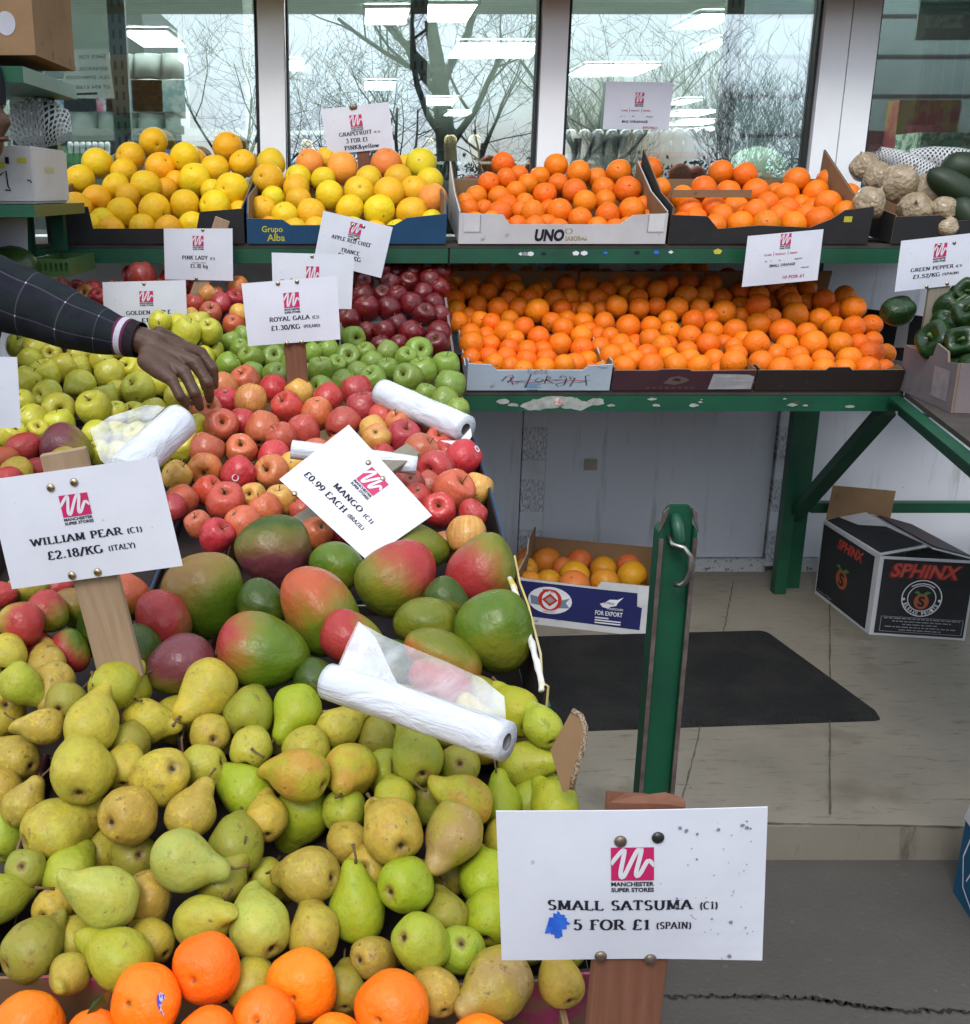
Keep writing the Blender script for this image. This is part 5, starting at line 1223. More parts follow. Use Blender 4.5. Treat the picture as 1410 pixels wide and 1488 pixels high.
 'grape1': '''-675 3834 1503 477 46 -85 -25 0 0 0
-427 3807 1487 497 53 -38 76 0 0 0
-838 3718 1433 509 32 25 92 0 0 0
-740 3766 1453 493 -65 -71 27 0 0 0
-560 3750 1453 491 40 86 32 0 0 0
-638 3727 1420 500 58 -62 53 0 0 0
-544 3834 1438 479 44 -69 -58 0 0 0
-458 3708 1416 475 -4 10 -99 0 0 0
-370 3718 1433 443 23 77 -59 0 0 0
-878 3633 1383 478 23 40 -89 0 0 0
-750 3694 1407 441 39 -24 -89 0 0 0
-517 3644 1383 523 10 71 -70 0 0 0
-756 3595 1360 441 -54 -54 65 0 0 0
-662 3587 1364 494 -30 -7 -95 0 0 0
-390 3549 1352 532 -42 -90 8 0 0 0
-808 3537 1321 467 12 -88 -46 0 0 0
-855 3462 1296 521 -95 -3 31 0 0 0
-718 3479 1286 472 54 66 52 0 0 0
-617 3472 1294 502 72 -63 -30 0 0 0
-529 3497 1308 484 97 24 2 0 0 0
-434 3478 1304 481 -70 -66 26 0 0 0
-608 3634 1352 393 56 -48 -67 0 0 0
-584 3696 1373 399 -84 18 51 0 0 0
-640 3377 1244 419 99 3 -12 0 0 0
-559 3355 1239 426 -46 52 72 0 0 0
-727 3349 1235 426 -90 42 13 0 0 0
-770 3435 1262 394 -22 -96 -14 0 0 0
-797 3375 1246 388 34 -81 -47 0 0 0
-710 3539 1334 384 -92 36 14 0 0 0
-456 3600 1348 390 7 -39 -92 0 0 0
-494 3400 1249 432 -19 -77 -61 0 0 0
-410 3419 1249 413 -2 8 100 0 0 0
-360 3507 1283 399 40 32 86 0 0 1''',
 'grape2': '''-279 3718 1433 487 -91 16 -39 0 0 0
-283 3633 1383 510 -42 -88 23 0 0 0
-191 3667 1386 449 -74 -57 35 0 0 0
-192 3590 1356 441 -100 1 -8 0 0 0
-155 3725 1435 455 51 65 -57 2 0 0
-49 3703 1418 530 99 -12 12 3 0 0
91 3718 1433 498 -15 52 -84 2 0 0
203 3704 1433 496 20 95 -24 0 0 0
35 3638 1381 457 93 -35 9 0 0 0
129 3644 1386 457 -36 -46 -82 0 0 0
229 3641 1379 435 -56 -6 -83 0 0 0
176 3583 1350 451 38 65 -66 0 0 0
231 3519 1322 497 94 20 27 2 0 0
96 3546 1342 500 89 44 12 0 0 0
4 3562 1346 491 8 -94 33 0 0 0
-87 3548 1336 458 -97 23 13 0 0 0
-182 3520 1322 402 39 83 40 0 0 0
-263 3564 1327 385 93 -17 33 0 0 0
-289 3473 1292 439 29 -55 78 1 0 0
-220 3435 1278 414 -33 -58 74 0 0 0
-142 3461 1282 469 92 -30 -26 1 0 0
-25 3477 1296 440 84 3 -54 0 0 0
65 3469 1290 491 -28 91 30 0 0 0
165 3466 1284 491 47 77 43 0 0 0
-185 3350 1231 416 -20 -94 26 0 0 0
-265 3390 1242 369 -54 -3 84 1 0 0
223 3418 1261 355 99 11 12 0 0 0
117 3387 1234 352 41 52 -75 0 0 0
-109 3653 1384 393 10 91 40 0 0 0
-104 3785 1447 405 -33 -30 -90 1 0 0
-125 3393 1240 369 -44 90 -4 1 0 0
-14 3381 1236 409 -82 -56 -11 0 0 0
157 3770 1426 386 -12 -41 -90 1 0 0
-73 3442 1244 399 -1 -3 100 0 0 1
52 3417 1225 409 -38 78 49 0 0 1''',
 'uno': '''468 3718 1433 376 36 87 -32 0 0 0
637 3707 1426 386 -28 61 -75 0 0 0
702 3659 1405 382 -82 -52 23 0 0 0
832 3674 1407 405 -28 -91 32 0 0 0
933 3685 1413 406 -41 -60 -69 0 0 0
412 3617 1373 346 39 -89 23 0 0 0
470 3639 1386 337 63 76 -16 0 0 0
515 3683 1399 308 -67 11 -73 0 0 0
537 3632 1369 337 -64 63 -45 0 0 0
579 3670 1392 329 93 27 -24 0 0 0
634 3637 1371 326 23 65 -73 0 0 0
370 3578 1333 343 -66 -74 12 0 0 0
440 3575 1331 354 49 3 -87 0 0 0
496 3593 1348 334 -31 69 65 0 0 0
582 3563 1338 374 9 -90 43 0 0 0
675 3571 1348 396 16 14 98 0 0 0
763 3677 1388 329 51 -61 -60 0 0 0
770 3598 1354 377 83 12 54 0 0 0
839 3567 1352 427 -11 -94 32 0 0 0
338 3482 1294 335 82 20 -54 0 0 0
388 3513 1295 296 -45 -78 45 0 0 0
432 3461 1284 386 47 87 13 0 0 0
458 3523 1303 371 -85 44 28 0 0 0
525 3427 1288 361 -91 33 26 0 0 0
610 3455 1288 406 -84 50 -21 0 0 0
697 3511 1316 369 -78 52 -35 0 0 0
765 3541 1319 340 95 30 9 0 0 0
830 3459 1292 406 -56 -27 79 0 0 0
883 3526 1305 318 -27 37 -89 0 0 0
755 3446 1280 374 27 87 41 0 0 0
667 3419 1267 361 5 81 -58 0 0 0
521 3349 1247 344 -58 11 81 0 0 0
475 3380 1250 306 79 -19 58 0 0 0
566 3400 1253 308 17 -39 -91 0 0 0
592 3349 1241 324 -53 -80 -28 0 0 0
712 3380 1244 327 -77 -54 35 0 0 0
759 3344 1241 324 10 3 99 0 0 0
452 3426 1238 290 -26 -21 94 0 0 0
517 3538 1315 298 -44 -66 60 0 0 0
589 3518 1293 318 39 63 67 0 0 0
498 3481 1288 314 94 -35 2 0 0 0
334 3536 1315 297 -92 22 31 0 0 0
400 3409 1263 309 -11 24 96 0 0 0
353 3438 1260 311 -59 54 60 0 0 0
888 3482 1263 336 -18 -52 -84 0 0 1
908 3626 1344 347 73 -53 -43 0 0 1
811 3417 1245 303 84 48 25 0 0 1''',
 'small': '''944 3578 1358 321 62 -36 69 0 0 0
1011 3564 1329 374 97 1 -26 0 0 0
1080 3581 1354 408 25 70 67 0 0 0
1161 3682 1405 406 95 -8 30 0 0 0
1228 3651 1398 392 -27 92 28 0 0 0
1162 3597 1342 399 -32 -84 -44 0 0 0
1248 3599 1346 421 21 85 49 0 0 0
1384 3629 1381 412 -94 -30 17 0 0 0
1486 3629 1381 369 1 21 98 0 0 0
1340 3582 1336 398 16 -31 -94 0 0 0
1325 3636 1342 328 -16 -98 -6 0 0 0
1429 3575 1342 407 27 -96 -9 0 0 0
1425 3467 1312 406 -16 96 23 0 0 0
1518 3545 1334 383 -96 21 19 0 0 0
1019 3505 1287 422 -32 -57 76 0 0 0
1091 3509 1301 369 48 30 -82 0 0 0
1169 3540 1295 416 -14 -71 -69 0 0 0
1016 3438 1266 373 -46 -81 -36 0 0 0
1099 3446 1274 374 91 15 -37 0 0 0
1194 3425 1289 382 -78 -33 -53 0 0 0
1270 3541 1309 372 -94 25 -24 0 0 0
1311 3490 1291 389 11 99 5 0 0 0
1378 3555 1307 322 -2 50 -87 0 0 0
1352 3440 1278 342 -66 -24 71 0 0 0
1141 3392 1253 400 -19 -72 -66 0 0 0
1061 3385 1248 368 -95 -9 30 0 0 0
1206 3357 1254 416 31 91 -26 0 0 0
1292 3373 1252 387 74 24 63 0 0 0
1370 3374 1264 428 -69 43 -58 0 0 0
1462 3418 1285 381 -81 50 -30 0 0 0
1270 3437 1274 373 85 6 -52 0 0 0
1400 3511 1299 318 8 -27 96 0 0 0
1193 3486 1277 378 89 40 -23 0 0 0
967 3402 1259 309 5 79 -62 0 0 0''',
 'mid': '''403 3641 1098 334 -59 61 53 0 0 0
307 3655 1090 291 -12 -14 -98 0 0 0
316 3603 1076 309 63 -7 -77 0 0 0
438 3585 1071 340 -51 -40 76 0 0 0
368 3588 1065 286 29 -56 78 0 0 0
496 3593 1077 286 42 -34 -84 0 0 0
546 3624 1081 355 84 -53 -12 0 0 0
621 3633 1078 356 -26 63 74 0 0 0
662 3571 1064 306 94 -17 30 0 0 0
734 3589 1058 352 30 -75 59 0 0 0
753 3644 1078 323 -73 60 32 0 0 0
835 3587 1065 330 35 41 84 0 0 0
903 3579 1067 307 -36 -92 15 0 0 0
943 3519 1049 335 -48 65 -59 0 0 0
291 3563 1045 306 11 68 73 0 0 0
352 3537 1047 315 12 73 67 0 0 0
412 3528 1044 314 -97 22 12 0 0 0
497 3543 1047 337 -40 -91 11 0 0 0
562 3542 1040 305 28 21 94 0 0 0
593 3587 1052 308 75 -40 -53 0 0 0
790 3547 1046 305 79 -59 18 0 0 0
305 3512 1022 335 39 82 42 0 0 0
376 3477 1006 332 87 -25 42 0 0 0
472 3494 1023 312 -91 33 24 0 0 0
536 3497 1032 280 -31 -89 34 0 0 0
500 3446 1003 329 51 23 -83 0 0 0
433 3440 1003 339 -50 86 11 0 0 0
616 3497 1023 334 83 11 -54 0 0 0
669 3515 1030 303 71 -65 28 0 0 0
549 3404 999 378 -94 -16 31 0 0 0
630 3447 1000 308 -70 1 71 0 0 0
752 3506 1022 345 5 99 -13 0 0 0
854 3539 1041 283 -8 -7 -99 0 0 0
793 3416 1010 347 -92 34 -18 0 0 0
875 3488 1026 322 99 -4 -10 0 0 0
867 3432 1002 339 54 15 83 0 0 0
924 3449 1007 298 -77 35 53 0 0 0
756 3456 995 299 35 70 63 0 0 0
677 3476 993 279 6 -45 89 0 0 0
306 3463 995 320 5 58 81 0 0 0
302 3355 967 322 29 -93 -21 0 0 0
345 3440 978 276 56 -11 82 0 0 0
353 3405 957 274 21 37 -91 0 0 0
372 3370 971 302 -1 98 -21 0 0 0
401 3337 969 300 -21 -61 76 0 0 0
439 3302 946 348 -78 -31 54 0 0 0
465 3397 972 294 82 -8 57 0 0 0
498 3328 955 330 -91 39 17 0 0 0
588 3364 968 302 -55 -81 -21 0 0 0
641 3405 971 295 57 76 30 0 0 0
702 3431 994 286 48 44 -76 0 0 0
689 3388 965 325 -27 -37 89 0 0 0
745 3356 967 322 -38 92 13 0 0 0
817 3350 953 395 100 0 2 0 0 0
883 3341 958 321 -2 8 100 0 0 0
335 3285 940 326 -48 -87 -15 0 0 0
385 3307 933 287 50 -64 58 0 0 0
332 3224 920 381 96 -14 -24 0 0 0
391 3246 915 303 -69 -21 -70 0 0 0
443 3215 907 310 61 79 -11 0 0 0
536 3273 932 336 0 -97 -25 0 0 0
613 3312 955 329 73 60 31 0 0 0
595 3249 916 354 92 13 -37 0 0 0
664 3283 936 326 60 -69 -41 0 0 0
694 3344 943 301 -57 -56 -60 0 0 0
657 3229 905 352 -28 -96 -5 0 0 0
490 3187 905 308 97 7 24 0 0 0
541 3222 900 301 -62 -76 -19 0 0 0
543 3167 884 317 63 26 73 0 0 0
463 3260 929 284 59 66 -47 0 0 0
481 3135 885 323 49 30 82 0 0 0
427 3162 889 316 86 48 -17 0 0 0
389 3123 877 303 11 -98 -14 0 0 0
432 3101 874 281 -2 84 -54 0 0 0
380 3194 886 309 8 96 -27 0 0 0
328 3173 885 297 85 -52 -9 0 0 0
463 3063 867 307 42 80 -43 0 0 0
531 3111 865 331 -55 83 11 0 0 0
582 3097 879 300 56 64 53 0 0 0
618 3131 874 343 -16 -8 -98 0 0 0
668 3187 877 289 39 -92 -2 0 0 0
716 3306 933 287 94 35 3 0 0 0
713 3245 907 313 -62 34 71 0 0 0
748 3278 935 285 -77 42 -48 0 0 0
770 3235 918 322 -8 -21 -97 0 0 0
830 3304 909 298 -23 -73 64 0 0 0
866 3271 928 336 96 5 27 0 0 0
885 3209 916 320 23 69 68 0 0 0
726 3155 896 325 -17 -11 -98 0 0 0
778 3185 901 308 -84 -51 19 0 0 0
832 3168 898 306 -18 98 -9 0 0 0
788 3134 885 313 -29 38 88 0 0 0
749 3088 874 338 85 45 -26 0 0 0
824 3084 877 357 -14 96 25 0 0 0
1003 3632 1094 289 45 -3 89 0 0 0
1053 3655 1108 312 78 61 10 0 0 0
1111 3668 1107 325 -76 -63 17 0 0 0
1188 3610 1082 320 23 -96 -15 0 0 0
988 3552 1065 294 73 61 -29 0 0 0
1058 3583 1069 329 96 8 -27 0 0 0
1126 3566 1060 350 67 68 -29 0 0 0
984 3603 1046 310 -44 -61 -66 0 0 0
1029 3502 1035 345 58 81 10 0 0 0
1089 3511 1035 313 86 -51 -3 0 0 0
1213 3540 1043 337 94 35 0 0 0 0
1256 3498 1036 312 -74 -65 -17 0 0 0
1334 3582 1052 308 -65 -4 -76 0 0 0
1434 3571 1047 307 -30 17 94 0 0 0
1351 3516 1034 335 18 -89 -42 0 0 0
1383 3607 1054 310 71 -13 -70 0 0 0
1456 3489 1022 354 -82 27 50 0 0 0
1528 3505 1033 334 66 -15 74 0 0 0
985 3436 1002 350 -48 -31 -82 0 0 0
1056 3440 1003 308 46 89 0 0 0 0
1126 3424 990 391 -30 -95 11 0 0 0
1147 3519 1025 314 -45 -25 -86 0 0 0
1230 3424 1011 369 -81 -38 45 0 0 0
1202 3496 1004 302 94 1 33 0 0 0
1347 3466 1018 320 -13 -8 -99 0 0 0
1418 3531 1011 304 49 34 80 0 0 0
1335 3397 985 409 -54 14 -83 0 0 0
1413 3400 972 358 35 -14 93 0 0 0
1513 3401 1005 378 -15 81 -57 0 0 0
1488 3453 991 298 78 -35 -52 0 0 0
941 3374 975 292 8 27 -96 0 0 0
1015 3363 970 354 -99 14 -2 0 0 0
1186 3448 977 309 -74 -62 -27 0 0 0
1207 3344 962 373 31 21 93 0 0 0
1258 3380 978 293 40 79 -47 0 0 0
1073 3392 977 294 -1 66 -75 0 0 0
1073 3342 943 321 -77 12 63 0 0 0
1130 3320 948 350 52 -71 -48 0 0 0
936 3317 944 319 -11 -82 57 0 0 0
984 3280 935 346 9 100 -2 0 0 0
1269 3309 947 390 18 9 98 0 0 0
1337 3299 941 338 -79 30 -54 0 0 0
1434 3343 956 321 -72 63 29 0 0 0
1473 3296 959 358 89 18 43 0 0 0
1546 3340 960 331 24 83 -51 0 0 0
1027 3235 918 352 67 -32 67 0 0 0
1157 3207 924 379 -16 97 20 0 0 0
1260 3238 912 333 30 95 12 0 0 0
1334 3233 919 403 -76 25 60 0 0 0
1410 3232 919 362 -84 36 40 0 0 0
1472 3245 917 313 -89 -5 45 0 0 0
1526 3275 921 295 -92 -31 -24 0 0 0
1484 3184 897 378 46 89 2 0 0 0
1540 3213 893 291 10 85 52 0 0 0
913 3253 910 324 -3 71 -70 0 0 0
957 3207 902 310 33 -60 -73 0 0 0
950 3151 888 315 10 4 99 0 0 0
1093 3289 911 297 37 21 90 0 0 0
1102 3228 909 312 51 -86 8 0 0 0
1216 3201 891 330 77 -54 34 0 0 0
1266 3168 892 326 -24 25 -94 0 0 0
1146 3123 879 371 -96 -25 14 0 0 0
1255 3110 875 341 88 -15 -45 0 0 0
1331 3147 883 324 46 4 89 0 0 0
1410 3157 885 365 -3 -93 -37 0 0 0
1091 3173 895 317 -51 -75 -41 0 0 0
1034 3188 877 339 -75 -29 -59 0 0 0
1061 3102 884 369 67 67 31 0 0 0
960 3086 876 338 9 -75 -66 0 0 0
900 3108 875 360 -50 17 -85 0 0 0
891 3165 892 286 -19 13 97 0 0 0
1185 3070 871 346 23 -41 89 0 0 0
1307 3077 870 328 19 -23 95 0 0 0
1374 3098 865 330 -97 22 10 0 0 0
1440 3099 867 359 47 -58 -66 0 0 0
1139 3267 924 294 -81 -57 10 0 0 0
691 3103 858 303 15 -38 -91 0 0 1
1506 3140 862 273 -46 44 77 0 0 1
344 3134 853 299 49 1 -87 0 0 1
1327 3557 1007 303 21 -4 -98 0 0 1
362 3692 1094 324 98 19 0 0 0 1
711 3685 1083 308 59 41 69 0 0 1
1125 3171 847 304 26 12 96 0 0 1
810 3668 1074 342 16 98 8 0 0 1
475 3692 1094 311 -54 -64 55 0 0 1
662 3147 851 288 49 81 -31 0 0 1
885 3653 1075 314 -6 50 86 0 0 1
952 3653 1075 325 36 -2 -93 0 0 1
711 3551 1018 320 -98 11 -16 0 0 1
1035 3140 852 270 -3 -100 -6 0 0 1''',
 'floor': '''659 3648 107 505 -42 48 77 0 0 0
576 3555 107 423 14 -67 73 0 0 0
604 3710 97 399 -86 -12 50 0 0 0
636 3460 101 413 -26 54 80 0 0 0
731 3495 106 532 83 23 51 0 0 0
773 3638 111 456 -66 49 56 0 0 0
709 3399 106 519 31 53 -79 0 0 0
707 3579 103 402 -97 19 15 0 0 0
839 3555 107 470 95 33 3 0 0 0
818 3433 104 478 82 58 -2 0 0 0
933 3593 108 450 -25 -96 7 0 0 0
924 3497 105 521 61 -71 -36 0 0 0
568 3424 107 409 86 21 47 0 0 0''',
 'mango': '''-132 1627 812 599 567 20 dk pu 20 90 50 0
-216 1463 798 623 574 78 gr br -50 -80 30 0
-122 1312 781 612 478 14 gr rd -95 -30 20 0
-53 1393 806 633 484 62 gr or -50 -85 36 0
-34 1583 802 407 376 40 gr gr 0 100 10 0
-130 1421 804 379 312 30 dk gr 0 100 10 0
-265 1393 791 429 364 70 pu rd -70 -40 85 0
-229 1306 763 478 372 -20 dk pu 30 -90 72 0
-324 1454 803 358 300 60 ol or 40 -80 55 0
91 1676 806 583 363 20 ol br -60 50 25 0
58 1508 812 619 519 -40 ol rd 60 -75 40 0
184 1543 811 571 489 -62 ol rd -75 55 52 0
184 1364 784 568 513 70 gr dk 0 100 20 0
125 1441 801 336 288 50 dk dk 0 100 20 0
92 1392 786 438 354 10 ol dk 0 100 15 0
111 1328 764 548 341 32 ol or -30 90 45 0
-7 1326 791 428 348 30 ol rd -80 10 68 0
-51 1284 753 323 262 20 dk dk 0 100 10 0
103 1264 758 430 301 30 ol rd 0 40 80 0
-441 1343 807 306 279 20 ye rd 60 10 62 0
-418 1388 804 306 278 40 ol rd 0 -90 35 0
-425 1360 763 257 229 20 ol rd 0 -40 85 0
-381 1353 762 301 246 60 gr rd -50 50 62 0
-491 1429 814 218 190 0 ol rd 0 -40 85 0
-467 1462 808 311 243 5 ol ye 0 -100 30 0
-431 1486 804 246 207 0 ol rd 0 -40 85 0
-395 1433 794 306 267 40 ol br 0 -100 30 0
-663 2144 857 370 329 -30 ol rd 10 -30 90 0
-576 2130 859 545 477 25 ol pu -70 -50 55 0
-564 2052 850 329 290 0 ye or -30 50 30 0
-641 2005 843 322 284 0 ye or -30 50 35 0
-685 2083 848 294 267 0 ye or 0 -50 80 0
-615 2048 835 290 250 0 ol rd 0 -50 90 0
-641 1954 840 277 252 0 ol rd 0 -50 90 0
-347 1399 779 441 383 80 dk gr 0 50 10 1
41 1352 744 396 344 165 dk gr 0 50 10 1
-290 1338 765 400 348 93 dk gr 0 50 10 1''',
}

ORD = ['first', 'second', 'third', 'fourth', 'fifth', 'sixth', 'seventh', 'eighth', 'ninth', 'tenth', 'eleventh', 'twelfth', 'thirteenth', 'fourteenth', 'fifteenth', 'sixteenth', 'seventeenth', 'eighteenth', 'nineteenth', 'twentieth', 'twenty-first', 'twenty-second', 'twenty-third', 'twenty-fourth', 'twenty-fifth', 'twenty-sixth', 'twenty-seventh', 'twenty-eighth', 'twenty-ninth', 'thirtieth', 'thirty-first', 'thirty-second', 'thirty-third', 'thirty-fourth', 'thirty-fifth', 'thirty-sixth']
PT = [((.29, .335, .03), 'green', .25, .2), ((.38, .355, .04), 'yellow-green', .4, .25), ((.43, .335, .05), 'russet yellow', .85, .25), ((.40, .345, .045), 'ochre', .55, .35), ((.23, .25, .03), 'dull olive', .45, .25), ((.27, .345, .018), 'bright green', .06, .1), ((.36, .345, .03), 'blushed', .3, .75), ((.33, .335, .035), 'scarred green', .9, .8), ((.33, .38, .07), 'pale green', .25, .1)]
PBL = [(.34, .31, .05), (.40, .31, .06), (.38, .22, .05), (.43, .24, .05), (.28, .21, .05), (.32, .38, .04), (.46, .21, .04), (.40, .26, .13), (.38, .40, .12)]
MT = {'gr': (.10, .155, .010), 'dk': (.048, .08, .009), 'ol': (.155, .16, .014), 'pu': (.14, .035, .042), 'rd': (.34, .035, .032), 'or': (.42, .085, .03), 'br': (.21, .12, .03), 'ye': (.46, .30, .035)}
MN = {'gr': 'green', 'dk': 'dark green', 'ol': 'olive', 'pu': 'purple-red', 'rd': 'red', 'or': 'orange-red', 'br': 'brown', 'ye': 'yellow'}
KIND = {'pear': ('pear', 'pear', 'pear crate'), 'satsuma': ('satsuma', 'satsuma', 'near satsuma crate'), 'gala': ('apple', 'red striped apple', 'striped apple heap'), 'golden': ('apple', 'yellow apple', 'heap under the arm'), 'green': ('apple', 'glossy green apple', 'green apple heap'),
        'red': ('apple', 'dark red apple', 'dark red heap'), 'pink': ('apple', 'pink-red apple', 'heap under top shelf'), 'grape1': ('grapefruit', 'deep yellow grapefruit', 'black tray'), 'grape2': ('grapefruit', 'grapefruit', 'blue tray'), 'uno': ('orange', 'orange', 'white top-shelf tray'),
        'small': ('orange', 'small orange', 'black top-shelf tray'), 'mid': ('orange', 'orange', 'big middle-shelf heap'), 'floor': ('grapefruit', 'orange-yellow grapefruit', 'floor carton'), 'mango': ('mango', 'mango', 'mango heap')}
def proj(p):
    q = p - CAMP; zc = q.y * CT - q.z * ST; return PPX + F * q.x / zc, PPY - F * (q.z * CT + q.y * ST) / zc
def lay_fruit(kind, rows):
    mk, noun, heap = KIND[kind]; rs = random.Random(kind); items = []
    for i, d in enumerate(rows):
        loc = Vector(d[:3]) / 1000.
        nm = mk; me = rs.choice(ME[mk]); o = bpy.data.objects.new(nm, me); C.objects.link(o); desc = noun; st = 0; kv = None
        if kind == 'mango':
            a, b = int(d[3]) / 10000., int(d[4]) / 10000.; an = R(int(d[5])); ex = EX * math.cos(an) + EYD * math.sin(an); ey = -EX * math.sin(an) + EYD * math.cos(an); ez = ex.cross(ey)
            if rs.random() < .5: ex, ey = -ex, -ey
            M = Matrix((ex, ey, ez)).transposed(); o.matrix_world = Matrix.Translation(loc) @ M.to_4x4() @ Matrix.Diagonal((a, b, (a + b) * .47, 1))
            bd = EX * (int(d[8]) / 100.) + EYD * (int(d[9]) / 100.) - EZF * .25; bl = M.transposed() @ bd.normalized()
            o['tint'] = MT[d[6]]; o['blush'] = MT[d[7]]; o['amount'] = int(d[10]) / 100.; o['blush_side'] = tuple(bl)
            desc = MN[d[6]] + ' mango' if d[6] == d[7] or int(d[10]) < 20 else MN[d[6]] + ' and ' + MN[d[7]] + ' mango'
            if o.location.x < -.2: desc = 'small ' + desc
        else:
            r = d[3] / 10000.; ax = Vector(d[4:7]); st = d[8]; q = ax.to_track_quat('Z', 'Y') @ Quaternion((0, 0, 1), rs.uniform(0, 6.28))
            s = r * {'satsuma': 1.04, 'pear': .95}.get(mk, 1.); sc = Vector((s, s, s)) * 1.0
            o.location = loc; o.rotation_mode = 'QUATERNION'; o.rotation_quaternion = q; o.scale = sc
            if kind == 'pear':
                c = PT[d[7]]; j = lambda: rs.uniform(.9, 1.1); o['tint'] = tuple(x * j() for x in c[0]); o['blush'] = PBL[d[7]]; o['russet'] = c[2]; o['amount'] = c[3]
                desc = c[1] + ' pear' + (' with stalk' if st == 1 else ' showing its base' if st == 2 else '')
                if st == 1 or rs.random() < .35:
                    sm = bpy.data.objects.new('stem', rs.choice(PSTEM)); link(sm, o)
            elif mk == 'apple':
                base, red, am = {'gala': ((.60, .37, .075), (.49, .042, .045), min(1., d[7] / 100. + .07)), 'pink': ((.60, .36, .07), (.42, .03, .035), min(1., d[7] / 100. + .1)), 'golden': ((.47, .46, .045), (.5, .42, .06), 0.), 'green': ((.175, .275, .040), (.26, .4, .05), 0.), 'red': ((.30, .02, .02), (.125, .007, .009), .97)}[kind]
                j = rs.uniform(.86, 1.12); o['tint'] = (base[0] * j, base[1] * j * rs.uniform(.93, 1.05), base[2]); o['blush'] = tuple(x * rs.uniform(.8, 1.2) for x in red); o['amount'] = am
                if kind in ('gala', 'pink'): desc = 'yellow apple' if am < .35 else 'yellow-red striped apple' if am < .68 else 'deep red apple' if am > .88 else noun
                if ax.z > .2 or rs.random() < .3: link(bpy.data.objects.new('stem', rs.choice(ASTEM)), o)
                kv = Vector(d[10:13]) if len(d) > 10 else None
                if kv is not None and kv.length < .1: kv = None
                if kind == 'golden' and rs.random() < .2: kv = Vector((rs.uniform(-.5, .5), -.6, .7))
                if kv is not None:
                    sk = link(bpy.data.objects.new('sticker', STKB if kind in ('red', 'green') and rs.random() < .8 else STKG if kind == 'golden' else STK), o); sk.rotation_mode = 'QUATERNION'; sk.rotation_quaternion = q.inverted() @ kv.to_track_quat('Z', 'Y'); desc = 'stickered ' + desc
            else:
                t = {'grapefruit': (.74, .44, .018), 'orange': (.74, .175, .007), 'satsuma': (.86, .185, .008)}[mk]
                if kind == 'grape1': t = (.74, .445, .012)
                if kind == 'floor': t = rs.choice([(.62, .235, .03), (.62, .26, .02), (.62, .19, .05)])
                if kind == 'grape2': k = d[7]; t = [(.70, .50, .018), (.74, .41, .02), (.74, .23, .055), (.74, .33, .05)][k]; desc = ['lemon-yellow grapefruit', 'deep yellow grapefruit', 'pink grapefruit', 'pinkish yellow grapefruit'][k]
                j = rs.uniform(.9, 1.08); g_ = rs.uniform(.78, 1.25); o['tint'] = (t[0] * j, t[1] * j * g_, t[2])
        u, v = proj(loc); items.append((v, u, o, desc))
    # rows of the heap, counted from the front, and the place in each row
    items.sort(key=lambda t: -t[0]); h = sorted(abs(a[0] - b[0]) for a, b in zip(items, items[1:]))
    szs = {'pear': 62, 'mango': 60, 'satsuma': 60, 'gala': 38, 'golden': 32, 'green': 26, 'red': 22, 'pink': 22, 'grape1': 30, 'grape2': 28, 'uno': 22, 'small': 24, 'mid': 21, 'floor': 22}[kind]
    rows_ = {}
    for v, u, o, desc in items: rows_.setdefault(int((items[0][0] - v) / szs), []).append((u, o, desc))
    for n_, k in enumerate(sorted(rows_)):
        rw = sorted(rows_[k], key=lambda t: t[0]); rn = 'front row' if n_ == 0 else 'back row' if n_ == len(rows_) - 1 else ORD[n_] + ' row'
        for m_, (u, o, desc) in enumerate(rw):
            tag(o, '%s, %s from left in %s of %s' % (desc, ORD[m_], rn, heap), mk, noun + 's in the ' + heap if not noun.endswith('mango') else 'mangoes in the mango heap')
for kind, txt in FRUIT.items():
    lay_fruit(kind, [[(int(x) if x.lstrip('-').isdigit() else x) for x in ln.split()] for ln in txt.split('\n')])
# the sticker on one satsuma, a leaf, and the green peppers and roots on the right
for o in list(C.objects):
    if o.name.startswith('satsuma') and o.get('category') and abs(proj(o.location)[0] - 212) < 8:
        kv = (P(258, 1462, .985) - o.location).normalized(); sk = link(bpy.data.objects.new('sticker', STK.copy()), o); sk.data.materials.clear(); sk.data.materials.append(plain('violet fruit sticker', (.10, .06, .42), (.5, .5, .62), 8, .4, lo=.52, hi=.56)); sk.rotation_mode = 'QUATERNION'; sk.rotation_quaternion = o.rotation_quaternion.inverted() @ kv.to_track_quat('Z', 'Y'); sk.scale = (.75, 1.5, 1)
bm = NB(); L = [P(u, v, z) for u, v, z in ((163, 1436, 1.02), (150, 1446, 1.0), (135, 1456, 1.0), (126, 1474, 1.0), (140, 1470, 1.01), (156, 1458, 1.01))]; bm.faces.new([bm.verts.new(p - L[0]) for p in L]); r_ = bmesh.ops.extrude_face_region(bm, geom=bm.faces[:]); [setattr(v, 'co', v.co + Vector((0, .0006, -.0006))) for v in r_['geom'] if isinstance(v, bmesh.types.BMVert)]
tag(obj('citrus_leaf', bm, plain('leaf', (.03, .06, .015), (.045, .085, .02), 60, .4), loc=L[0]), 'dark green citrus leaf lying between pears and satsumas', 'leaf')
def pepper_mat():
    m = N('green pepper skin'); v = m.offs(); c = m.mix(m.ramp(m.noise(1.5, 3, v), .3, .7), (.013, .042, .007), (.007, .022, .005)); m.bump(m.noise(3, 2, v), .1, .05); return m.fin(c, .3, .4)
M_PEP = pepper_mat()
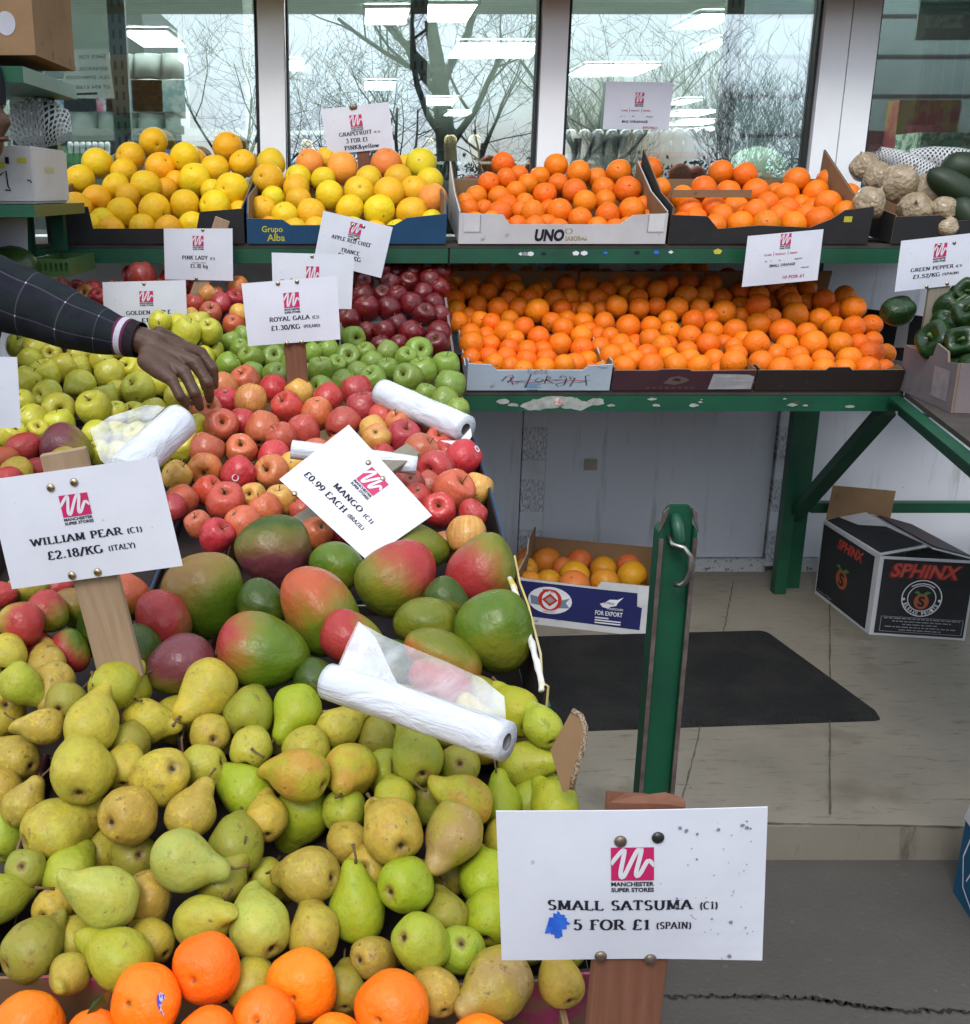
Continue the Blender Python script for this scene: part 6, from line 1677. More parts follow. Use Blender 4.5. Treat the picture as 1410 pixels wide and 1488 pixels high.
def pepper(i):
    bm = NB(); lathe(bm, spline([(0, .62), (.14, .60), (.3, .74), (.62, .86), (.9, .66), (1., .25), (.95, -.3), (.82, -.75), (.6, -1.05), (.3, -1.12), (.1, -1.02), (0, -1.)], 4), 32)
    for v in bm.verts:
        a = math.atan2(v.co.y, v.co.x); k = 1 + .09 * math.cos(4 * a + i) * (.6 + .4 * v.co.z); v.co.x *= k; v.co.y *= k
    warp(bm, .08, i + 3); return mesh_of('pepper', bm, M_PEP)
PPM = [pepper(i) for i in range(3)]; M_PST = plain('pepper stalk', (.06, .11, .025), (.09, .14, .04), 20, .5)
bm = NB(); tube(bm, [(0, 0, .55), (.04, 0, .75), (.16, 0, 1.0), (.36, .05, 1.2)], [.2, .1, .085, .11], 9); PPS = mesh_of('stalk', bm, M_PST)
pl = [(1364, 496, 66, 2.905, 'with a long pale stalk beside the timber stake'), (1306, 452, 50, 3.02, 'behind the maroon crate in the black crate'), (1398, 498, 56, 2.83, 'at the frame edge above the maroon crate'), (1388, 538, 62, 2.86, 'low at the front of the maroon crate'), (1408, 458, 54, 2.88, 'high beside the timber stake'), (1380, 446, 50, 2.98, 'just beside the timber stake under the card'), (1402, 424, 46, 2.98, 'topmost under the price card'), (1354, 524, 50, 2.99, 'in the far corner of the maroon crate'), (1418, 538, 60, 2.77, 'cut by the frame edge'), (1392, 474, 50, 2.93, 'in the middle of the pepper heap'), (1372, 470, 46, 2.98, 'half hidden behind the timber stake')]
for i, (u, v, d, zc, lb) in enumerate(pl):
    o = bpy.data.objects.new('green_pepper', PPM[i % 3]); C.objects.link(o); r = d * zc / F / 2 * .84; o.location = P(u, v, zc); o.scale = (r, r, r); ax = Vector((-.9, -.35, .35)) if i == 0 else Vector((random.uniform(-1, 1), random.uniform(-1, .3), random.uniform(-.4, 1)))
    o.rotation_mode = 'QUATERNION'; o.rotation_quaternion = ax.to_track_quat('Z', 'Y'); link(bpy.data.objects.new('stalk', PPS), o); tag(o, 'dark green bell pepper ' + lb, 'pepper', 'green peppers on the right shelf')
def root_mat():
    m = N('wrapped root skin'); v = m.offs(); c = m.mix(m.ramp(m.noise(1.6, 5, v, .6), .3, .7), (.40, .31, .20), (.26, .185, .10)); c = m.mix(m.ramp(m.noise(6, 4, v), .6, .72), c, (.48, .43, .36)); m.bump(m.math('ADD', m.noise(3, 5, v, .65, dist=2.), m.vor(4, v)), .35, .06)
    return m.fin(c, .38, .5, Coat_Weight=.5, Coat_Roughness=.12)
M_ROOT = root_mat()
def rootm(i):
    bm = NB(); lathe(bm, spline([(0, .98), (.05, 1.2), (.09, .99), (.4, .86), (.78, .6), (1., .1), (.95, -.35), (.7, -.72), (.3, -.9), (0, -.92)], 4), 28, .15, i); warp(bm, .13, i + 5, 1.4); return mesh_of('root', bm, M_ROOT)
RM = [rootm(i) for i in range(3)]
for i, (u, v, d, zc, ax, lb) in enumerate([(1256, 243, 42, 3.52, (-.4, -.3, .8), 'highest, leaning on the white mullion'), (1276, 258, 42, 3.45, (.5, -.3, .4), 'behind the biggest one'), (1306, 266, 54, 3.35, (.3, -.5, .6), 'biggest, in the middle of the row'), (1350, 277, 48, 3.36, (.2, -.3, .8), 'right of the biggest one, against the cucumbers'), (1264, 296, 47, 3.20, (.5, -.2, .9), 'resting on the small oranges'), (1330, 306, 52, 3.24, (-.3, -.6, .3), 'low in the black tray'), (1370, 305, 40, 3.22, (.1, -.2, -.9), 'lowest, above its torn wrap'), (1377, 330, 30, 3.18, (.0, -.2, .9), 'small one hanging over the tray edge')]):
    o = bpy.data.objects.new('wrapped_root', RM[i % 3]); C.objects.link(o); r = d * zc / F / 2; o.location = P(u, v, zc); o.scale = (r, r, r); o.rotation_mode = 'QUATERNION'; o.rotation_quaternion = Vector(ax).to_track_quat('Z', 'Y'); tag(o, 'tan root vegetable in shiny clear wrap, ' + lb, 'root vegetable', 'wrapped roots at the shelf end')
M_CUC = plain('dark melon skin', (.012, .024, .010), (.02, .036, .014), 18, .5, bs=.15, bsc=20)
for i, (u, v, a, b, an, zc, lb) in enumerate([(1388, 275, 95, 42, 35, 3.3, 'long dark green marrow lying under the foam net'), (1398, 245, 60, 48, 10, 3.45, 'round dark green marrow in the white foam net'), (1408, 318, 70, 40, 60, 3.2, 'dark green marrow at the frame edge beside the roots')]):
    bm = NB(); lathe(bm, spline([(0, -1), (.4, -.9), (.8, -.6), (1, 0), (.85, .55), (.45, .9), (0, 1)], 4), 24, .1, i); o = obj('marrow', bm, M_CUC, smooth=True); ex = EX * math.cos(R(an)) + EYD * math.sin(R(an)); ey = -EX * math.sin(R(an)) + EYD * math.cos(R(an)); M = Matrix((ey, -EZF, ex)).transposed()
    o.matrix_world = Matrix.Translation(P(u, v, zc)) @ M.to_4x4() @ Matrix.Diagonal((b * zc / F / 2, b * zc / F / 2, a * zc / F / 2, 1)); tag(o, lb, 'marrow')
def netmat():
    m = N('white foam net'); uv = m.coord('UV'); o = m.sep(uv)
    a = m.math('ADD', m.math('MULTIPLY', o[0], 15.), m.math('MULTIPLY', o[1], 11.)); b = m.math('SUBTRACT', m.math('MULTIPLY', o[0], 15.), m.math('MULTIPLY', o[1], 11.))
    h = m.math('MAXIMUM', m.math('ABSOLUTE', m.math('SINE', m.math('MULTIPLY', a, 3.1416))), m.math('ABSOLUTE', m.math('SINE', m.math('MULTIPLY', b, 3.1416)))); al = m.math('GREATER_THAN', h, .80) if False else m.math('LESS_THAN', m.math('MINIMUM', m.math('ABSOLUTE', m.math('SINE', m.math('MULTIPLY', a, 3.1416))), m.math('ABSOLUTE', m.math('SINE', m.math('MULTIPLY', b, 3.1416)))), .52)
    m.put(m.p.inputs['Alpha'], al); return m.fin((.55, .56, .57), .6, .3)
M_NET = netmat()
def net_sleeve(name, pix, zc, rad, label):
    p = [P(u, v, zc) for u, v in pix]; bm = NB(); tube(bm, [q - p[0] for q in p], [r * zc / F for r in rad], 20, False, True); tag(obj(name, bm, M_NET, smooth=True, loc=p[0]), label, 'foam net')
net_sleeve('foam_net', [(1276, 222), (1300, 230), (1325, 243), (1345, 256)], 3.55, [9, 13, 17, 20], 'white foam net sleeve lying flat behind the wrapped roots')
net_sleeve('foam_net', [(1318, 226), (1352, 228), (1380, 236), (1402, 245)], 3.6, [9, 15, 22, 27], 'white foam net sleeve pulled over the round marrow')

# ---------------------------------------------------------------- price cards
LOGO = [(-.02, .50), (.12, .72), (.27, .93), (.31, .90), (.27, .62), (.22, .30), (.23, .12), (.30, .16), (.44, .52), (.58, .86), (.68, .99), (.70, .90), (.64, .58), (.58, .28), (.60, .14), (.68, .24), (.80, .52), (.88, .62), (1.02, .44)]
def price_card(label, quad, zc, lines, logo=None, tilt=0., pins=(), stake=None, sm=True, mark=None, curl=.0035, cls='price card', mat=None):
    uc = sum(p[0] for p in quad) / 4; vc = sum(p[1] for p in quad) / 4; c = P(uc, vc, zc); n = Vector((0, -math.cos(tilt), math.sin(tilt)))
    TL, TR, BR, BL = [onplane(u, v, c, n) for u, v in quad]
    t = thing('price_card', c, label, 'price card', 'price cards')
    def fn(x, y, off):                    # x from the left, y up from the bottom, both 0..1
        p = (BL * (1 - x) + BR * x) * (1 - y) + (TL * (1 - x) + TR * x) * y
        return p + n * (off + curl * math.sin(math.pi * x) * (.3 + .7 * math.sin(math.pi * y)) + curl * .35 * math.sin(5 * x + 2) * (1 - y)) - c
    bm = NB(); nx, ny = 14, 10
    for off in (0, -.0012):
        g = [[bm.verts.new(fn(i / nx, j / ny, off)) for i in range(nx + 1)] for j in range(ny + 1)]
        for j in range(ny):
            for i in range(nx): f = bm.faces.new((g[j][i], g[j][i + 1], g[j + 1][i + 1], g[j + 1][i]))
        if off == 0: g0 = g
    for ring in ([(0, i) for i in range(nx + 1)], [(ny, i) for i in range(nx + 1)]):
        for a, b in zip(ring, ring[1:]): bm.faces.new((g0[a[0]][a[1]], g0[b[0]][b[1]], g[b[0]][b[1]], g[a[0]][a[1]]))
    for i in (0, nx):
        for j in range(ny): bm.faces.new((g0[j][i], g0[j + 1][i], g[j + 1][i], g[j][i]))
    bmesh.ops.recalc_face_normals(bm, faces=bm.faces)
    pap = obj('laminated_sheet', bm, mat or M_PAPER, t)
    W = (TR - TL + BR - BL).length / 2; Hh = (TL - BL + TR - BR).length / 2
    groups = {}
    for kind, txt, x0, x1, y0, y1, *col in lines:
        m_ = col[0] if col else M_INK
        if kind == 's': qs = fit(serif_text(txt, 1., 0, 0, bold=col[1] if len(col) > 1 else 1.), x0, x1, y0, y1) if not any(ch in '(£/g&y' for ch in txt) else None
        if kind == 's' and qs is None:      # letters that reach below the line keep their baseline
            q = serif_text(txt, 1., 0, 0, 'l', bold=col[1] if len(col) > 1 else 1.); xs = [a for f in q for a, b in f]; a0, a1 = min(xs), max(xs); qs = [[(x0 + (a - a0) / (a1 - a0) * (x1 - x0), y0 + b * (y1 - y0)) for a, b in f] for f in q]
        if kind == 'b': qs = fit(sans_text(txt, 1, 0, 0, bold=.02), x0, x1, y0, y1)
        if kind == 'r': qs = rect2(x0, y0, x1, y1)
        groups.setdefault(m_.name, (m_, []))[1].extend(qs)
    for k, (m_, qs) in groups.items(): inked('lettering', qs, fn, .0008, m_, t)
    if logo:
        x0, y0, x1, y1 = logo; lg_ = inked('logo', [[(x0 + (x1 - x0) * (a + .25 * i), y0 + (y1 - y0) * (b + .25 * j)) for a, b in ((0, 0), (.25, 0), (.25, .25), (0, .25))] for i in range(4) for j in range(4)], fn, .0006, M_CRIM, t)
        q = []; strip(q, spline(LOGO, 3), lambda t_: .125 - .02 * t_); q = [[(x0 + (x1 - x0) * max(0, min(1, a)), y0 + (y1 - y0) * max(0, min(1, b))) for a, b in f] for f in q]
        inked('brush_mark', q, fn, .0011, plain('logo white', (.66, .67, .73)), lg_)
        if sm:
            hh = (y1 - y0) * .13
            inked('shop_lettering', fit(sans_text('MANCHESTER', 1, 0, 0, bold=.035), x0, x1, y0 - hh * 1.35, y0 - hh * .3) + fit(sans_text('SUPER STORES', 1, 0, 0, bold=.035), x0, x1, y0 - hh * 2.75, y0 - hh * 1.7), fn, .0008, M_INK, lg_)
    if mark: mark(fn, t)
    for x, y, big, m_ in pins:
        p = fn(x, y, .001); bm = NB(); bmesh.ops.create_uvsphere(bm, u_segments=14, v_segments=8, radius=.0042 * big, matrix=Matrix.Translation(p) @ n.to_track_quat('Z', 'Y').to_matrix().to_4x4() @ Matrix.Diagonal((1, 1, .5, 1))); obj('drawing_pin', bm, m_, t, True)
    global CARD; CARD = c
    return t, c, n
def proj_z(p): q = p - CAMP; return q.y * CT - q.z * ST
def stake(label, top, bot, zt, zb, wpx, mat, thick=.012, top_jag=0.):
    a, b = (onY(*top, zt.y + .011), onY(*bot, zt.y + .011)) if isinstance(zt, Vector) else (P(*top, zt), P(*bot, zb)); zt, zb = (proj_z(a), proj_z(b)); wd = wpx * (zt + zb) / 2 / F; L = (a - b).length
    z = (a - b).normalized(); x = (Vector((1, 0, 0)) - z * z.x).normalized(); y = z.cross(x)
    bm = NB(); box(bm, (-wd / 2, -thick / 2, 0), (wd / 2, thick / 2, L)); bmesh.ops.subdivide_edges(bm, edges=bm.edges[:], cuts=3, use_grid_fill=True)
    for v in bm.verts:
        v.co += Vector((mnoise.noise(v.co * 30), mnoise.noise(v.co * 30 + Vector((4, 0, 0))), 0)) * .0012
        if v.co.z > L - 1e-4: v.co.z += random.uniform(-top_jag, top_jag)
    bevel(bm, .0012, 1); o = obj('timber_stake', bm, mat); M = Matrix((x, y, z)).transposed().to_4x4(); o.matrix_world = Matrix.Translation(b) @ M; return tag(o, label, 'stake')
PB, PW = M_BRASS, M_PINST
def std(name, cls, price, orig, nx=(.18, .728), cx=(.753, .82), px=(.27, .563), ox=(.59, .722)):
    L = [('s', name, nx[0], nx[1], .36, .432), ('s', price, px[0], px[1], .223, .294)]
    if cls: L.append(('s', cls, cx[0], cx[1], .362, .412))
    if orig: L.append(('s', orig, ox[0], ox[1], .228, .275))
    return L
LG = (.40, .565, .56, .775)
def scrib(fn, t):
    rs = random.Random(2); p = [(.183 + .068 * i / 30 + rs.uniform(-.012, .012), (.20 if i % 2 else .325) + rs.uniform(-.045, .03) - .04 * abs(i - 15) / 15 * (1 if i % 2 == 0 else -1)) for i in range(31)]
    inked('marker_scribble', line2(p, .018), fn, .0012, M_BLUEI, t)
    m_ = plain('damp speck', (.22, .22, .25)); q = []
    for i in range(46): x = .66 + .3 * rs.random(); y = rs.random() * .95; r = rs.choice([.002, .003, .003, .005, .009]); q += [[(x + r * math.cos(a) * rs.uniform(.5, 1.2), y + 1.6 * r * math.sin(a) * rs.uniform(.5, 1.2)) for a in [k * .9 for k in range(7)]]]
    inked('damp_specks', q, fn, .0012, m_, t)
price_card('large white card priced five for a pound with a blue scribble, nearest the camera', [(721, 1179), (1116, 1173), (1107, 1394), (729, 1393)], .87, std('SMALL SATSUMA', '(C1)', '5 FOR £1', '(SPAIN)', px=(.275, .563)), (.417, .563, .577, .775), 0, [(.453, .815, 1.2, PW), (.592, .835, 1.2, plain('dark pin', (.06, .06, .06), rough=.3, metal=.7)), (.38, .025, 1.2, PW), (.572, .0, 1.2, PW)], mark=scrib, curl=.006)
stake('brown timber stake holding the large card nearest the camera', (938, 1160), (898, 1560), CARD, 0, 106, M_WOODR, .014, .006)
price_card('white card for pears leaning left on a pale timber stake', [(-20, 698), (228, 664), (266, 822), (18, 856)], 1.30, std('WILLIAM PEAR', '(C1)', '£2.18/KG', '(ITALY)', (.164, .71), (.735, .82), (.248, .57), (.605, .76)), (.392, .58, .56, .778), R(4), [(.36, .86, 1.2, PB), (.50, .88, 1.2, PB), (.36, .05, 1.2, PB), (.51, .05, 1.2, PB)], curl=.002)
stake('pale timber stake behind the pear card', (92, 655), (178, 985), CARD, 0, 66, M_WOOD)
price_card('white card for mangoes lying tilted on the fruit', [(507, 617), (628, 749), (534, 815), (406, 697)], 1.74, std('MANGO', '(C1)', '£0.99 EACH', '(BRAZIL)', (.33, .645), (.68, .775), (.10, .565), (.60, .77)), (.40, .62, .60, .86), R(40), [(.355, .86, 1.1, PB), (.53, .855, 1.1, PB), (.18, -.0, 1.1, PB)])
stake('short timber stake under the tilted mango card', (601, 654), (405, 782), 1.93, 1.80, 30, M_WOODG)
price_card('white card for striped apples on a brown stake', [(351, 412), (490, 401), (495, 493), (361, 503)], 2.46, std('ROYAL GALA', '(C1)', '£1.30/KG', '(POLAND)', (.255, .69), (.715, .785), (.265, .575), (.615, .79)), (.425, .56, .59, .80), R(3), [(.38, .955, 1.2, PB), (.58, .96, 1.2, PB), (.42, .0, 1.2, PB), (.58, .0, 1.2, PB)])
stake('brown timber stake below the striped apple card', (428, 492), (434, 575), CARD, 0, 31, M_WOODR)
price_card('white card for golden apples partly behind the arm', [(149, 410), (270, 407), (273, 486), (153, 490)], 2.97, [('s', 'GOLDEN APPLE', .27, .81, .395, .47), ('s', '£1.0', .45, .62, .26, .33)], (.44, .62, .605, .82), 0, [(.5, .95, 1.1, PB)])
price_card('white card for pink apples hanging before the black tray', [(238, 332), (338, 332), (339, 408), (240, 406)], 3.12, [('s', 'PINK LADY', .26, .64, .40, .48), ('s', '(C1)', .67, .74, .40, .45), ('b', 'ISRAEL PERU', .41, .61, .33, .355, M_GREYI), ('s', '£1.30 kg', .38, .63, .24, .315)], (.42, .66, .58, .86), 0, [(.57, .97, 1.1, PB), (.46, .03, 1.1, PB)])
stake('pale timber stake behind the pink apple card', (324, 318), (284, 440), CARD, 0, 22, M_WOOD)
def ginger(fn, t):
    inked('root_picture', poly2([(.05, .48), (.12, .53), (.20, .5), (.24, .56), (.28, .5), (.25, .44), (.1, .43)]) + poly2([(.30, .46), (.36, .52), (.42, .46), (.36, .42)]), fn, .001, plain('printed root', (.42, .33, .2), (.3, .26, .2), 90), t)
price_card('white card with a small root picture behind the striped apple card', [(395, 367), (515, 370), (511, 449), (397, 447)], 2.80, [], (.42, .46, .58, .77), 0, [(.49, .95, 1.1, PB)], mark=ginger)
price_card('white card tilted to the right in front of the blue tray', [(470, 306), (571, 330), (554, 404), (456, 379)], 3.10, [('s', 'APPLE RED CHIEF', .18, .76, .52, .60), ('b', 'C1', .46, .49, .46, .48, M_GREYI), ('s', 'FRANCE', .36, .62, .31, .39), ('s', '£1.52KG', .32, .66, .20, .28)], (.41, .70, .58, .92), 0, [(.52, .62, 1.2, PB), (.44, .86, 1.1, PB), (.60, .88, 1.1, PB)])
price_card('white card for grapefruit clipped to a stake before the window', [(466, 159), (565, 148), (573, 215), (477, 225)], 3.56, [('s', 'GRAPEFRUIT', .21, .70, .36, .45), ('s', '(C1)', .73, .82, .37, .41), ('s', '3 FOR £1', .30, .62, .21, .30), ('s', 'PINK&yellow', .26, .78, .06, .15)], (.40, .55, .58, .80), 0, [(.46, .97, 2.2, PW), (.50, .97, 2.0, PW)])
stake('dark timber stake under the grapefruit card', (527, 205), (531, 268), CARD, 0, 18, M_WOODR)
price_card('faded white card taped to the window above the oranges', [(881, 118), (979, 120), (972, 189), (876, 188)], 3.662, [('b', 'CLASS', .25, .35, .385, .415, M_CRIMT), ('r', '', .375, .38, .36, .45), ('b', 'PRODUCT', .40, .53, .385, .415, M_CRIMT), ('r', '', .56, .565, .36, .45), ('b', 'ORIGIN', .58, .69, .385, .415, M_CRIMT), ('b', 'A  1', .24, .31, .27, .29), ('b', 'B', .43, .455, .27, .29), ('b', 'Egypt', .64, .74, .26, .29), ('b', 'BIG ORANGE', .28, .67, .145, .195), ('b', '5FOR£1', .60, .82, .02, .07, M_CRIMT)], (.45, .56, .58, .78), 0)
price_card('white card priced ten for a pound hanging under the black tray', [(1087, 343), (1197, 333), (1188, 407), (1078, 417)], 3.13, [('b', 'CLASS', .24, .34, .575, .61, M_CRIMT), ('r', '', .365, .37, .56, .65), ('b', 'PRODUCT', .39, .53, .575, .61, M_CRIMT), ('r', '', .555, .56, .56, .65), ('b', 'ORIGIN', .58, .68, .575, .61, M_CRIMT), ('b', 'A   1', .26, .35, .455, .48), ('b', 'B', .45, .47, .455, .48), ('b', 'EGYPT', .66, .76, .45, .48), ('b', 'SMALL ORANGE', .33, .67, .345, .40), ('b', 'PRICE', .76, .86, .27, .295), ('b', '10 FOR £1', .53, .81, .09, .15, M_CRIMT)], (.44, .76, .58, .98), 0)
price_card('white card for green peppers on a grey timber stake', [(1310, 350), (1428, 337), (1419, 411), (1300, 424)], 2.95, std('GREEN PEPPER', '(C1)', '£1.52/KG', '(SPAIN)', (.16, .69), (.715, .79), (.20, .53), (.56, .76)), (.42, .60, .575, .87), 0, [(.475, .83, 1.2, PB), (.66, .85, 1.2, PB), (.39, .03, 1.2, PB), (.64, .05, 1.2, PB)])
stake('grey timber stake below the green pepper card', (1366, 405), (1346, 535), CARD, 0, 30, M_WOODG)
price_card('blank white card at the frame edge beside the yellow apples', [(-95, 516), (25, 519), (31, 621), (-90, 625)], 1.95, [], None, 0)
price_card('small white card under the white foam box', [(-60, 299), (39, 300), (41, 372), (-62, 371)], 2.86, [], None, 0, [(.67, .93, 1.1, PB), (.94, .93, 1.1, PB)])
hn = [('line', p) for p in ()]
def hand(fn, t):
    def ln(txt, x0, x1, y0, y1): return [[(1 - a, b) for a, b in f] for f in fit(sans_text(txt, 1, 0, 0, shear=.1), x0, x1, y0, y1)]
    inked('handwriting', ln('SARIS FOR', .08, .75, .80, .88) + ln('BANARSEE, PU', .06, .92, .55, .64) + ln('SILK, EMBROIDER', .05, .95, .38, .46) + ln('07 494 616803', .06, .82, .19, .27), fn, .0008, M_INK, t); inked('crossed_out_word', line2([(.70, .10), (.28, .085)], .05) + line2([(.20, .10), (.1, .1)], .04), fn, .0008, M_INK, t)
mt_ = N('thin notice paper'); mt_.fin((.78, .80, .78), .7, .2); tl_ = mt_.n('BsdfTranslucent'); tl_.inputs[0].default_value = (.8, .82, .8, 1); ms_ = mt_.n('MixShader'); mt_.l(mt_.p.outputs[0], ms_.inputs[1]); mt_.l(tl_.outputs[0], ms_.inputs[2]); mt_.l(ms_.outputs[0], mt_.o.inputs['Surface']); M_THIN = mt_.m
t_, c_, n_ = price_card('handwritten notice in the window, seen reversed from behind', [(103, 72), (157, 70), (167, 143), (84, 143)], 3.74, [], None, 0, mark=hand, mat=M_THIN)
t_.name = 'window_notice'; t_['category'] = 'notice'
if 'group' in t_: del t_['group']
# ---------------------------------------------------------------- rolls of thin bags
def filmmat(name, op, c=(.78, .80, .83)):
    m = N(name); tr = m.n('BsdfTransparent'); tr.inputs[0].default_value = (.95, .96, .97, 1); mxs = m.n('MixShader'); mxs.inputs[0].default_value = op
    fz = m.math('ADD', m.math('MULTIPLY', m.mapr(m.noise(16, 4, dist=1.), .35, .7), .34), op - .16); m.l(fz, mxs.inputs[0])
    m.l(tr.outputs[0], mxs.inputs[1]); m.l(m.p.outputs[0], mxs.inputs[2]); m.l(mxs.outputs[0], m.o.inputs['Surface']); m.bump(m.noise(30, 4, dist=1.5), .6, .01); return m.fin(c, .22, .6)
M_FILM = filmmat('thin bag film', .40); M_FILMW = filmmat('thin white bag film', .75)
def rollmat():
    m = N('rolled bag film'); mp = m.n('Mapping'); mp.inputs['Scale'].default_value = (1, 1, .35); m.l(m.coord(), mp.inputs[0])
    c = m.mix(m.ramp(m.noise(22, 4, mp.outputs[0], dist=1.2), .35, .7), (.66, .69, .74), (.50, .53, .58)); m.bump(m.noise(26, 5, mp.outputs[0], .6, dist=1.4), .5, .012); return m.fin(c, .24, .6, Subsurface_Weight=0.)
M_ROLL = rollmat(); M_CORE = plain('cardboard core', (.25, .235, .23), (.18, .17, .165), 60, .8)
def bag_roll(label, a, b, za, zb, dpx, core_at_b=True, seed=1):
    A, B = P(*a, za), P(*b, zb); r = dpx * (za + zb) / 2 / F / 2; ax = (B - A); L = ax.length; t = thing('bag_roll', A, label, 'bag roll', 'rolls of plastic bags'); t.rotation_mode = 'QUATERNION'; t.rotation_quaternion = ax.to_track_quat('Z', 'Y')
    bm = NB(); n = 40; k = 26; rings = []
    for i in range(k + 1):
        z = L * i / k; ring = []
        for j in range(n):
            an = 2 * math.pi * j / n; d = Vector((math.cos(an) * 1.6, math.sin(an) * 1.6, z * 16 + seed * 9)); w_ = mnoise.noise(d) * .05 + abs(mnoise.noise(d * 2.3)) * .05 * math.sin(math.pi * i / k)
            q = r * (.97 + w_ * (1 if 0 < i < k else .2)); ring.append(bm.verts.new((q * math.cos(an), q * math.sin(an), z)))
        rings.append(ring)
    for i in range(k):
        for j in range(n): bm.faces.new((rings[i][j], rings[i][(j + 1) % n], rings[i + 1][(j + 1) % n], rings[i + 1][j]))
    for end, z, rg in ((0, 0, rings[0]), (1, L, rings[-1])):   # a wall round the open core
        inn = [bm.verts.new((r * .42 * math.cos(2 * math.pi * j / n), r * .42 * math.sin(2 * math.pi * j / n), z)) for j in range(n)]
        for j in range(n): bm.faces.new((rg[j], rg[(j + 1) % n], inn[(j + 1) % n], inn[j]))
    bmesh.ops.recalc_face_normals(bm, faces=bm.faces); obj('wound_film', bm, M_ROLL, t, True)
    bm = NB(); tube(bm, [(0, 0, .0008), (0, 0, L - .0008)], r * .425, 28, False)
    for z in (.02, L - .02): bmesh.ops.create_circle(bm, cap_ends=True, segments=28, radius=r * .42, matrix=Matrix.Translation((0, 0, z)))
    obj('core', bm, M_CORE, t, True); return t
def film(t, edge0, edge1, mat, seed, sag=.0, nx=34, ny=22):
    """a loose sheet between two rows of points given as (u, v, depth)"""
    def along(e, s): s *= len(e) - 1; i = min(int(s), len(e) - 2); f = s - i; return P(*e[i]).lerp(P(*e[i + 1]), f)
    bm = NB(); g = []
    for j in range(ny + 1):
        row = []
        for i in range(nx + 1):
            a, b = along(edge0, i / nx), along(edge1, i / nx); p = a.lerp(b, j / ny); w_ = math.sin(math.pi * j / ny) ** .6
            d = mnoise.noise(p * 34 + Vector((seed, 0, 0))) * .006 + abs(mnoise.noise(p * 62 + Vector((seed, 5, 0)))) * .004; row.append(bm.verts.new(p + (Vector((0, -.7, .7)) * (d - sag * w_)) * w_))
        g.append(row)
    for j in range(ny):
        for i in range(nx): bm.faces.new((g[j][i], g[j][i + 1], g[j + 1][i + 1], g[j + 1][i]))
    M = Matrix.Translation(t.location) @ (t.rotation_quaternion if t.rotation_mode == 'QUATERNION' else t.rotation_euler.to_quaternion()).to_matrix().to_4x4(); Mi = M.inverted()
    for v in bm.verts: v.co = Mi @ v.co
    o = obj('loose_film', bm, mat, t, True); return o
t = bag_roll('white roll of thin bags lying across the pears and mangoes', (478, 990), (737, 1078), 1.225, 1.095, 58, seed=2)
film(t, [(488, 975, 1.225), (580, 1004, 1.20), (735, 1052, 1.17)], [(520, 903, 1.26), (560, 925, 1.25), (640, 958, 1.235), (700, 985, 1.215), (733, 1012, 1.19)], M_FILM, 3)
film(t, [(492, 975, 1.222), (545, 992, 1.21), (585, 1008, 1.20)], [(511, 930, 1.25), (522, 903, 1.262), (545, 925, 1.25)], M_FILMW, 8)
t = bag_roll('white roll of thin bags between the green and the striped apples', (555, 570), (677, 624), 2.36, 2.20, 42, seed=5)
film(t, [(640, 640, 2.16), (668, 640, 2.16), (684, 622, 2.16)], [(660, 648, 2.14), (678, 645, 2.14), (686, 634, 2.15)], M_FILMW, 4)
t = bag_roll('thin white bag roll half hidden by the tilted mango card', (424, 653), (606, 676), 1.93, 1.92, 29, seed=7)
t = bag_roll('white roll of thin bags beyond the pear card, its film trailing', (262, 612), (178, 690), 1.99, 1.86, 58, False, seed=9)
film(t, [(240, 592, 2.0), (205, 625, 1.96), (160, 680, 1.9)], [(214, 588, 2.04), (160, 605, 2.0), (131, 624, 1.98), (146, 668, 1.92)], M_FILM, 12)

# ---------------------------------------------------------------- the left edge: cartons on a bracket, foam box, greens
zl_ = onY(20, 100, 2.95).z
t = thing('brown_carton', (0, 0, 0), 'brown card carton with a round hand hole high on the wall bracket', 'carton')
c0, c1, c2_ = onY(-110, 78, 2.75), onY(52, 80, 2.75), onY(101, 96, 3.05); tp = onY(50, -70, 2.75).z; t.location = c1
bm = NB(); A = Vector((c0.x, c1.y, c1.z)) - c1; Cc = Vector((c2_.x - c1.x + .0, .36, 0)); pts = [A, Vector((0, 0, 0)), Cc, A + Cc]; hh = tp - c1.z
lo = [bm.verts.new(p) for p in pts]; hi = [bm.verts.new(p + Vector((0, 0, hh))) for p in pts]; bm.faces.new(lo[::-1]); bm.faces.new(hi); [bm.faces.new((lo[i], lo[(i + 1) % 4], hi[(i + 1) % 4], hi[i])) for i in range(4)]; bmesh.ops.recalc_face_normals(bm, faces=bm.faces); obj('carton_body', bm, M_KRAFT, t)
hp = onY(9, 34, 2.75) - c1; inked('hand_hole', disc2(hp.x, hp.z, .022, .026), lambda a, b, off: Vector((a, -off, b)), .001, plain('pale hole', (.42, .42, .46)), t)
for s_ in (.42, .86): inked('slit', rect2(s_ - .012, .03, s_ + .012, .12), lambda a, b, off: Cc * a + Vector((off, -off * .3, b * hh)), .001, M_SEAL, t)
t = thing('wall_bracket', onY(60, 110, 3.0), 'dark green steel bracket shelf under the brown carton', 'bracket')
bm = NB(); q0, q1 = onY(-120, 100, 2.76), onY(96, 101, 3.10); box(bm, (q0.x, 2.70, q0.z - .035), (q1.x, 3.20, c1.z - .002 if c1.z < q0.z else q0.z)); part('bracket_plate', bm, M_GRN, t)
q = onY(76, 200, 3.18); bm = NB(); bar(bm, (q.x, 3.18, ZTOP), (q.x, 3.18, q0.z - .036), .035); part('upright', bm, M_GRN, t)
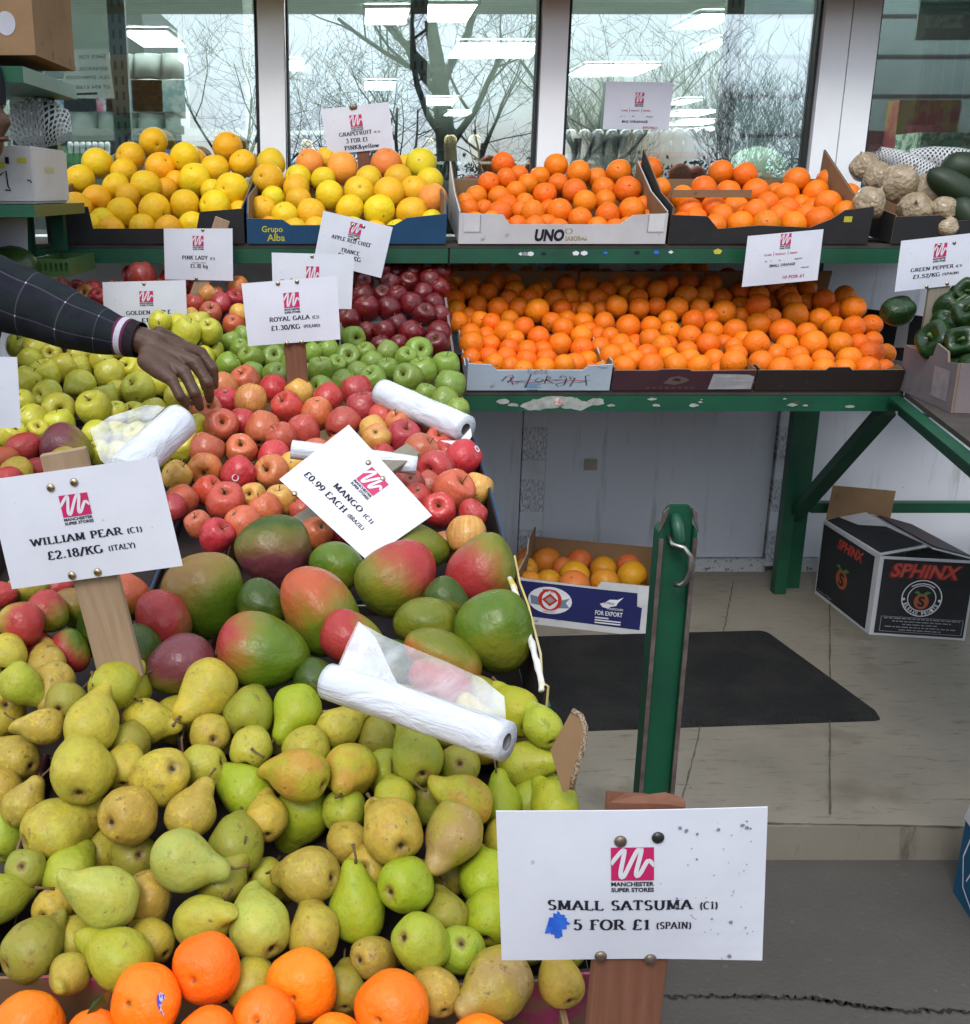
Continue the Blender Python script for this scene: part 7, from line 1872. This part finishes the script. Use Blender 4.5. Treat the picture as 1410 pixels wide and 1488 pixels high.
t = thing('foam_box', (0, 0, 0), 'white foam box with yellow stickers and black marks at the frame edge', 'foam box'); f0, f1, f2 = onY(-130, 296, 2.80), onY(54, 296, 2.80), onY(98, 276, 3.12); ht = onY(50, 212, 2.80).z; t.location = f1
bm = NB(); A = Vector((f0.x - f1.x, 0, 0)); Cc = Vector((f2.x - f1.x, .34, 0)); pts = [A, Vector((0, 0, 0)), Cc, A + Cc]; hh = ht - f1.z; lo = [bm.verts.new(p) for p in pts]; hi = [bm.verts.new(p + Vector((0, 0, hh))) for p in pts]
bm.faces.new(lo[::-1]); bm.faces.new(hi); [bm.faces.new((lo[i], lo[(i + 1) % 4], hi[(i + 1) % 4], hi[i])) for i in range(4)]; bmesh.ops.recalc_face_normals(bm, faces=bm.faces); bevel(bm, .006); obj('foam_body', bm, plain('white foam', (.56, .55, .54), (.50, .47, .43), 6, .8, bs=.15, bsc=240), t)
ff = lambda a, b, off: Vector((a, -off, b)); gg = lambda a, b, off: Cc * a + Vector((off, -off * .2, b * hh)); e = lambda u, v: ((onY(u, v, 2.80) - f1).x, (onY(u, v, 2.80) - f1).z)
x, y = e(32, 233); inked('yellow_sticker', rect2(x - .011, y - .006, x + .011, y + .006), ff, .001, M_YELI, t); x, y = e(3, 240); inked('yellow_sticker', rect2(x - .009, y - .008, x + .006, y + .008), ff, .001, M_YELI, t); inked('yellow_sticker', rect2(.3, .55, .55, .65), gg, .001, plain('faded sticker', (.5, .48, .25)), t)
inked('black_mark', line2([e(0, 255), e(9, 248), e(12, 270), e(16, 277), e(8, 276)], .004), ff, .001, M_INK, t); inked('black_mark', line2([e(40, 262), e(44, 262), e(46, 266)], .003), ff, .001, M_INK, t); inked('black_mark', rect2(*e(8, 238), *e(13, 228)), ff, .001, M_INK, t)
net_sleeve('net_bag', [(18, 200), (38, 184), (60, 176), (84, 186), (96, 200)], 2.95, [20, 34, 38, 30, 12], 'cream net bag bulging out of the white foam box')
t = thing('box_bracket', onY(10, 300, 2.9), 'dark green shelf under the white foam box', 'bracket'); bm = NB(); box(bm, (f0.x, 2.72, f1.z - .03), (f2.x + .02, 3.22, f1.z - .002)); part('bracket_plate', bm, M_GRN, t)
bm = NB(); bar(bm, (f1.x - .15, 3.20, 0), (f1.x - .15, 3.20, f1.z - .03), .04); part('upright', bm, M_GRN, t)
bm = NB(); lathe(bm, spline([(0, -1), (.5, -.85), (.95, -.3), (.95, .3), (.5, .85), (0, 1)], 4), 24, .05, 3); o = obj('watermelon', bm, plain('melon rind', (.04, .075, .018), (.02, .045, .012), 3, .35), smooth=True); q = P(18, 388, 2.85); o.location = q; s = 68 * 2.85 / F / 2; o.scale = (s * 1.15, s, s * .9); tag(o, 'dark green round melon behind the plaid sleeve', 'melon')
a, b = onY(40, 402, 2.92), onY(100, 402, 2.92)
t = thing('green_crate', a, 'green plastic crate with slotted sides behind the plaid sleeve', 'crate'); M_GPL = plain('green plastic', (.055, .115, .03), (.04, .09, .025), 8, .4); wd = (b - a).length; hh = onY(60, 377, 2.92).z - a.z
bm = NB(); box(bm, (0, 0, 0), (wd, .008, hh * .3)); box(bm, (0, 0, hh * .8), (wd, .012, hh)); [box(bm, (wd * i / 8, .0, hh * .3), (wd * i / 8 + wd * .05, .008, hh * .8)) for i in range(9)]; obj('slotted_side', bm, M_GPL, t)
bm = NB(); box(bm, (wd - .008, .012, 0), (wd, .3, hh)); box(bm, (0, .012, 0), (.008, .3, hh)); box(bm, (0, .3, 0), (wd, .308, hh)); box(bm, (.008, .012, 0), (wd - .008, .3, .006)); obj('crate_body', bm, M_GPL, t)
# things leaning under the top shelf
for (u0, v0, u1, v1, lb) in ((655, 377, 690, 400, 'folded pale paper lying behind the orange heap'), (806, 377, 872, 398, 'clear bag of white paper lying behind the orange heap')):
    a, b = onY(u0, v1, 3.72), onY(u1, v0, 3.72); bm = NB(); box(bm, (0, 0, 0), (b.x - a.x, .04, b.z - a.z)); bevel(bm, .008)
    for v in bm.verts: v.co += mnoise.noise_vector(v.co * 40) * .004
    tag(obj('paper_pile', bm, plain('pale paper', (.26, .26, .30), (.20, .20, .235), 20), loc=a), lb, 'paper')
# blue carton at the right edge
q0, q1 = onZ(1385, 1296, ZP), onZ(1418, 1348, ZP); hb_ = P(1395, 1172, (q0 - CAMP).dot(EZF)).z - ZP
t = thing('blue_carton', q0, 'blue printed carton with a white line drawing, cut off by the frame edge', 'carton'); dv = (q1 - q0).normalized(); t.rotation_euler.z = math.atan2(dv.y, dv.x)
bm = NB(); box(bm, (0, 0, 0), (.34, .24, hb_)); bevel(bm, .003); obj('carton_body', bm, card('blue carton board', (.012, .085, .17), (.01, .065, .13)), t)
bm = NB(); prism(bm, [(-.002, hb_ + .002), (.342, hb_ + .002), (.342, hb_ + .045), (.02, hb_ + .06)], -.003, .002); obj('open_flap', bm, M_WCARD, t)
inked('white_drawing', line2([(.02, .10), (.05, .19), (.07, .13), (.10, .17)], .005) + line2([(.02, .10), (.04, .04), (.09, .02), (.13, .05)], .005) + line2([(.05, .06), (.07, .10), (.10, .08)], .004), lambda a, b, off: Vector((a, -off, b)), .001, M_WINK, t)

# ---------------------------------------------------------------- the person reaching in
SKIN = N('dark skin'); v = SKIN.coord(); cc = SKIN.mix(SKIN.ramp(SKIN.noise(24, 4, v), .3, .7), (.085, .040, .024), (.060, .028, .017)); SKIN.bump(SKIN.math('ADD', SKIN.noise(120, 3, v), SKIN.math('MULTIPLY', SKIN.noise(34, 3, v), 1.4)), .35, .004); M_SKIN = SKIN.fin(cc, .5, .4)
def remeshed(chains, vox, it=3):
    bm = NB()
    for pts, rad in chains:
        tube(bm, pts, rad, 14)
        for p, r in ((pts[0], rad[0]), (pts[-1], rad[-1])): bmesh.ops.create_uvsphere(bm, u_segments=14, v_segments=8, radius=r * .995, matrix=Matrix.Translation(p))
        for p, r in list(zip(pts, rad))[1:-1]: bmesh.ops.create_uvsphere(bm, u_segments=14, v_segments=8, radius=r * .99, matrix=Matrix.Translation(p))
    me = bpy.data.meshes.new('tmp'); bm.to_mesh(me); bm.free(); o = bpy.data.objects.new('tmp', me); C.objects.link(o)
    m = o.modifiers.new('r', 'REMESH'); m.mode = 'VOXEL'; m.voxel_size = vox; s = o.modifiers.new('s', 'SMOOTH'); s.factor = .5; s.iterations = it
    r = bpy.data.meshes.new_from_object(o.evaluated_get(bpy.context.evaluated_depsgraph_get())); C.objects.unlink(o); bpy.data.objects.remove(o); return r
sh, el, wr = P(-215, 300, 2.62), P(-75, 400, 2.34), P(212, 497, 2.25)
kn = [P(292, 514, 2.27), P(283, 527, 2.22), P(268, 541, 2.19), P(250, 552, 2.17)]       # knuckles: index, middle, ring, little
mid_ = [P(309, 536, 2.265), P(302, 556, 2.215), P(283, 571, 2.18), P(262, 576, 2.165)]
tip_ = [P(312, 560, 2.275), P(305, 580, 2.235), P(291, 592, 2.20), P(274, 591, 2.185)]
hc = [([wr + (wr - P(180, 487, 2.26)) * -.8, wr, P(225, 503, 2.245)], [.029, .0285, .029])]
for i, k in enumerate(kn):
    r0 = (.0125, .013, .0125, .011)[i]; base = P(220 + i * -2, 494 + i * 10, 2.25 - .012 * i)
    hc.append(([base, base.lerp(k, .5), k], [.021, .0195, r0 * 1.18])); kk = k.lerp(mid_[i], .5); hc.append(([k, kk, mid_[i], mid_[i].lerp(tip_[i], .6), tip_[i]], [r0 * 1.14, r0 * .98, r0, r0 * .86, r0 * .70]))
hc += [([kn[0].lerp(P(222, 500, 2.25), .35), kn[3].lerp(P(222, 512, 2.23), .35)], [.019, .017])]
th0, th1, th2, th3 = P(232, 486, 2.285), P(268, 505, 2.315), P(292, 536, 2.31), P(299, 563, 2.285)
hc.append(([th0, th1, th2, th3], [.018, .0155, .0125, .0095]))
handme = remeshed(hc, .0026, 4)
hd = P(-46, 148, 2.52); neck = hd + Vector((-.10, .05, -.20)); chest = neck + Vector((-.06, 0, -.28)); hip = chest + Vector((-.16, -.02, -.36)); hip.z = .86
bc = [([hd + Vector((-.03, 0, .03)), hd + Vector((-.02, 0, .01))], [.098, .094]), ([hd + Vector((.015, -.005, -.05)), hd + Vector((.03, -.01, -.085))], [.066, .05]), ([hd + Vector((-.06, .02, -.08)), neck], [.058, .062]), ([hd + Vector((.07, -.01, -.02)), hd + Vector((.088, -.012, -.045)), hd + Vector((.075, -.01, -.052))], [.013, .018, .014]), ([hd + Vector((.062, -.01, -.082)), hd + Vector((.066, -.03, -.08))], [.017, .013]), ([hd + Vector((-.03, -.095, -.01)), hd + Vector((-.03, -.1, -.045))], [.018, .013]),
      ([neck, chest, chest.lerp(hip, .6), hip], [.085, .155, .14, .15]), ([neck + Vector((-.02, 0, -.10)), sh], [.09, .075]), ([sh, el, wr.lerp(el, .4)], [.062, .05, .043]), ([neck + Vector((-.02, .02, -.10)), neck + Vector((-.15, .18, -.14)), neck + Vector((-.2, .2, -.42)), neck + Vector((-.12, .12, -.66))], [.085, .07, .048, .038])]
for s in (-.1, .1):
    f_ = Vector((hip.x - .05 + s * .6, hip.y + s, .04)); bc.append(([hip + Vector((0, s * .9, -.04)), Vector((hip.x - .01, hip.y + s, .46)), f_], [.095, .062, .05])); bc.append(([f_, f_ + Vector((.17, -.03, -.005))], [.045, .036]))
bodyme = remeshed(bc, .014, 3)
bm = NB(); bm.from_mesh(bodyme); bm.from_mesh(handme)
hat_z = hd.z + .02
person = obj('person', bm, M_SKIN, smooth=True); tag(person, 'person in a dark plaid jacket reaching in to pick an apple', 'person')
for i, (m_, t_) in enumerate(zip(mid_, tip_)):
    ax = (t_ - m_).normalized(); up = (Vector((0, -.8, .6)) - ax * ax.dot(Vector((0, -.8, .6)))).normalized(); bm = NB(); bmesh.ops.create_uvsphere(bm, u_segments=12, v_segments=8, radius=1., matrix=Matrix.Translation(t_ - ax * .001 + up * .0058) @ Matrix((ax.cross(up), ax, up)).transposed().to_4x4() @ Matrix.Diagonal((.0046, .0062, .0022, 1))); obj('finger_nail', bm, plain('nail', (.19, .11, .085), rough=.35), person, True)
# jacket sleeve, torso, trousers, hat
def plaid():
    m = N('navy plaid cloth'); uv = m.coord('UV'); o = m.sep(uv)
    def lines(x, n_, w_): return m.math('LESS_THAN', m.math('ABSOLUTE', m.math('SUBTRACT', m.math('FRACT', m.math('MULTIPLY', x, n_)), .5)), w_)
    a, b = lines(o[0], 6.5, .016), lines(o[1], 6., .022); base = m.mix(m.ramp(m.noise(30, 4), .35, .7), (.010, .011, .017), (.017, .019, .026)); wide = m.math('MULTIPLY', lines(m.math('ADD', o[1], .055), 6., .2), .5)
    c = m.mix(wide, base, (.012, .020, .018)); c = m.mix(m.math('MULTIPLY', m.math('MAXIMUM', a, b), .30), c, (.12, .13, .155)); c = m.mix(m.math('MULTIPLY', a, b), c, (.50, .51, .56)); m.bump(m.noise(260, 2), .25, .001); return m.fin(c, .9, .15)
M_PLAID = plaid(); M_CLOTH = plain('dark jacket cloth', (.014, .017, .026), (.02, .022, .03), 20, .9, .15); M_CUFF = plain('black knitted cuff', (.014, .010, .014), (.022, .016, .02), 120, .9, .15, bs=.4, bsc=300); M_STR = plain('white cuff stripe', (.46, .44, .50), (.36, .35, .42), 200, .9); M_MAR = plain('maroon cuff stripe', (.10, .010, .04), (.07, .008, .03), 120, .9)
ce = [sh + Vector((-.02, 0, .02)), sh.lerp(el, .5) + Vector((0, 0, .0)), el, P(0, 428, 2.31), P(60, 448, 2.295), P(110, 468, 2.28), P(152, 482, 2.27), P(176, 489, 2.265)]
rr = [.105, .098, .088, .078, .068, .058, .048, .042]
ce2 = spline([tuple(p) for p in ce], 7); rr2 = [a for a, in spline([(r,) for r in rr], 7)]
bm = NB(); tube(bm, ce2, rr2, 40, False, True)
for v in bm.verts: v.co += mnoise.noise_vector(Vector((v.co.x * 14, v.co.y * 9, v.co.z * 9))) * .007
sl = obj('plaid_sleeve', bm, M_PLAID, person, True)
d_ = (P(212, 497, 2.25) - P(176, 489, 2.265)); c0 = P(170, 487, 2.267)
for nm, a, b, r, m_ in (('cuff', 0, .95, .0405, M_CUFF), ('cuff_stripe', .14, .25, .0415, M_MAR), ('cuff_stripe', .25, .47, .0417, M_STR), ('cuff_stripe', .47, .58, .0415, M_MAR)):
    bm = NB(); k = 6; tube(bm, [c0 + d_ * (a + (b - a) * i / k) for i in range(k + 1)], [r * (1 - .10 * (a + (b - a) * i / k)) for i in range(k + 1)], 32, False)
    o_ = obj(nm, bm, m_, person, True)
tj = remeshed([([neck + Vector((0, 0, -.03)), chest, chest.lerp(hip, .6), hip + Vector((0, 0, -.06))], [.10, .18, .168, .175]), ([neck + Vector((-.02, 0, -.10)), sh], [.115, .105]), ([neck + Vector((-.02, .02, -.10)), neck + Vector((-.15, .18, -.14)), neck + Vector((-.2, .2, -.42)), neck + Vector((-.13, .13, -.62))], [.11, .09, .068, .055])], .013, 3)
bm = NB(); bm.from_mesh(tj); obj('jacket', bm, M_CLOTH, person, True)
tr_ = []
for s in (-.1, .1): tr_.append(([hip + Vector((0, s * .9, -.02)), Vector((hip.x - .01, hip.y + s, .46)), Vector((hip.x - .05 + s * .6, hip.y + s, .07))], [.115, .082, .068]))
bm = NB(); bm.from_mesh(remeshed(tr_, .013, 2)); obj('trousers', bm, plain('dark trousers', (.015, .015, .018)), person, True)
bm = NB(); lathe(bm, spline([(.112, -.03), (.113, .02), (.10, .07), (.06, .105), (0, .115)], 4), 28); [setattr(v, 'co', v.co + hd + Vector((-.03, 0, .025))) for v in bm.verts]; obj('knitted_hat', bm, M_CLOTH, person, True)
for s in (-.032, .032):
    bm = NB(); bmesh.ops.create_uvsphere(bm, u_segments=12, v_segments=8, radius=.011, matrix=Matrix.Translation(hd + Vector((.066, s - .004, -.005)))); obj('eye', bm, plain('eye', (.5, .48, .45), (.02, .015, .01), 60, .2), person, True)
bm = NB(); tube(bm, [hd + Vector((.076, -.03, -.082)), hd + Vector((.083, -.01, -.080)), hd + Vector((.076, .012, -.082))], [.004, .0065, .004], 8); obj('lips', bm, plain('lips', (.10, .035, .03)), person, True)
